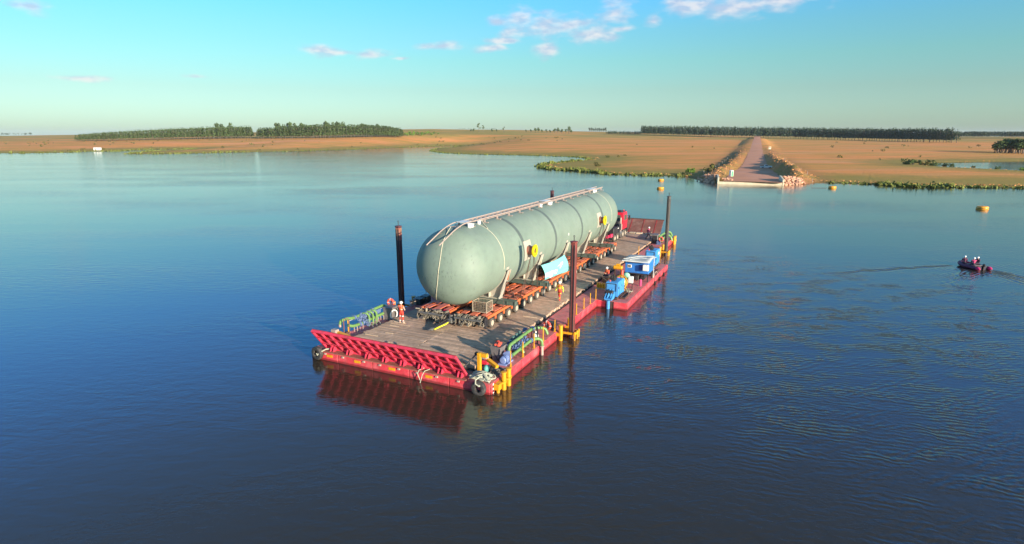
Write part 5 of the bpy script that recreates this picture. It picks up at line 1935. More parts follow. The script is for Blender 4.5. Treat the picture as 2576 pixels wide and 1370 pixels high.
# dark gear on the starboard deck by the spud and on the port deck
t = Thing('winch_box', 'dark tool box between the rail post and red spud', 'box', (12.1, 0.55, DECK))
t.part('body', MB().box((12.1, 0.6, DECK + 0.28), (0.7, 0.6, 0.55), bev=0.03), 'steel_dark')
t.part('lid', MB().box((12.1, 0.6, DECK + 0.58), (0.74, 0.64, 0.06)), 'steel_dark')
t.part('handle', MB().torus((11.85, 0.3, DECK + 0.42), 0.12, 0.02, axis=(0, 1, 0), n=12, m=5, arc=math.pi), 'steel_grey')
for (U, V, s, lab) in ((13.6, 14.9, (0.9, 0.8, 0.55), 'dark winch chest behind the maroon spud'), (14.4, 14.7, (0.8, 0.7, 0.6), 'dark box with lid farther along the shaded side deck')):
    t = Thing('winch_chest', lab, 'chest', (U, V, DECK), group='dark chests on the shaded side deck')
    t.part('body', MB().box((U, V, DECK + s[2] / 2), s, bev=0.04), M('chest_dark', (0.035, 0.05, 0.055), 0.5))
    t.part('lid', MB().box((U, V, DECK + s[2] + 0.03), (s[0] + 0.06, s[1] + 0.06, 0.06)), M('chest_lid', (0.045, 0.07, 0.08), 0.5))
    t.part('latch', MB().box((U - s[0] / 2 - 0.02, V, DECK + s[2] - 0.1), (0.04, 0.1, 0.12)), 'steel_grey')
for k, U in enumerate((12.55, 13.15)):
    single('port_bollard', MB().cyl((U, 15.1, DECK), (U, 15.1, DECK + 0.55), 0.13, n=12).lathe([(0.2, 0), (0.2, 0.05)], (U, 15.1, DECK + 0.55), n=12), 'walk', ('buff mushroom bollard touching the maroon spud', 'buff mushroom bollard next to the dark chest')[k], 'bollard', (U, 15.1, DECK), group='buff bollards', smooth=True)
stanchion(15.2, 15.2, 'thin dark rail post alone beyond the dark chests', None, 'steel_dark', h=1.35, r=0.025)
t = Thing('tyre_basket', 'dark round fender tyre heap half hidden behind the tank nose', 'tyre', (16.6, 14.7, DECK))
t.part('tyre', MB().torus((16.6, 14.7, DECK + 0.2), 0.42, 0.19, n=24, m=10), 'fender', smooth=True)
t.part('top_tyre', MB().torus((16.75, 14.75, DECK + 0.52), 0.38, 0.17, axis=(0.2, 0.1, 1), n=24, m=10), 'fender', smooth=True)

# far starboard group
t = Thing('ballast_manifold', 'green pipe bends behind the black spud at the far corner', 'pipework', (57.5, 0.8, DECK), group='green ballast pipe manifolds')
t.part('upper_pipe', MB().tube(arcpath([(55.8, 1.1, 1.0), (55.9, 1.1, 1.75), (59.9, 0.9, 1.85), (60.6, 0.4, 1.8), (60.7, 0.1, 1.1)], 0.5), 0.16, 10), 'green', smooth=True)
t.part('lower_pipe', MB().tube(arcpath([(55.5, 0.6, 1.0), (55.9, 0.6, 1.45), (58.9, 0.5, 1.5), (59.6, 0.2, 1.4), (59.7, -0.1, 0.6)], 0.5), 0.16, 10), 'green', smooth=True)
for U in (56.4, 57.2, 58.0, 58.8):
    valve_body(t, (U, 1.15, 1.5), (0, 1, 0), 'valve_green')
    t.part('cross_pipe', MB().tube(arcpath([(U, 0.55, 1.45), (U, 1.1, 1.55), (U, 1.4, 1.2), (U, 1.4, DECK)], 0.2), 0.08, 8), 'green', smooth=True)
t = Thing('pump_motor', 'dark blue pump motor beside the far grey cabinet', 'motor', (55.0, 0.95, DECK))
t.part('motor', MB().cyl((54.7, 0.95, 1.1), (55.3, 0.95, 1.1), 0.27, n=16), 'valve', smooth=True)
t.part('base_frame', MB().box((55.0, 0.95, DECK + 0.06), (1.0, 0.6, 0.12)), 'valve')
t.part('foot', MB().span(54.8, 55.2, 0.75, 1.15, DECK + 0.1, 0.9), 'valve')
t = Thing('pump_cabinet', 'dark grey cabinet at the far end near the walking man', 'cabinet', (55.8, 1.75, DECK), group='grey cabinets on the side decks')
t.part('body', MB().box((55.8, 1.65, DECK + 0.65), (0.8, 0.85, 1.3), bev=0.04), 'cabinet')
t.part('lid', MB().box((55.8, 1.65, DECK + 1.33), (0.9, 0.95, 0.07)), 'cabinet')
t.part('door', MB().box((55.38, 1.65, DECK + 0.62), (0.04, 0.7, 1.05), bev=0.01), 'steel_dark')
stanchion(57.6, 0.12, 'yellow rail post beyond the black spud', 'yellow rail posts', h=1.2)
stanchion(46.0, 1.7, 'yellow green hose post beside the far blue machine', 'yellow rail posts', h=1.2)

# ------------------------------------------------------------------ blue thruster units on the sponson


def thruster(U, V, W_, L_, z0, z1, label, leg):
    t = Thing('thruster_unit', label, 'machine', (U, V, DECK), group='blue thruster units')
    v0, v1 = V - W_ / 2, V + W_ / 2
    for a_, b_ in ((v0 - 0.08, v0 + 0.12), (v1 - 0.12, v1 + 0.08)):
        t.part('skid', MB().span(U - 0.3, U + L_ + 0.4, a_, b_, DECK, DECK + 0.22), 'hull_brown')
    body = t.part('housing', MB().span(U, U + L_, v0, v1, z0, z1, 0.06), 'blue')
    t.part('front_hatch', MB().span(U - 0.04, U + 0.01, v0 + 0.12, v1 - 0.12, z0 + 0.55, z1 - 0.12, 0.02), 'blue', parent=body)
    mb = MB()
    for (a, b) in (((v0 + 0.12, z1 - 0.1), (v1 - 0.12, z1 - 0.1)), ((v0 + 0.12, z1 - 0.1), (v0 + 0.12, z0 + 0.6)), ((v1 - 0.12, z1 - 0.1), (v1 - 0.12, z0 + 0.6))):
        mb.bar((U - 0.06, a[0], a[1]), (U - 0.06, b[0], b[1]), 0.05)
    t.part('guard_bar', mb, 'black', parent=body)
    for (f0, f1, h0) in ((0.15, 0.25, 0.75), (0.62, 0.68, 0.85)):
        t.part('side_vent', MB().span(U + L_ * f0, U + L_ * f1, v0 - 0.02, v0 + 0.005, z0 + h0, z0 + 0.95), 'black', parent=body)
    t.part('door_seam', MB().span(U + L_ * 0.36, U + L_ * 0.375, v0 - 0.012, v0 + 0.005, z0 + 0.05, z1 - 0.1), 'blue_dark', parent=body)
    for u_ in (U + 0.04, U + L_ - 0.04):
        t.part('corner_post', MB().bar((u_, v0 - 0.02, z0), (u_, v0 - 0.02, z1), 0.06), 'blue', parent=body)
    if leg:
        t.part('leg_column', MB().cyl((U - 1.15, V - 0.05, -1.5), (U - 1.15, V - 0.05, DECK + 0.1), 0.17, n=16), 'blue', smooth=True)
        mb = MB().box((U - 0.75, V - 0.05, DECK + 0.22), (1.0, 0.75, 0.16), bev=0.03)
        mb.prism([(U - 1.3, V - 0.42, DECK + 0.3), (U - 0.3, V - 0.42, DECK + 0.3), (U - 0.3, V - 0.42, DECK + 0.85), (U - 0.9, V - 0.42, DECK + 0.5)], (0, 0.08, 0))
        mb.prism([(U - 1.3, V + 0.28, DECK + 0.3), (U - 0.3, V + 0.28, DECK + 0.3), (U - 0.3, V + 0.28, DECK + 0.85), (U - 0.9, V + 0.28, DECK + 0.5)], (0, 0.08, 0))
        t.part('leg_cradle', mb, 'blue')
        t.part('hydraulic_ram', MB().cyl((U - 1.1, V - 0.22, DECK + 0.3), (U - 0.1, V - 0.18, z0 + 0.75), 0.08, n=10).cyl((U - 1.1, V + 0.08, DECK + 0.3), (U - 0.1, V + 0.08, z0 + 0.75), 0.08, n=10), 'blue', smooth=True)
        mb = MB()
        for k in range(5):
            mb.tube([(U - 0.1, V + 0.2 + 0.06 * k, z0 + 0.6), (U - 0.5, V + 0.3 + 0.05 * k, z0 + 0.55), (U - 0.6, V + 0.25 + 0.04 * k, DECK + 0.5), (U - 0.4, V + 0.2, DECK + 0.35)], 0.03, 6)
        t.part('hose', mb, 'black', smooth=True)
        t.part('gearbox', MB().box((U - 0.35, V + 0.05, z0 + 0.55), (0.5, 0.7, 0.35), bev=0.05), 'steel_dark')
    t.part('exhaust', MB().cyl((U + 0.9, V, z1), (U + 0.9, V, z1 + 0.45), 0.09, n=10).box((U + 1.05, V + 0.1, z1 + 0.16), (0.7, 0.5, 0.32), bev=0.05).cyl((U + 0.9, V, z1 + 0.45), (U + 0.78, V + 0.06, z1 + 0.62), 0.08, n=10).box((U + 0.8, V + 0.22, z1 + 0.4), (0.3, 0.28, 0.25), bev=0.05), 'black', smooth=True)
    t.part('filler_cap', MB().cyl((U + 0.5, V + 0.3, z1), (U + 0.5, V + 0.3, z1 + 0.12), 0.08, n=8), 'ring')
    return t


thruster(23.35, -1.17, 1.22, 2.35, 0.92, 2.36, 'blue thruster unit with its leg in the water at the near sponson end', True)
t2 = thruster(38.55, -1.5, 1.25, 2.25, 1.0, 2.84, 'second blue thruster unit behind the tarp-roofed cabin', False)
t2.part('rating_plate', MB().span(40.0, 40.6, -2.15, -2.12, 2.2, 2.5), 'white')
t = Thing('control_cabin', 'blue control cabin on legs with a grey tarp roof', 'cabin', (32.6, -1.65, DECK))
bd = t.part('body', MB().span(31.45, 33.7, -2.95, -0.32, 1.62, 2.9, 0.04), 'blue_dark')
t.part('roof_edge', MB().span(31.4, 33.75, -3.0, -0.27, 2.9, 2.97), 'blue', parent=bd)
w_ = t.part('window', MB().span(31.41, 31.46, -1.06, -0.6, 2.2, 2.55, 0.02), 'white', parent=bd)
t.part('pane', MB().span(31.39, 31.405, -0.98, -0.68, 2.27, 2.48), 'glass', parent=bd)
t.part('side_panel', MB().span(31.43, 31.46, -2.35, -1.85, 2.0, 2.6), M('panel_deep_blue', (0.015, 0.07, 0.30), 0.5), parent=bd)
t.part('meter_box', MB().span(31.0, 31.45, -2.98, -2.38, 2.05, 2.72, 0.05), 'white')
for (U, V) in ((31.55, -2.85), (31.55, -0.45), (33.6, -2.85), (33.6, -0.45), (31.55, -1.65)):
    t.part('leg', MB().bar((U, V, DECK), (U, V, 1.62), 0.1), 'steel_dark')
t.part('base_frame', MB().span(31.4, 33.7, -2.95, -2.82, 1.5, 1.62).span(31.4, 33.7, -0.45, -0.32, 1.5, 1.62).span(31.4, 31.52, -2.82, -0.45, 1.5, 1.62), 'steel_dark')
t.part('generator', MB().box((32.6, -1.2, DECK + 0.35), (1.6, 1.2, 0.6), bev=0.06).cyl((32.0, -2.2, DECK + 0.3), (33.2, -2.2, DECK + 0.3), 0.25, n=12), 'steel_dark')
# tarp roof: gently wrinkled sheet on a bowed frame
n_, m_ = 16, 12
V_, F_ = [], []
for i in range(n_ + 1):
    for j in range(m_ + 1):
        a, b = i / n_, j / m_
        U = 31.0 + 3.3 * a
        Vv = -3.1 + 3.0 * b
        z = 3.12 + 0.16 * math.sin(math.pi * a) + 0.025 * math.sin(9 * b + 3 * a) + 0.015 * math.sin(23 * a + 7 * b)
        if j in (0, m_) or i in (0, n_):
            z -= 0.14
        V_.append((U, Vv, z))
for i in range(n_):
    for j in range(m_):
        k = i * (m_ + 1) + j
        F_.append((k, k + m_ + 1, k + m_ + 2, k + 1))
mbt = MB().add(V_, F_)
tp = t.part('tarp_roof', mbt, 'tarp', smooth=True)
md = tp.modifiers.new('thick', 'SOLIDIFY')
md.thickness = 0.03
t.part('roof_tube', MB().tube([(31.0, -3.1, 3.0), (31.0, -0.1, 3.0)], 0.05, 8).tube([(34.3, -3.1, 3.0), (34.3, -0.1, 3.0)], 0.05, 8).tube([(31.0, -0.1, 3.0), (34.3, -0.1, 3.0)], 0.05, 8), 'white', smooth=True)
for a, b in (((31.1, -0.2, 3.2), (33.9, -3.0, 3.22)), ((31.1, -0.9, 3.2), (32.3, -3.0, 3.24))):
    t.part('tie_rope', MB().tube([a, ((a[0] + b[0]) / 2, (a[1] + b[1]) / 2, 3.33), b], 0.02, 5), 'white')
t.part('roof_post', MB().bar((33.9, -0.2, DECK), (33.9, -0.2, 3.0), 0.06), 'white')
t.part('roof_post', MB().bar((33.9, -2.98, DECK), (33.9, -2.98, 3.0), 0.06), 'white')

# yellow hose reel, extinguishers, boxes on the sponson
t = Thing('hose_reel', 'large yellow hose reel behind the near blue thruster', 'reel', (26.9, -1.0, DECK))
for dU in (-0.25, 0.25):
    t.part('reel_rim', MB().torus((26.9 + dU, -1.15, DECK + 0.88), 0.66, 0.055, axis=(1, -0.25, 0), n=28, m=6), M('reel_yellow', (0.68, 0.52, 0.06), 0.5) if dU < 0 else 'yellow', smooth=True)
mb = MB()
for k in range(6):
    a = k * math.pi / 3
    mb.bar((26.65, -1.15, DECK + 0.88), (26.65, -1.15 + 0.64 * math.cos(a), DECK + 0.88 + 0.64 * math.sin(a)), 0.05)
t.part('spoke', mb, 'yellow')
t.part('hose_winding', MB().cyl((26.68, -1.12, DECK + 0.88), (27.12, -1.18, DECK + 0.88), 0.46, n=20), M('hose_yellow', (0.60, 0.50, 0.14), 0.7, var=0.3, scale=12), smooth=True)
t.part('stand', MB().bar((26.5, -0.75, DECK), (26.75, -1.1, DECK + 0.9), 0.08).bar((26.5, -1.7, DECK), (26.75, -1.2, DECK + 0.9), 0.08).bar((27.3, -0.75, DECK), (27.05, -1.1, DECK + 0.9), 0.08).bar((27.3, -1.7, DECK), (27.05, -1.2, DECK + 0.9), 0.08), 'yellow')
t = Thing('switch_box', 'white switch box on a thin stand beside the hose reel', 'box', (27.8, -1.95, DECK))
t.part('body', MB().box((27.8, -1.95, 1.75), (0.3, 0.5, 0.72), bev=0.04), 'white')
t.part('stand', MB().bar((27.8, -1.78, DECK), (27.8, -1.78, 1.4), 0.05).bar((27.8, -2.12, DECK), (27.8, -2.12, 1.4), 0.05).bar((27.8, -2.12, 0.95), (27.8, -1.78, 0.95), 0.04), 'steel_dark')
t.part('door', MB().box((27.64, -1.95, 1.75), (0.02, 0.42, 0.62)), 'white')
for (U, V, z, lab, m_, h) in ((30.2, -0.35, DECK, 'tall red gas cylinder in front of the blue cabin', 'ring', 1.45), (29.7, -0.12, DECK, 'short red extinguisher with white label by the cylinder', 'red_bright', 0.8), (29.6, -2.55, DECK, 'pinkish red drum near the sponson edge', 'pinkred', 0.75)):
    t = Thing('gas_cylinder', lab, 'cylinder', (U, V, z), group='red cylinders by the cabin')
    t.part('body', MB().lathe([(0.14, 0), (0.15, 0.05), (0.15, h * 0.85), (0.11, h * 0.94), (0.05, h)], (U, V, z), n=14), m_, smooth=True)
    t.part('valve', MB().cyl((U, V, z + h), (U, V, z + h + 0.12), 0.04, n=8).bar((U - 0.08, V, z + h + 0.08), (U + 0.08, V, z + h + 0.08), 0.03), 'steel_dark')
    t.part('band', MB().cyl((U, V, z + h * 0.45), (U, V, z + h * 0.6), 0.155, n=14), 'white' if 'white' in lab else m_, smooth=True)
t = Thing('compressor', 'yellow compressor standing before the blue cabin corner', 'machine', (30.9, 0.3, DECK))
t.part('tank', MB().cyl((30.9, -0.1, 2.2), (30.9, 0.75, 2.2), 0.24, n=16).ell((30.9, -0.1, 2.2), (0.24, 0.12, 0.24)).ell((30.9, 0.75, 2.2), (0.24, 0.12, 0.24)), 'yellow', smooth=True)
t.part('stand', MB().bar((30.9, 0.0, DECK), (30.9, 0.0, 2.1), 0.12).bar((30.9, 0.65, DECK), (30.9, 0.65, 2.1), 0.12).bar((30.7, 0.3, 1.2), (31.1, 0.3, 1.2), 0.3), 'hull_brown')
t.part('motor', MB().cyl((30.9, 0.1, 2.5), (30.9, 0.5, 2.5), 0.13, n=12), 'yellow', smooth=True)
t = Thing('helmet_rack', 'pale green flotation jacket hung beside the hose reel', 'jacket', (28.5, -1.3, DECK))
t.part('jacket', MB().ell((28.5, -1.3, 2.0), (0.22, 0.36, 0.30)).ell((28.45, -1.55, 1.7), (0.14, 0.14, 0.22)), M('pale_green', (0.30, 0.62, 0.45), 0.7), smooth=True)
t.part('stand', MB().bar((28.5, -1.3, DECK), (28.5, -1.3, 1.9), 0.06), 'steel_dark')
t.part('sleeve', MB().tube(arcpath([(28.45, -1.5, 1.8), (28.4, -1.7, 1.5), (28.4, -1.55, 1.2)], 0.1), 0.05, 6), M('pale_green_b', (0.30, 0.58, 0.42), 0.7), smooth=True)
t = Thing('fender_rack', 'row of yellow plastic floats on the deck left of the thruster', 'float', (27.0, 0.85, DECK))
for k in range(4):
    t.part('float', MB().lathe([(0.05, 0), (0.13, 0.08), (0.14, 0.45), (0.08, 0.6), (0.03, 0.64)], (26.6 + 0.02 * k, 0.45 + 0.27 * k, DECK + 0.05), n=10), 'yellow', smooth=True)
t.part('tray', MB().box((26.6, 0.85, DECK + 0.04), (0.5, 1.3, 0.07)), 'plank')
t = Thing('timber_box', 'brown tool crate where the crewman sits beyond the floats', 'crate', (29.9, 1.2, DECK))
t.part('body', MB().box((29.9, 1.15, DECK + 0.3), (1.1, 1.0, 0.6), bev=0.03), M('crate_brown', (0.16, 0.085, 0.045), 0.8, var=0.3, scale=4))
t.part('lid', MB().box((29.9, 1.15, DECK + 0.62), (1.16, 1.06, 0.05)), 'plank')
t.part('batten', MB().bar((29.33, 0.7, DECK + 0.05), (29.33, 1.6, DECK + 0.55), 0.06), 'plank_pale')
t = Thing('hatch_coaming', 'low brown hatch coaming beside the near thruster skid', 'hatch', (24.6, -2.2, DECK))
t.part('coaming', MB().span(23.6, 26.0, -2.5, -2.4, DECK, DECK + 0.18).span(23.6, 26.0, -2.05, -1.95, DECK, DECK + 0.18).span(23.6, 23.7, -2.4, -2.05, DECK, DECK + 0.18), 'hull_brown')
t.part('cover', MB().span(23.75, 25.95, -2.38, -2.08, DECK, DECK + 0.1), 'under')
t = Thing('hatch_coaming', 'long low red hatch coaming beside the far thruster skid', 'hatch', (37.0, -2.3, DECK))
for k in range(6):
    t.part('grating_bar', MB().span(34.6 + k * 0.55, 34.9 + k * 0.55, -2.6, -1.2, DECK, DECK + 0.14), 'side_deck')
t.part('coaming', MB().span(34.4, 38.2, -2.75, -2.65, DECK, DECK + 0.2).span(34.4, 38.2, -1.15, -1.05, DECK, DECK + 0.2), 'hull_brown')
# side step frame on the outboard edge
t = Thing('boarding_step', 'small bent pale frame clamped to the sponson edge', 'step', (34.8, -2.95, DECK))
t.part('frame', MB().tube([(33.9, -3.0, DECK), (34.6, -3.0, DECK + 0.5), (35.6, -3.0, DECK + 0.35), (35.9, -3.0, DECK)], 0.045, 6), 'walk')
t.part('tread', MB().box((35.1, -3.0, DECK + 0.12), (0.8, 0.25, 0.05)), 'stanchion')
for k, U in enumerate((34.2, 36.6, 39.0)):
    single('hull_fender', MB().cyl((U - 0.25, -3.14, 0.12), (U + 0.25, -3.14, 0.12), 0.10, n=10).bar((U, -3.1, 0.1), (U, -3.06, 0.65), 0.04), 'black', ('near', 'middle', 'far')[k] + ' one of three small black roller fenders low on the sponson side', 'fender', (U, -3.14, 0.1), group='roller fenders on the sponson', smooth=True)


# ------------------------------------------------------------------ trailers under the tank
TZ = 2.15
AX = [9.4 + 1.563 * k for k in range(24)]


def wheel_meshes():
    prof = [(0.22, -0.12), (0.36, -0.135), (0.405, -0.11), (0.42, -0.05), (0.42, 0.05), (0.405, 0.11), (0.36, 0.135), (0.22, 0.12)]
    mb = MB().lathe(prof, (0, 0, 0), axis=(0, 1, 0), n=20)
    mb.lathe(prof, (0, 0.30, 0), axis=(0, 1, 0), n=20)
    ty = mb.mesh('tyre', MAT['tyre'])
    smooth_by_angle(ty, 40)
    mb = MB().lathe([(0.235, -0.13), (0.235, -0.142), (0.205, -0.14), (0.18, -0.07), (0.10, -0.065), (0.09, -0.13), (0.02, -0.135)], (0, 0, 0), axis=(0, 1, 0), n=18)
    rm = mb.mesh('rim', MAT['rim'])
    smooth_by_angle(rm, 40)
    return ty, rm


WT, WR = wheel_meshes()


def trailer(v0, v1, label, front):
    t = Thing('modular_trailer', label, 'trailer', (8.6, (v0 + v1) / 2, TOP), group='modular trailers under the tank')
    vm = (v0 + v1) / 2
    u0, u1 = 8.75, 46.1
    t.part('spine', MB().span(u0, u1, vm - 0.3, vm + 0.3, 1.72, TZ - 0.03), 'orange_top')
    for s in (-1, 1):
        V = v0 + 0.09 if s < 0 else v1 - 0.09
        t.part('side_beam', MB().span(u0, u1, V - 0.09, V + 0.09, 1.95, TZ), 'orange')
    t.part('underbelly', MB().span(u0, u1, v0 + 0.5, v1 - 0.5, 1.5, 1.66), 'steel_dark')
    n_mod = 6
    L_ = (u1 - u0) / n_mod
    for k in range(n_mod):
        a = u0 + L_ * k
        for s in (-1, 1):
            V = v0 + 0.55 if s < 0 else v1 - 0.55
            # plates with openings between them, raised a little, one set to a module
            for q in range(4):
                p0 = a + 0.08 + q * L_ / 4
                p1 = a + (q + 1) * L_ / 4 - (0.42 if q % 2 == 0 else 0.14)
                t.part('deck_plate', MB().prism([(p0, V - 0.34, TZ - 0.02), (p1, V - 0.34, TZ - 0.02), (p1 - (0.25 if q % 2 else 0), V + (0.30 if q % 2 else 0.16), TZ - 0.02), (p0 + 0.1, V + (0.30 if q % 2 else 0.16), TZ - 0.02)], (0, 0, 0.05)), 'orange_top')
        t.part('module_joint', MB().span(a + L_ - 0.06, a + L_, v0 + 0.02, v1 - 0.02, 1.8, TZ + 0.02), 'steel_dark')
    for i, U in enumerate(AX):
        for s in (-1, 1):
            V = v0 + 0.55 if s < 0 else v1 - 0.55
            mb = MB()
            mb.span(U + 0.66, U + 0.9, min(V, vm), max(V, vm), 1.84, TZ - 0.05)
            t.part('cross_member', mb, 'orange')
            ve = v0 if s < 0 else v1
            # hanging bracket between wheels
            t.part('side_bracket', MB().span(U + 0.70, U + 0.86, min(ve, ve - s * 0.1), max(ve, ve - s * 0.1), 1.62, 1.95), 'orange')
            vo = v0 + 0.06 if s < 0 else v1 - 0.15 - 0.30
            turn = 0.0 if s < 0 else math.pi
            w = obj('wheel', WT, t.root, Vector((U, vo if s < 0 else v1 - 0.06, TOP + 0.425)) - t.org, turn)
            obj('rim', WR, w)
            if s < 0:
                t.part('suspension_arm', MB().bar((U + 0.1, V + 0.1, 1.9), (U - 0.2, V + 0.1, 1.5), 0.12, 0.16), 'steel_dark')
    # machinery on the near face
    rs = random.Random(int(v0 * 10))
    mb = MB()
    mb2 = MB()
    for i in range(16):
        V = v0 + 0.15 + (v1 - v0 - 0.3) * rs.random()
        z = rs.uniform(1.3, 2.15)
        s = (rs.uniform(0.15, 0.35), rs.uniform(0.12, 0.4), rs.uniform(0.12, 0.35))
        (mb if i % 3 else mb2).box((8.5 + rs.uniform(-0.2, 0.2), V, z), s, rz=rs.uniform(-.1, .1), bev=0.02)
    for i in range(12):
        V = v0 + 0.1 + (v1 - v0 - 0.2) * rs.random()
        z = rs.uniform(1.35, 2.2)
        if i % 2:
            mb.cyl((8.3, V, z), (8.75, V, z), rs.uniform(0.06, 0.14), n=10)
        else:
            mb2.cyl((8.35, V, z), (8.35, V + 0.35, z), rs.uniform(0.04, 0.09), n=10)
    t.part('end_machinery', mb, 'machinery')['kind'] = 'stuff'
    t.part('end_valves', mb2, 'basket')['kind'] = 'stuff'
    hs = MB()
    for i in range(26):
        V = v0 + 0.1 + (v1 - v0 - 0.2) * rs.random()
        V2 = min(max(V + rs.uniform(-0.6, 0.6), v0 + 0.05), v1 - 0.05)
        z = rs.uniform(1.7, 2.2)
        hs.tube(arcpath([(8.7, V, z), (8.3 - rs.random() * 0.2, V, z - 0.1), (8.2 - rs.random() * 0.15, (V + V2) / 2, z - rs.uniform(0.3, 0.6)), (8.35, V2, z - 0.2), (8.7, V2, z - 0.1)], 0.15, 3), 0.03, 5)
    t.part('hydraulic_hoses', hs, 'machinery', smooth=True)['kind'] = 'stuff'
    t.part('end_frame', MB().span(8.6, 8.75, v0, v1, 1.45, 2.1).span(8.3, 8.75, v0 + 0.03, v0 + 0.12, 1.35, 2.12).span(8.3, 8.75, v1 - 0.12, v1 - 0.03, 1.35, 2.12), 'steel_dark')
    t.part('end_bumper', MB().span(8.05, 8.2, v0 + 0.3, v1 - 0.2, 1.86, 1.98), 'steel_grey')
    return t


tr = trailer(4.85, 7.85, 'long orange modular trailer on the sunny side under the tank', True)
tl = trailer(8.45, 11.45, 'long orange modular trailer on the shaded side under the tank', True)
# tow bar with yellow hose
t = Thing('tow_bar', 'steel tow bar with a bright yellow hose lying before the trailers', 'tow bar', (7.5, 8.6, TOP))
t.part('bar', MB().bar((8.7, 8.35, 1.75), (6.6, 8.85, 1.2), 0.12).bar((8.7, 7.9, 1.7), (6.7, 8.8, 1.2), 0.1), 'steel_dark')
t.part('towing_eye', MB().torus((6.35, 8.9, 1.2), 0.14, 0.05, axis=(0.2, 0.2, 1), n=14, m=6).box((6.6, 8.85, 1.2), (0.4, 0.3, 0.2), bev=0.04), 'steel_grey', smooth=True)
t.part('hose', MB().tube([(8.6, 8.2, 1.55), (7.9, 8.35, 1.3), (7.2, 8.5, 1.25), (6.6, 8.62, 1.2)], 0.06, 8), M('hose_lime', (0.72, 0.74, 0.03), 0.5), smooth=True)
t.part('coupling_hub', MB().cyl((8.5, 8.15, 1.35), (8.5, 8.15, 2.0), 0.25, n=12).box((8.4, 8.15, 1.5), (0.5, 0.5, 0.35), bev=0.05), 'steel_grey', smooth=True)
t.part('red_motor', MB().cyl((8.9, 8.6, 2.05), (8.9, 9.1, 2.05), 0.16, n=12), 'red_bright', smooth=True)
# wire basket
t = Thing('wire_basket', 'wire mesh basket of chains standing on the orange trailer', 'basket', (9.95, 6.0, TZ + 0.03))
b0u, b1u, b0v, b1v, bz0, bz1 = 9.45, 10.5, 5.35, 6.65, TZ + 0.1, TZ + 0.95
mb = MB()
for (U, V) in ((b0u, b0v), (b1u, b0v), (b0u, b1v), (b1u, b1v)):
    mb.bar((U, V, TZ + 0.03), (U, V, bz1), 0.06)
for z in (bz0, bz1):
    mb.bar((b0u, b0v, z), (b1u, b0v, z), 0.05).bar((b0u, b1v, z), (b1u, b1v, z), 0.05).bar((b0u, b0v, z), (b0u, b1v, z), 0.05).bar((b1u, b0v, z), (b1u, b1v, z), 0.05)
t.part('frame', mb, 'basket')
mb = MB()
for k in range(1, 9):
    V = b0v + (b1v - b0v) * k / 9
    mb.bar((b0u, V, bz0), (b0u, V, bz1), 0.012).bar((b1u, V, bz0), (b1u, V, bz1), 0.012)
for k in range(1, 7):
    U = b0u + (b1u - b0u) * k / 7
    mb.bar((U, b0v, bz0), (U, b0v, bz1), 0.012).bar((U, b1v, bz0), (U, b1v, bz1), 0.012)
for k in range(1, 6):
    z = bz0 + (bz1 - bz0) * k / 6
    mb.bar((b0u, b0v, z), (b0u, b1v, z), 0.012).bar((b0u, b0v, z), (b1u, b0v, z), 0.012)
t.part('wire_mesh', mb, 'basket')['kind'] = 'stuff'
t.part('floor', MB().span(b0u, b1u, b0v, b1v, TZ + 0.06, TZ + 0.09), 'walk')
rs_ = random.Random(6)
mb = MB()
for k in range(170):
    c = (rs_.uniform(b0u + .1, b1u - .1), rs_.uniform(b0v + .1, b1v - .1), TZ + 0.14 + rs_.random() ** 1.3 * 0.6)
    mb.torus(c, 0.09, 0.028, axis=(rs_.uniform(-1, 1), rs_.uniform(-1, 1), rs_.uniform(-1, 1)), n=8, m=4)
o = single('chain_heap', mb, 'chain', 'heap of rusty chain inside the wire basket', 'chain', (9.95, 6.0, TZ + 0.1))
o['kind'] = 'stuff'
single('dark_sheet', MB().box((9.9, 7.15, TZ + 0.10), (0.9, 0.9, 0.12), bev=0.03), 'steel_dark', 'dark folded sheet on the trailer beside the wire basket', 'sheet', (9.9, 7.15, TZ))

# transverse support beams
SAD = [12.8, 20.1, 27.3, 34.9, 42.3]
names = ('nearest, under the first saddle', 'second, below the man in yellow', 'third, behind the banner', 'fourth, past the red spud', 'farthest, near the truck')
for U, nm in zip(SAD, names):
    t = Thing('support_beam', 'grey green steel beam across both trailers, ' + nm, 'beam', (U - 0.2, 8.2, TZ + 0.05), group='support beams under the saddles')
    b = U - 0.2
    z0, z1 = TZ + 0.06, TZ + 0.46
    t.part('web', MB().span(b - 0.22, b - 0.18, 4.15, 12.25, z0 + 0.03, z1 - 0.03).span(b + 0.18, b + 0.22, 4.15, 12.25, z0 + 0.03, z1 - 0.03), 'beam_green')
    t.part('flange', MB().span(b - 0.3, b + 0.3, 4.1, 12.3, z1 - 0.04, z1), 'beam_green')
    t.part('flange', MB().span(b - 0.3, b + 0.3, 4.1, 12.3, z0, z0 + 0.04), 'beam_green')
    for V in (4.16, 4.9, 12.2):
        t.part('stiffener', MB().span(b - 0.29, b + 0.29, V - 0.02, V + 0.02, z0 + 0.04, z1 - 0.04), 'beam_green')

# ------------------------------------------------------------------ the tank
TR, TC, TV, TU0, TU1, TD = 3.2, 5.97, 8.2, 9.1, 46.35, 2.65
t = Thing('pressure_vessel', 'huge grey green pressure tank lying along the barge', 'tank', (TU0, TV, TC))
tank = t
prof = []
for i in range(15):
    a = math.pi / 2 * i / 14
    prof.append((TR * math.sin(a), TU0 - TD * math.cos(a)))
nseg = 30
for i in range(1, nseg):
    prof.append((TR, TU0 + (TU1 - TU0) * i / nseg))
for i in range(15):
    a = math.pi / 2 * i / 14
    prof.append((TR * math.cos(a), TU1 + TD * math.sin(a)))
shell_mb = MB().lathe(prof, (0, TV, TC), axis=(1, 0, 0), n=96)
t.part('shell', shell_mb, 'tank', smooth=True)


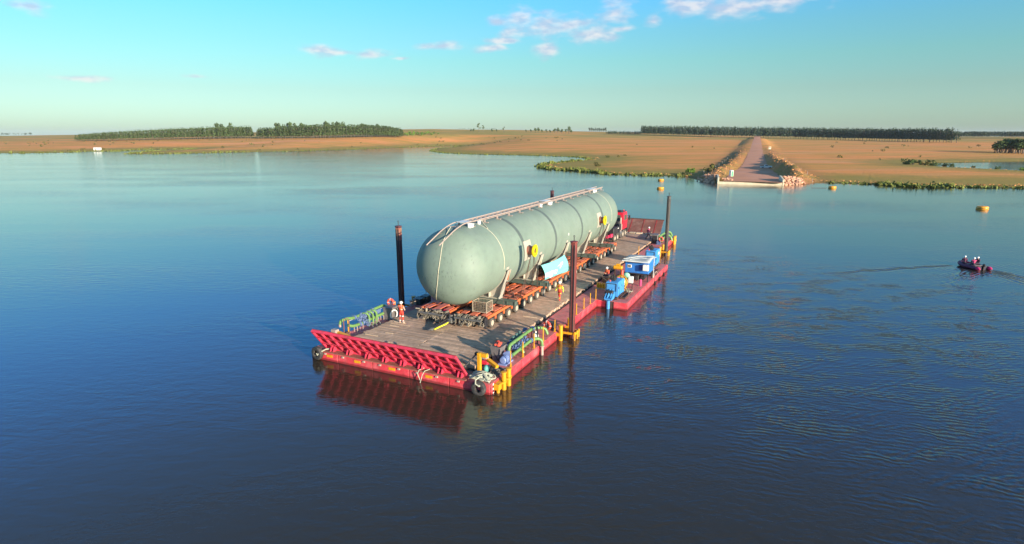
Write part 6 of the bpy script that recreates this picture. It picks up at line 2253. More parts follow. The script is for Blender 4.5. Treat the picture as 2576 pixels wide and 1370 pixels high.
def ring_band(U, w, th, mat, name, a0=0.0, a1=2 * math.pi, n=96, r=TR):
    """band on the shell; angle 0 = up, positive to -V (sunny side)"""
    mb = MB()
    pts, fs = [], []
    for i in range(n + 1):
        a = a0 + (a1 - a0) * i / n
        for (du, rr) in ((-w / 2, r - 0.01), (-w / 2, r + th), (w / 2, r + th), (w / 2, r - 0.01)):
            pts.append((U + du, TV - rr * math.sin(a), TC + rr * math.cos(a)))
    for i in range(n):
        for k in range(3):
            fs.append((i * 4 + k, i * 4 + k + 1, i * 4 + 5 + k, i * 4 + 4 + k))
    mb.add(pts, fs)
    return tank.part(name, mb, mat, smooth=True)


for U in (16.25, 24.0, 32.1, 39.9):
    ring_band(U, 0.5, 0.006, 'tank_band', 'weld_band')
ring_band(TU0 + 0.05, 0.06, 0.004, 'tank', 'weld_bead')
ring_band(12.1, 0.06, 0.015, 'strap', 'lashing_strap', -1.75, 1.75, 64)
ring_band(43.9, 0.06, 0.015, 'strap', 'lashing_strap', -1.75, 1.75, 64)
ring_band(TU1 - 0.05, 0.06, 0.004, 'tank_band', 'weld_bead')
# strap over the near head


def dome_pt(V, z, out=0.02):
    r2 = ((V - TV) ** 2 + (z - TC) ** 2) / TR ** 2
    return (TU0 - TD * math.sqrt(max(0.0, 1 - r2)) - out, V, z)


st = [(8.7, 8.12, 9.33), (8.0, 8.05, 8.95)] + [dome_pt(V, z) for V, z in ((8.03, 8.45), (7.94, 7.9), (7.88, 7.32), (7.9, 6.7), (7.97, 6.13), (8.06, 5.5), (8.19, 5.0), (8.42, 4.4), (8.68, 3.9), (8.95, 3.5), (9.15, 3.25))]
t.part('head_strap', MB().tube(st, 0.026, 6), 'strap', smooth=True)
t.part('side_strap', MB().tube([(13.0, 7.7, 9.45), (12.6, 7.2, 9.05), (12.1, 6.6, 8.83)], 0.035, 6), 'strap', smooth=True)
# little grid of blast marks on the near head
rs_ = random.Random(12)
mb = MB()
for i in range(150):
    a = rs_.uniform(-0.3, 4.6)
    rr = TR * rs_.uniform(0.05, 0.93)
    V, z = TV - rr * math.sin(a), TC + rr * math.cos(a)
    p = Vector(dome_pt(V, z, 0.004))
    q = Vector(dome_pt(V + rs_.uniform(-0.04, 0.04), z - rs_.uniform(0.05, 0.16), 0.004))
    mb.bar(p, q, 0.018, 0.008)
o = t.part('scuff_marks', mb, 'tank_band')
o['kind'] = 'stuff'

# saddles
for U in SAD:
    th = 0.10
    lim = 1.36          # angle from straight down
    inner = []
    for i in range(25):
        a = -lim + 2 * lim * i / 24
        inner.append((TV - (TR + 0.02) * math.sin(a), TC - (TR + 0.02) * math.cos(a)))
    zb = TZ + 0.47
    # two halves of the web
    mb = MB()
    for s in (-1, 1):
        half = []
        for i in range(13):
            a = (1.27 * i / 12) * s
            half.append((TV - (TR + 0.03) * math.sin(a), TC - (TR + 0.03) * math.cos(a)))
        outer = [(TV - s * 3.16, 5.05), (TV - s * 2.40, zb)]
        poly = half + outer + [(TV, zb)]
        mb.prism([(U - 0.03, v, z) for v, z in poly], (0.06, 0, 0))
    sd_o = t.part('saddle', mb, 'saddle')
    a = 1.30
    o = ring_band(U, 0.66, 0.05, 'saddle', 'wear_plate', math.pi - a, math.pi + a, 60, TR + 0.004)
    o.parent = sd_o
    o = ring_band(U, 0.46, 0.03, 'saddle', 'doubler_plate', math.pi - 1.42, math.pi + 1.42, 60, TR + 0.004)
    o.parent = sd_o
    for s in (-1, 1):
        t.part('end_flange', MB().bar((U, TV - s * 3.34, 5.25), (U, TV - s * 2.42, zb), 0.64, 0.06, up=(0, -s, 0.3)), 'saddle', parent=sd_o)
        for k in (0.55, 1.45):
            V = TV - s * k
            zt = TC - math.sqrt(TR ** 2 - k ** 2)
            t.part('stiffener', MB().span(U - 0.31, U + 0.31, V - 0.03, V + 0.03, zb, zt - 0.02), 'saddle', parent=sd_o)
    t.part('base_plate', MB().span(U - 0.36, U + 0.36, TV - 2.5, TV + 2.5, zb - 0.01, zb + 0.05), 'saddle', parent=sd_o)

# lifting trunnions
for U in (16.95, 38.55):
    for s in (1, -1):
        Vs = TV - s * TR
        c = Vector((U, Vs, TC + 0.25))
        ax = Vector((0, -s, 0))
        pad = MB()
        pts, fs = [], []
        for i in range(9):
            a = math.radians(90) + math.radians(-16 + 32 * i / 8) - 0.08
            for (du, rr) in ((-0.75, TR), (-0.75, TR + 0.045), (0.75, TR + 0.045), (0.75, TR)):
                pts.append((U + du, TV - s * rr * math.sin(a), TC + rr * math.cos(a)))
        for i in range(8):
            for k in range(3):
                fs.append((i * 4 + k, i * 4 + k + 1, i * 4 + 5 + k, i * 4 + 4 + k))
        pad.add(pts, fs)
        tn = t.part('trunnion', MB().cyl(c - ax * 0.1, c + ax * 0.64, 0.40, n=24), 'spud_bare', smooth=True)
        t.part('trunnion_pad', pad, 'saddle', parent=tn)
        mb = MB()
        for (r0, r1, x0, x1) in ((0.25, 0.58, 0.62, 0.74),):
            n = 28
            pp, ff = [], []
            sv = ax.orthogonal().normalized()
            tv = ax.cross(sv)
            for rr, xx in ((r0, x0), (r1, x0), (r1, x1), (r0, x1)):
                for k in range(n):
                    an = 2 * math.pi * k / n
                    pp.append(c + ax * xx + (sv * math.cos(an) + tv * math.sin(an)) * rr)
            for i in range(4):
                for k in range(n):
                    k2 = (k + 1) % n
                    j = (i + 1) % 4
                    ff.append((i * n + k, i * n + k2, j * n + k2, j * n + k))
            mb.add(pp, ff)
        t.part('flange_ring', mb, 'yellow_bright', parent=tn, smooth=True)
        t.part('bore_disc', MB().cyl(c + ax * 0.60, c + ax * 0.66, 0.26, n=20), 'hull_brown', parent=tn)
        if s == 1:
            # wire slings down to the trailer
            for (u2, v2, z2) in ((U - 1.3, 5.15, TZ + 0.05), (U - 0.4, 5.3, TZ + 0.05), (U + 2.2, 4.95, TZ + 0.3), (U + 1.6, 5.25, TZ + 0.05)):
                a_ = c + ax * 0.45 + Vector((0.3 if u2 > U else -0.3, 0, -0.3))
                t.part('sling', MB().tube([a_, (a_ + Vector((u2, v2, z2))) / 2 + Vector((0, 0, -0.05)), (u2, v2, z2)], 0.028, 5), 'chain')
# lashing chains at the saddles
for U in SAD:
    for (du, v2) in ((0.9, 5.1), (1.7, 5.0), (-1.0, 5.0)):
        t.part('lashing_chain', MB().tube([(U + 0.1, TV - 3.0, 4.2), (U + du * 0.5, TV - 3.05, 3.2), (U + du, v2, TZ + 0.05)], 0.03, 5), 'chain')
    t.part('ratchet_strap', MB().tube([(U + 0.1, TV - 3.32, 5.2), (U + 0.12, TV - 3.1, 4.3)], 0.04, 6), 'orange' if U < 14 else 'strap')

# walkway along the crown
WZ = 9.46
railL, railR = 8.74, 7.58
for V, zz in ((railL, WZ - 0.06), (railR, WZ)):
    t.part('walkway_rail', MB().tube([(12.2, V, zz), (47.6 if V == railR else 48.6, V, zz)], 0.055, 8).tube([(12.2, V, zz - 0.12), (47.4, V, zz - 0.12)], 0.03, 6), 'walk', smooth=True)
    t.part('head_rail', MB().tube(arcpath([(12.2, V, zz), (9.9, V, zz + 0.02), (8.4, V, zz - 0.30), (6.05, V, zz - 1.18)], 0.6), 0.05, 8), 'walk', smooth=True)
for k in range(46):
    U = 11.0 + 0.8 * k
    if U > 47.3:
        break
    t.part('cross_tread', MB().bar((U, railR, WZ - 0.1), (U, railL, WZ - 0.12), 0.07, 0.05), 'walk')
    if k % 3 == 0:
        for V in (railR, railL):
            zt = TC + math.sqrt(TR ** 2 - (V - TV) ** 2)
            t.part('walkway_post', MB().bar((U, V, zt - 0.02), (U, V, WZ - 0.08), 0.13, 0.09).box((U, V - (0.12 if V < TV else -0.12), zt + 0.0), (0.22, 0.5, 0.05)), 'walk')
for (U, V, s) in ((10.9, 8.2, (1.1, 0.8, 0.03)), (44.6, 8.2, (2.2, 0.8, 0.03)), (28.6, 8.2, (1.5, 0.7, 0.03))):
    t.part('walkway_plate', MB().box((U, V, WZ + 0.0), s), 'white')
for (U, V, h) in ((10.5, 7.45, 0.28), (10.9, 7.45, 0.2), (12.4, 7.6, 0.22), (27.9, 7.45, 0.25), (28.6, 7.55, 0.2), (25.9, 7.6, 0.2), (43.6, 7.5, 0.28), (44.4, 7.55, 0.2)):
    zt = TC + math.sqrt(TR ** 2 - (V - TV) ** 2)
    t.part('nozzle', MB().cyl((U, V, zt - 0.05), (U, V, zt + h), 0.16, n=12).cyl((U, V, zt + h), (U, V, zt + h + 0.05), 0.22, n=12), 'white', smooth=True)
for (U, a) in ((8.0, -0.25), (9.3, 0.0)):
    zt = WZ - 0.04 - max(0, (9.6 - U) * 0.33)
    t.part('head_tread', MB().bar((U, railR, zt - 0.06), (U, railL, zt - 0.06), 0.06, 0.04), 'walk')
# small survey target on the shell
t.part('survey_mark', MB().box((27.6, TV - TR - 0.012, TC + 0.12), (0.14, 0.02, 0.26)), 'white')

# ------------------------------------------------------------------ banner
t = Thing('banner', 'turquoise banner with white lettering and arrow hung below the tank', 'banner', (22.8, 4.62, 3.2))
BQ = [Vector((20.13, 4.62, 2.70)), Vector((26.55, 4.62, 2.28)), Vector((25.50, 4.62, 4.24)), Vector((19.29, 4.62, 4.36))]


def bsurf(s, q, off=0.0):
    p = (BQ[0] * (1 - s) + BQ[1] * s) * (1 - q) + (BQ[3] * (1 - s) + BQ[2] * s) * q
    sag = -0.10 * math.sin(math.pi * s) * q
    wv = 0.05 * math.sin(5.0 * s + 2.0 * q) + 0.03 * math.sin(13 * s - 3 * q) * (1 - q)
    fold = 0.10 * math.exp(-((q - 0.17 - 0.1 * s) / 0.06) ** 2) * (0.4 + 0.6 * math.sin(math.pi * s))
    belly = -0.18 * math.sin(math.pi * q)
    return Vector((p.x, p.y + wv + belly + fold * 0.6 - off, p.z + sag - 0.25 * fold * 0))


V_, F_ = [], []
for i in range(41):
    for j in range(25):
        V_.append(bsurf(i / 40, j / 24))
for i in range(40):
    for j in range(24):
        k = i * 25 + j
        F_.append((k, k + 25, k + 26, k + 1))
o = t.part('cloth', MB().add(V_, F_), 'banner', smooth=True)
md = o.modifiers.new('thick', 'SOLIDIFY')
md.thickness = 0.012
md.offset = 1.0


def text_on(body, s0, s1, q0, q1, name):
    cu = bpy.data.curves.new('lettering', 'FONT')
    cu.body = body
    cu.size = 1.0
    cu.offset = 0.02
    cu.resolution_u = 4
    ob = bpy.data.objects.new('lettering_tmp', cu)
    col.objects.link(ob)
    dg = bpy.context.evaluated_depsgraph_get()
    me = bpy.data.meshes.new_from_object(ob.evaluated_get(dg))
    bpy.data.objects.remove(ob)
    co = np.array([v.co[:] for v in me.vertices])
    bm = bmesh.new()
    bm.from_mesh(me)
    bmesh.ops.triangulate(bm, faces=bm.faces)
    for _ in range(2):
        bmesh.ops.subdivide_edges(bm, edges=[e for e in bm.edges if e.calc_length() > 0.12], cuts=1)
        bmesh.ops.triangulate(bm, faces=bm.faces)
    x0, x1 = co[:, 0].min(), co[:, 0].max()
    # baseline at 0, x-height about 0.5
    for v in bm.verts:
        s = s0 + (s1 - s0) * (v.co.x - x0) / (x1 - x0)
        q = q0 + (q1 - q0) * v.co.y / 0.52
        p = bsurf(s, q, 0.028)
        v.co = p - t.org
    bm.to_mesh(me)
    bm.free()
    me.materials.clear()
    me.materials.append(MAT['banner_white'])
    return obj(name, me, t.root)


text_on('eugro', 0.0, 0.50, 0.17, 0.50, 'lettering')
arrow = [(0.51, 0.62), (0.60, 0.665), (0.735, 0.76), (0.80, 0.735), (0.775, 0.66), (0.676, 0.54), (0.584, 0.38), (0.61, 0.50), (0.637, 0.605), (0.59, 0.615)]
n = len(arrow)
mbA = MB()
cen = (0.68, 0.64)
bmA = bmesh.new()
vs_ = [bmA.verts.new((a, b, 0)) for a, b in arrow]
bmA.faces.new(vs_)
bmesh.ops.triangulate(bmA, faces=bmA.faces)
for _ in range(3):
    bmesh.ops.subdivide_edges(bmA, edges=[e for e in bmA.edges if e.calc_length() > 0.03], cuts=1)
    bmesh.ops.triangulate(bmA, faces=bmA.faces)
for v in bmA.verts:
    v.co = bsurf(v.co.x, v.co.y, 0.028) - t.org
meA = bpy.data.meshes.new('arrow_emblem')
bmA.to_mesh(meA)
bmA.free()
meA.materials.append(MAT['banner_white'])
obj('arrow_emblem', meA, t.root)
for (s, q) in ((0, 1), (1, 1), (1, 0), (0, 0)):
    p = bsurf(s, q)
    t.part('tie_cord', MB().tube([p, p + Vector((0.15 if s else -0.25, 0.35, 0.25 if q else -0.15))], 0.012, 5), 'rope_pale')

# ------------------------------------------------------------------ tractor truck
t = Thing('heavy_truck', 'red cab heavy tractor truck parked ahead of the tank', 'truck', (55.0, 8.05, TOP))
v0, v1 = 6.8, 9.3
t.part('chassis', MB().span(50.8, 59.3, 7.55, 7.75, 1.75, 2.05).span(50.8, 59.3, 8.35, 8.55, 1.75, 2.05), 'steel_dark')
cab = t.part('cab', MB().prism([(56.2, v0, 2.35), (58.7, v0, 2.35), (58.85, v0, 3.6), (58.45, v0, 4.75), (58.2, v0, 4.95), (56.2, v0, 4.95)], (0, v1 - v0, 0)), 'truck_red')
t.part('rear_window', MB().span(56.15, 56.21, v0 + 0.35, v1 - 0.35, 3.55, 4.55), 'glass', parent=cab)
t.part('rear_panel', MB().span(56.13, 56.2, v0 + 0.1, v1 - 0.1, 3.25, 3.5), 'red_bright', parent=cab)
t.part('side_window', MB().prism([(56.9, v0 - 0.02, 3.65), (58.5, v0 - 0.02, 3.65), (58.25, v0 - 0.02, 4.5), (56.9, v0 - 0.02, 4.5)], (0, 0.04, 0)), 'glass', parent=cab)
t.part('door', MB().span(56.85, 58.55, v0 - 0.03, v0 + 0.01, 2.5, 3.6), 'truck_red', parent=cab)
t.part('windscreen', MB().prism([(58.87, v0 + 0.15, 3.65), (58.48, v0 + 0.15, 4.72), (58.48, v1 - 0.15, 4.72), (58.87, v1 - 0.15, 3.65)], (0.03, 0, 0.01)), 'glass', parent=cab)
t.part('roof_rack', MB().bar((56.3, v0 + 0.1, 5.05), (56.3, v1 - 0.1, 5.05), 0.08).bar((58.0, v0 + 0.1, 5.05), (58.0, v1 - 0.1, 5.05), 0.08).bar((56.3, v0 + 0.15, 5.05), (58.0, v0 + 0.15, 5.05), 0.08).span(56.5, 56.9, v0 + 0.5, v0 + 1.1, 4.96, 5.15).span(56.4, 56.8, v1 - 1.0, v1 - 0.5, 4.96, 5.12), 'steel_dark')
t.part('beacon', MB().cyl((57.2, v0 + 0.2, 4.95), (57.2, v0 + 0.2, 5.3), 0.08, n=10), 'truck_red')
t.part('mirror', MB().box((58.9, v0 - 0.3, 3.9), (0.12, 0.25, 0.7), bev=0.03).bar((58.6, v0, 4.2), (58.9, v0 - 0.3, 4.2), 0.04).bar((58.6, v0, 3.6), (58.9, v0 - 0.3, 3.6), 0.04), 'black')
t.part('exhaust_stack', MB().cyl((55.9, v0 + 0.25, 2.1), (55.9, v0 + 0.25, 4.2), 0.14, n=12).span(55.75, 56.12, v0 + 0.05, v0 + 0.5, 2.3, 3.2), 'walk', smooth=True)
t.part('rear_tower', MB().span(54.6, 55.7, v0 + 0.1, v1 - 0.1, 2.3, 3.35, 0.05).span(55.2, 55.9, v0 + 0.3, v1 - 0.3, 3.3, 3.7, 0.05), 'steel_dark')
t.part('ballast_box', MB().span(51.6, 54.5, v0 + 0.05, v1 - 0.05, 2.15, 3.15, 0.05), 'steel_dark')
t.part('plate_mark', MB().span(53.7, 54.2, v0 + 0.02, v0 + 0.055, 2.8, 2.95), 'white')
t.part('coupling', MB().box((50.6, 8.05, 2.0), (1.0, 1.6, 0.35), bev=0.08).cyl((50.0, 7.4, 2.1), (51.2, 7.4, 2.1), 0.18, n=10).cyl((50.2, 8.6, 2.25), (51.0, 8.6, 2.25), 0.22, n=10).box((51.2, 7.1, 2.15), (0.8, 0.35, 0.5), bev=0.06), M('coupling_pink_red', (0.62, 0.03, 0.10), 0.5, var=0.25, scale=6))
t.part('front_guard', MB().bar((59.1, v0 + 0.1, 2.0), (59.1, v0 + 0.1, 3.4), 0.1).bar((59.1, v1 - 0.1, 2.0), (59.1, v1 - 0.1, 3.4), 0.1).bar((59.1, v0 + 0.1, 3.0), (59.1, v1 - 0.1, 3.0), 0.1).span(58.8, 59.3, v0 + 0.05, v1 - 0.05, 1.55, 2.2), 'steel_dark')
t.part('fuel_tank', MB().cyl((55.1, v0 + 0.35, 1.85), (56.2, v0 + 0.35, 1.85), 0.35, n=16), 'steel_grey', smooth=True)
prof = [(0.28, -0.16), (0.46, -0.17), (0.53, -0.12), (0.55, -0.05), (0.55, 0.05), (0.53, 0.12), (0.46, 0.17), (0.28, 0.16)]
big = MB().lathe(prof, (0, 0, 0), axis=(0, 1, 0), n=24).mesh('tyre', MAT['tyre'])
smooth_by_angle(big, 40)
bigr = MB().lathe([(0.29, -0.165), (0.27, -0.18), (0.2, -0.1), (0.12, -0.1), (0.1, -0.17), (0.02, -0.175)], (0, 0, 0), axis=(0, 1, 0), n=18).mesh('rim', MAT['rim'])
smooth_by_angle(bigr, 40)
for U in (52.3, 53.7, 56.6, 58.1):
    for s, V in ((0, v0 + 0.18), (1, v1 - 0.18)):
        w = obj('wheel', big, t.root, Vector((U, V, TOP + 0.55)) - t.org, math.pi * s)
        obj('rim', bigr, w)
    if U > 56:
        t.part('mudguard', MB().torus((U, v0 + 0.2, TOP + 0.55), 0.66, 0.09, axis=(0, 1, 0), n=14, m=6, arc=math.pi, start=math.pi / 2), 'cabinet', smooth=True)


# ------------------------------------------------------------------ people


def person(name, label, loc, rz, J, mats, group=None, h=1.0, helmet=True, bands=()):
    """J: joint positions (facing +x). mats: (skin, jacket, trousers, boots, vest, tape)"""
    segs = []     # (p, q, r0, r1, tag)
    V = lambda k: Vector(J[k])
    segs.append((V('pelvis'), V('waist'), 0.145, 0.135, 'hip'))
    segs.append((V('waist'), V('chest'), 0.135, 0.165, 'torso'))
    segs.append((V('chest'), V('neck') - Vector((0, 0, 0.07)), 0.165, 0.10, 'torso'))
    segs.append((V('neck') - Vector((0, 0, 0.04)), V('neck') + Vector((0.01, 0, 0.08)), 0.062, 0.058, 'skin'))
    for s in ('l', 'r'):
        segs.append((V('chest') + Vector((0, 0, 0.08)), V('sh_' + s), 0.12, 0.085, 'torso'))
        segs.append((V('sh_' + s), V('el_' + s), 0.075, 0.058, 'arm'))
        segs.append((V('el_' + s), V('wr_' + s), 0.056, 0.042, 'arm'))
        segs.append((V('pelvis'), V('hip_' + s), 0.14, 0.12, 'hip'))
        segs.append((V('hip_' + s), V('kn_' + s), 0.105, 0.075, 'leg'))
        segs.append((V('kn_' + s), V('an_' + s), 0.075, 0.058, 'leg'))
        d = Vector(J.get('toe', (1, 0, 0)))
        segs.append((V('an_' + s) + Vector((0, 0, -0.03)) - d * 0.04, V('an_' + s) + Vector((0, 0, -0.05)) + d * 0.17, 0.05, 0.04, 'boot'))
        # palm, four fingers and a thumb
        w = V('wr_' + s)
        fd = (w - V('el_' + s)).normalized()
        side = fd.orthogonal().normalized()
        nn = fd.cross(side)
        segs.append((w, w + fd * 0.085, 0.034, 0.036, 'hand'))
        for k in range(4):
            b = w + fd * 0.085 + side * (k - 1.5) * 0.02
            ln = (0.062, 0.072, 0.068, 0.052)[k]
            mid = b + fd * ln * 0.55 + nn * 0.008
            segs.append((b, mid, 0.0105, 0.010, 'hand'))
            segs.append((mid, mid + (fd + nn * 0.7).normalized() * ln * 0.45, 0.010, 0.009, 'hand'))
        b = w + fd * 0.03 + side * 0.035
        segs.append((b, b + (fd * 0.6 + side).normalized() * 0.055, 0.012, 0.010, 'hand'))
    mb = MB()
    for p, q, r0, r1, tg in segs:
        n = 6 if r0 < 0.02 else 12
        mb.tube([p, q], [r0, r1], n)
        mb.ell(p, (r0, r0, r0), n, 6)
        mb.ell(q, (r1, r1, r1), n, 6)
    hc = V('head')
    mb.ell(hc, (0.098, 0.078, 0.118), 16, 10)
    mb.ell(hc + Vector((0.03, 0, -0.06)), (0.066, 0.058, 0.062), 12, 8)
    mb.ell(hc + Vector((0.10, 0, -0.015)), (0.022, 0.015, 0.026), 8, 6)
    for s in (-1, 1):
        mb.ell(hc + Vector((-0.005, s * 0.08, -0.01)), (0.022, 0.014, 0.032), 8, 6)
    me0 = mb.mesh('body_source', MAT['skin'])
    ob = bpy.data.objects.new('body_source', me0)
    col.objects.link(ob)
    md = ob.modifiers.new('r', 'REMESH')
    md.mode = 'VOXEL'
    md.voxel_size = 0.0135
    sm = ob.modifiers.new('s', 'SMOOTH')
    sm.factor = 0.5
    sm.iterations = 2
    dg = bpy.context.evaluated_depsgraph_get()
    me = bpy.data.meshes.new_from_object(ob.evaluated_get(dg))
    bpy.data.objects.remove(ob)
    me.materials.clear()
    for m_ in mats:
        me.materials.append(MAT[m_])
    n = len(me.polygons)
    C = np.zeros(n * 3)
    me.polygons.foreach_get('center', C)
    C = C.reshape(-1, 3)
    best = np.full(n, 1e9)
    idx = np.zeros(n, int)
    code = {'skin': 0, 'hand': 0, 'torso': 4, 'arm': 1, 'hip': 2, 'leg': 2, 'boot': 3}
    for p, q, r0, r1, tg in segs + [(hc - Vector((0, 0, 0.03)), hc + Vector((0, 0, 0.03)), 0.09, 0.09, 'skin')]:
        a = np.array(p)
        d = np.array(q) - a
        L2 = d.dot(d) + 1e-9
        tt = np.clip(((C - a) @ d) / L2, 0, 1)
        dist = np.linalg.norm(C - a - tt[:, None] * d, axis=1) - (r0 + (r1 - r0) * tt)
        k = dist < best
        best[k] = dist[k]
        idx[k] = code[tg]
        for (bt, lo, hi) in bands:
            if bt == tg:
                kk = k & (tt > lo) & (tt < hi)
                idx[kk] = 5
    me.polygons.foreach_set('material_index', idx.astype(np.int32))
    me.polygons.foreach_set('use_smooth', [True] * n)
    me.name = 'body'
    r = bpy.data.objects.new(name, None)
    col.objects.link(r)
    r.location = loc
    r.rotation_euler = (0, 0, rz)
    r.scale = (h, h, h)
    tag(r, label, 'person', group)
    obj('body', me, r)
    eyes = MB()
    for s in (-1, 1):
        eyes.ell(hc + Vector((0.088, s * 0.03, 0.012)), (0.012, 0.014, 0.010), 8, 6)
    obj('eyes', eyes.mesh('eyes', MAT['boot'], smooth=True), r)
    if helmet:
        hb = MB().lathe([(0.150, 0.0), (0.152, 0.012), (0.128, 0.02), (0.122, 0.07), (0.095, 0.125), (0.05, 0.155), (0.0, 0.162)], hc + Vector((-0.008, 0, 0.035)), n=20)
        hb.box(hc + Vector((0.14, 0, 0.045)), (0.09, 0.16, 0.014), bev=0.005)
        hm = hb.mesh('helmet', MAT['helmet'])
        smooth_by_angle(hm, 50)
        obj('helmet', hm, r)
    return r


STAND = dict(pelvis=(0, 0, 0.93), waist=(0, 0, 1.08), chest=(0, 0, 1.30), neck=(0.0, 0, 1.50), head=(0.03, 0, 1.655),
             sh_l=(0, 0.20, 1.43), sh_r=(0, -0.20, 1.43), el_l=(-0.03, 0.29, 1.15), el_r=(-0.03, -0.29, 1.15), wr_l=(0.06, 0.30, 0.90), wr_r=(0.06, -0.30, 0.90),
             hip_l=(0, 0.10, 0.90), hip_r=(0, -0.10, 0.90), kn_l=(0.02, 0.12, 0.49), kn_r=(0.02, -0.12, 0.49), an_l=(-0.01, 0.13, 0.10), an_r=(-0.01, -0.13, 0.10))
p1 = dict(STAND, el_l=(-0.02, 0.36, 1.17), el_r=(-0.02, -0.36, 1.17), wr_l=(0.14, 0.20, 1.05), wr_r=(0.14, -0.20, 1.05), kn_l=(0.03, 0.14, 0.49), kn_r=(0.0, -0.14, 0.49), an_l=(0.0, 0.17, 0.10), an_r=(-0.02, -0.17, 0.10))
person('person', 'person in orange harness vest and white helmet by the grey cabinet', bw(7.2, 12.28, TOP + 0.005), ANG, p1, ('skin', 'walk', 'orange_red', 'rope_pale', 'orange_vis', 'reflective'), None, 1.03, bands=(('leg', 0.62, 0.85), ('torso', 0.35, 0.5)))
hr = MB().bar((-0.165, 0.14, 1.44), (-0.15, -0.11, 1.08), 0.05, 0.02).bar((-0.165, -0.14, 1.44), (-0.15, 0.11, 1.08), 0.05, 0.02).torus((0, 0, 1.06), 0.155, 0.022, n=20, m=5)
hr_o = obj('harness', hr.mesh('harness', MAT['orange_red'], smooth=True), [o for o in bpy.data.objects if o.get('category') == 'person'][-1])
p2 = dict(STAND, kn_l=(0.16, 0.11, 0.51), an_l=(0.20, 0.11, 0.10), kn_r=(-0.02, -0.11, 0.49), an_r=(-0.22, -0.11, 0.13), el_l=(-0.08, 0.31, 1.16), wr_l=(-0.02, 0.36, 0.90), el_r=(0.02, -0.31, 1.16), wr_r=(0.12, -0.36, 0.92))
person('person', 'person in yellow jacket, orange vest and trousers walking by the red spud', bw(19.4, 2.75, TOP + 0.005), ANG + math.pi - 0.25, p2, ('skin', 'yellow_vis', 'orange_red', 'boot', 'orange_vis', 'yellow_vis'), None, 1.04, bands=(('torso', 0.55, 0.8), ('leg', 0.45, 0.55)))
p3 = dict(STAND, head=(0.08, 0, 1.63), chest=(0.05, 0, 1.30), neck=(0.06, 0, 1.49), kn_l=(0.24, 0.10, 0.53), an_l=(0.30, 0.10, 0.12), kn_r=(-0.08, -0.10, 0.50), an_r=(-0.34, -0.10, 0.16), el_l=(-0.2, 0.27, 1.2), wr_l=(-0.12, 0.28, 0.96), el_r=(0.2, -0.27, 1.2), wr_r=(0.38, -0.22, 1.08))
person('person', 'person in dark clothes striding near the raised far ramp', bw(56.8, 2.95, TOP + 0.005), ANG - math.pi / 2 + 0.2, p3, ('skin', 'navy', 'navy', 'boot', 'pinkred', 'navy'), None, 1.04)
SIT = dict(pelvis=(0, 0, 0.50), waist=(0.01, 0, 0.66), chest=(0.06, 0, 0.88), neck=(0.10, 0, 1.07), head=(0.15, 0, 1.22),
           sh_l=(0.07, 0.20, 1.0), sh_r=(0.07, -0.20, 1.0), el_l=(0.12, 0.28, 0.74), el_r=(0.12, -0.28, 0.74), wr_l=(0.34, 0.18, 0.66), wr_r=(0.34, -0.18, 0.66),
           hip_l=(0.02, 0.11, 0.49), hip_r=(0.02, -0.11, 0.49), kn_l=(0.44, 0.14, 0.50), kn_r=(0.44, -0.14, 0.50), an_l=(0.46, 0.14, 0.09), an_r=(0.46, -0.14, 0.09))
person('person', 'person in pale orange top sitting on the crate behind the near thruster', bw(30.0, 1.2, DECK + 0.24), ANG + math.pi - 0.5, SIT, ('skin', 'ring', 'navy', 'boot', 'orange_vis', 'walk'), None, 1.02)

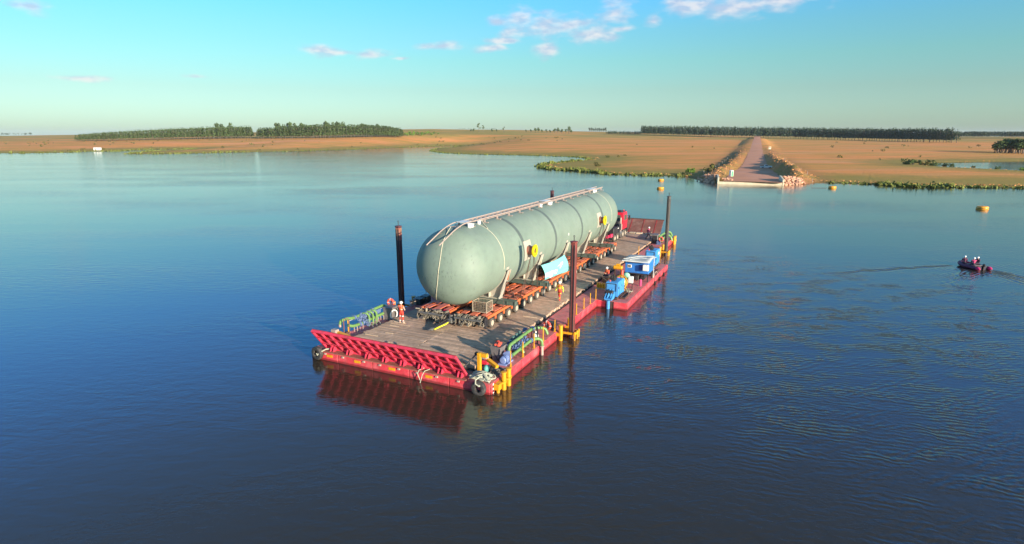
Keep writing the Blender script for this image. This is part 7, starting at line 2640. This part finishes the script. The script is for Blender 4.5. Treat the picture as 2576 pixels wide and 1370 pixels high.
# ------------------------------------------------------------------ inflatable boat with three people
bx, by = 58.75, 73.25
hd = math.atan2(1.0, -0.12)
t = Thing('inflatable_boat', 'maroon inflatable boat with pink tube ends carrying three people', 'boat', (bx, by, 0), barge=False, rz=hd)
pl = [(-1.75, 0.82), (-1.5, 0.82), (0.2, 0.82), (0.9, 0.68), (1.45, 0.32), (1.65, 0.0)]
path = [(a, b, 0.22 + max(0, a - 0.6) * 0.13) for a, b in pl]
path = path + [(a, -b, z) for a, b, z in reversed(path[:-1])]
t.part('tube', MB().tube(arcpath(path, 0.35, 4), 0.23, 14), 'rib', smooth=True, local=True)
for s in (-1, 1):
    t.part('tube_end', MB().lathe([(0.235, 0.0), (0.22, 0.18), (0.14, 0.36), (0.05, 0.45)], (-1.65, s * 0.82, 0.22), axis=(-1, 0, 0), n=14), 'rib_tip', smooth=True, local=True)
t.part('floor', MB().prism([(-1.6, -0.7, 0.08), (0.9, -0.6, 0.08), (1.6, 0, 0.12), (0.9, 0.6, 0.08), (-1.6, 0.7, 0.08)], (0, 0, 0.05)), 'navy', local=True)
t.part('transom', MB().span(-1.62, -1.56, -0.62, 0.62, 0.0, 0.52), 'navy', local=True)
t.part('thwart', MB().span(-0.9, -0.6, -0.7, 0.7, 0.36, 0.42).span(0.1, 0.4, -0.66, 0.66, 0.36, 0.42), 'steel_grey', local=True)
en = t.part('outboard_engine', MB().box((-1.75, 0, 0.62), (0.34, 0.26, 0.36), bev=0.08).box((-1.72, 0, 0.1), (0.14, 0.1, 0.9)), 'black', local=True)
for (lx, ly, rz2, lab, vest) in ((0.55, 0.50, -0.6, 'person in reddish vest sitting at the bow end of the inflatable boat', 'maroon'), (-0.55, 0.25, -0.5, 'person in purple vest sitting in the middle of the inflatable boat', 'pinkred'), (-0.15, -0.78, 1.5, 'person in dark jacket sitting upright on the far tube of the boat', 'maroon')):
    c, s = math.cos(hd), math.sin(hd)
    person('person', lab, (bx + lx * c - ly * s, by + lx * s + ly * c, 0.0), hd + rz2, SIT, ('skin', 'navy', 'navy', 'boot', vest, 'maroon'), None, 1.0, bands=(('arm', 0.1, 0.25),))


# ------------------------------------------------------------------ the air
def build_haze():
    mb = MB().span(-9200, 9200, -460, 13300, -6.0, 75.0)
    m = bpy.data.materials.new('thin_haze')
    m.use_nodes = True
    N = m.node_tree.nodes
    N.remove(N['Principled BSDF'])
    v = N.new('ShaderNodeVolumePrincipled')
    v.inputs['Color'].default_value = (0.80, 0.90, 1.0, 1)
    v.inputs['Density'].default_value = 0.00004
    v.inputs['Anisotropy'].default_value = 0.0
    m.node_tree.links.new(v.outputs[0], N['Material Output'].inputs['Volume'])
    o = obj('haze', mb.mesh('haze', m))
    tag(o, 'thin pale haze over the lake and the far shore', 'haze', kind='stuff')


build_haze()
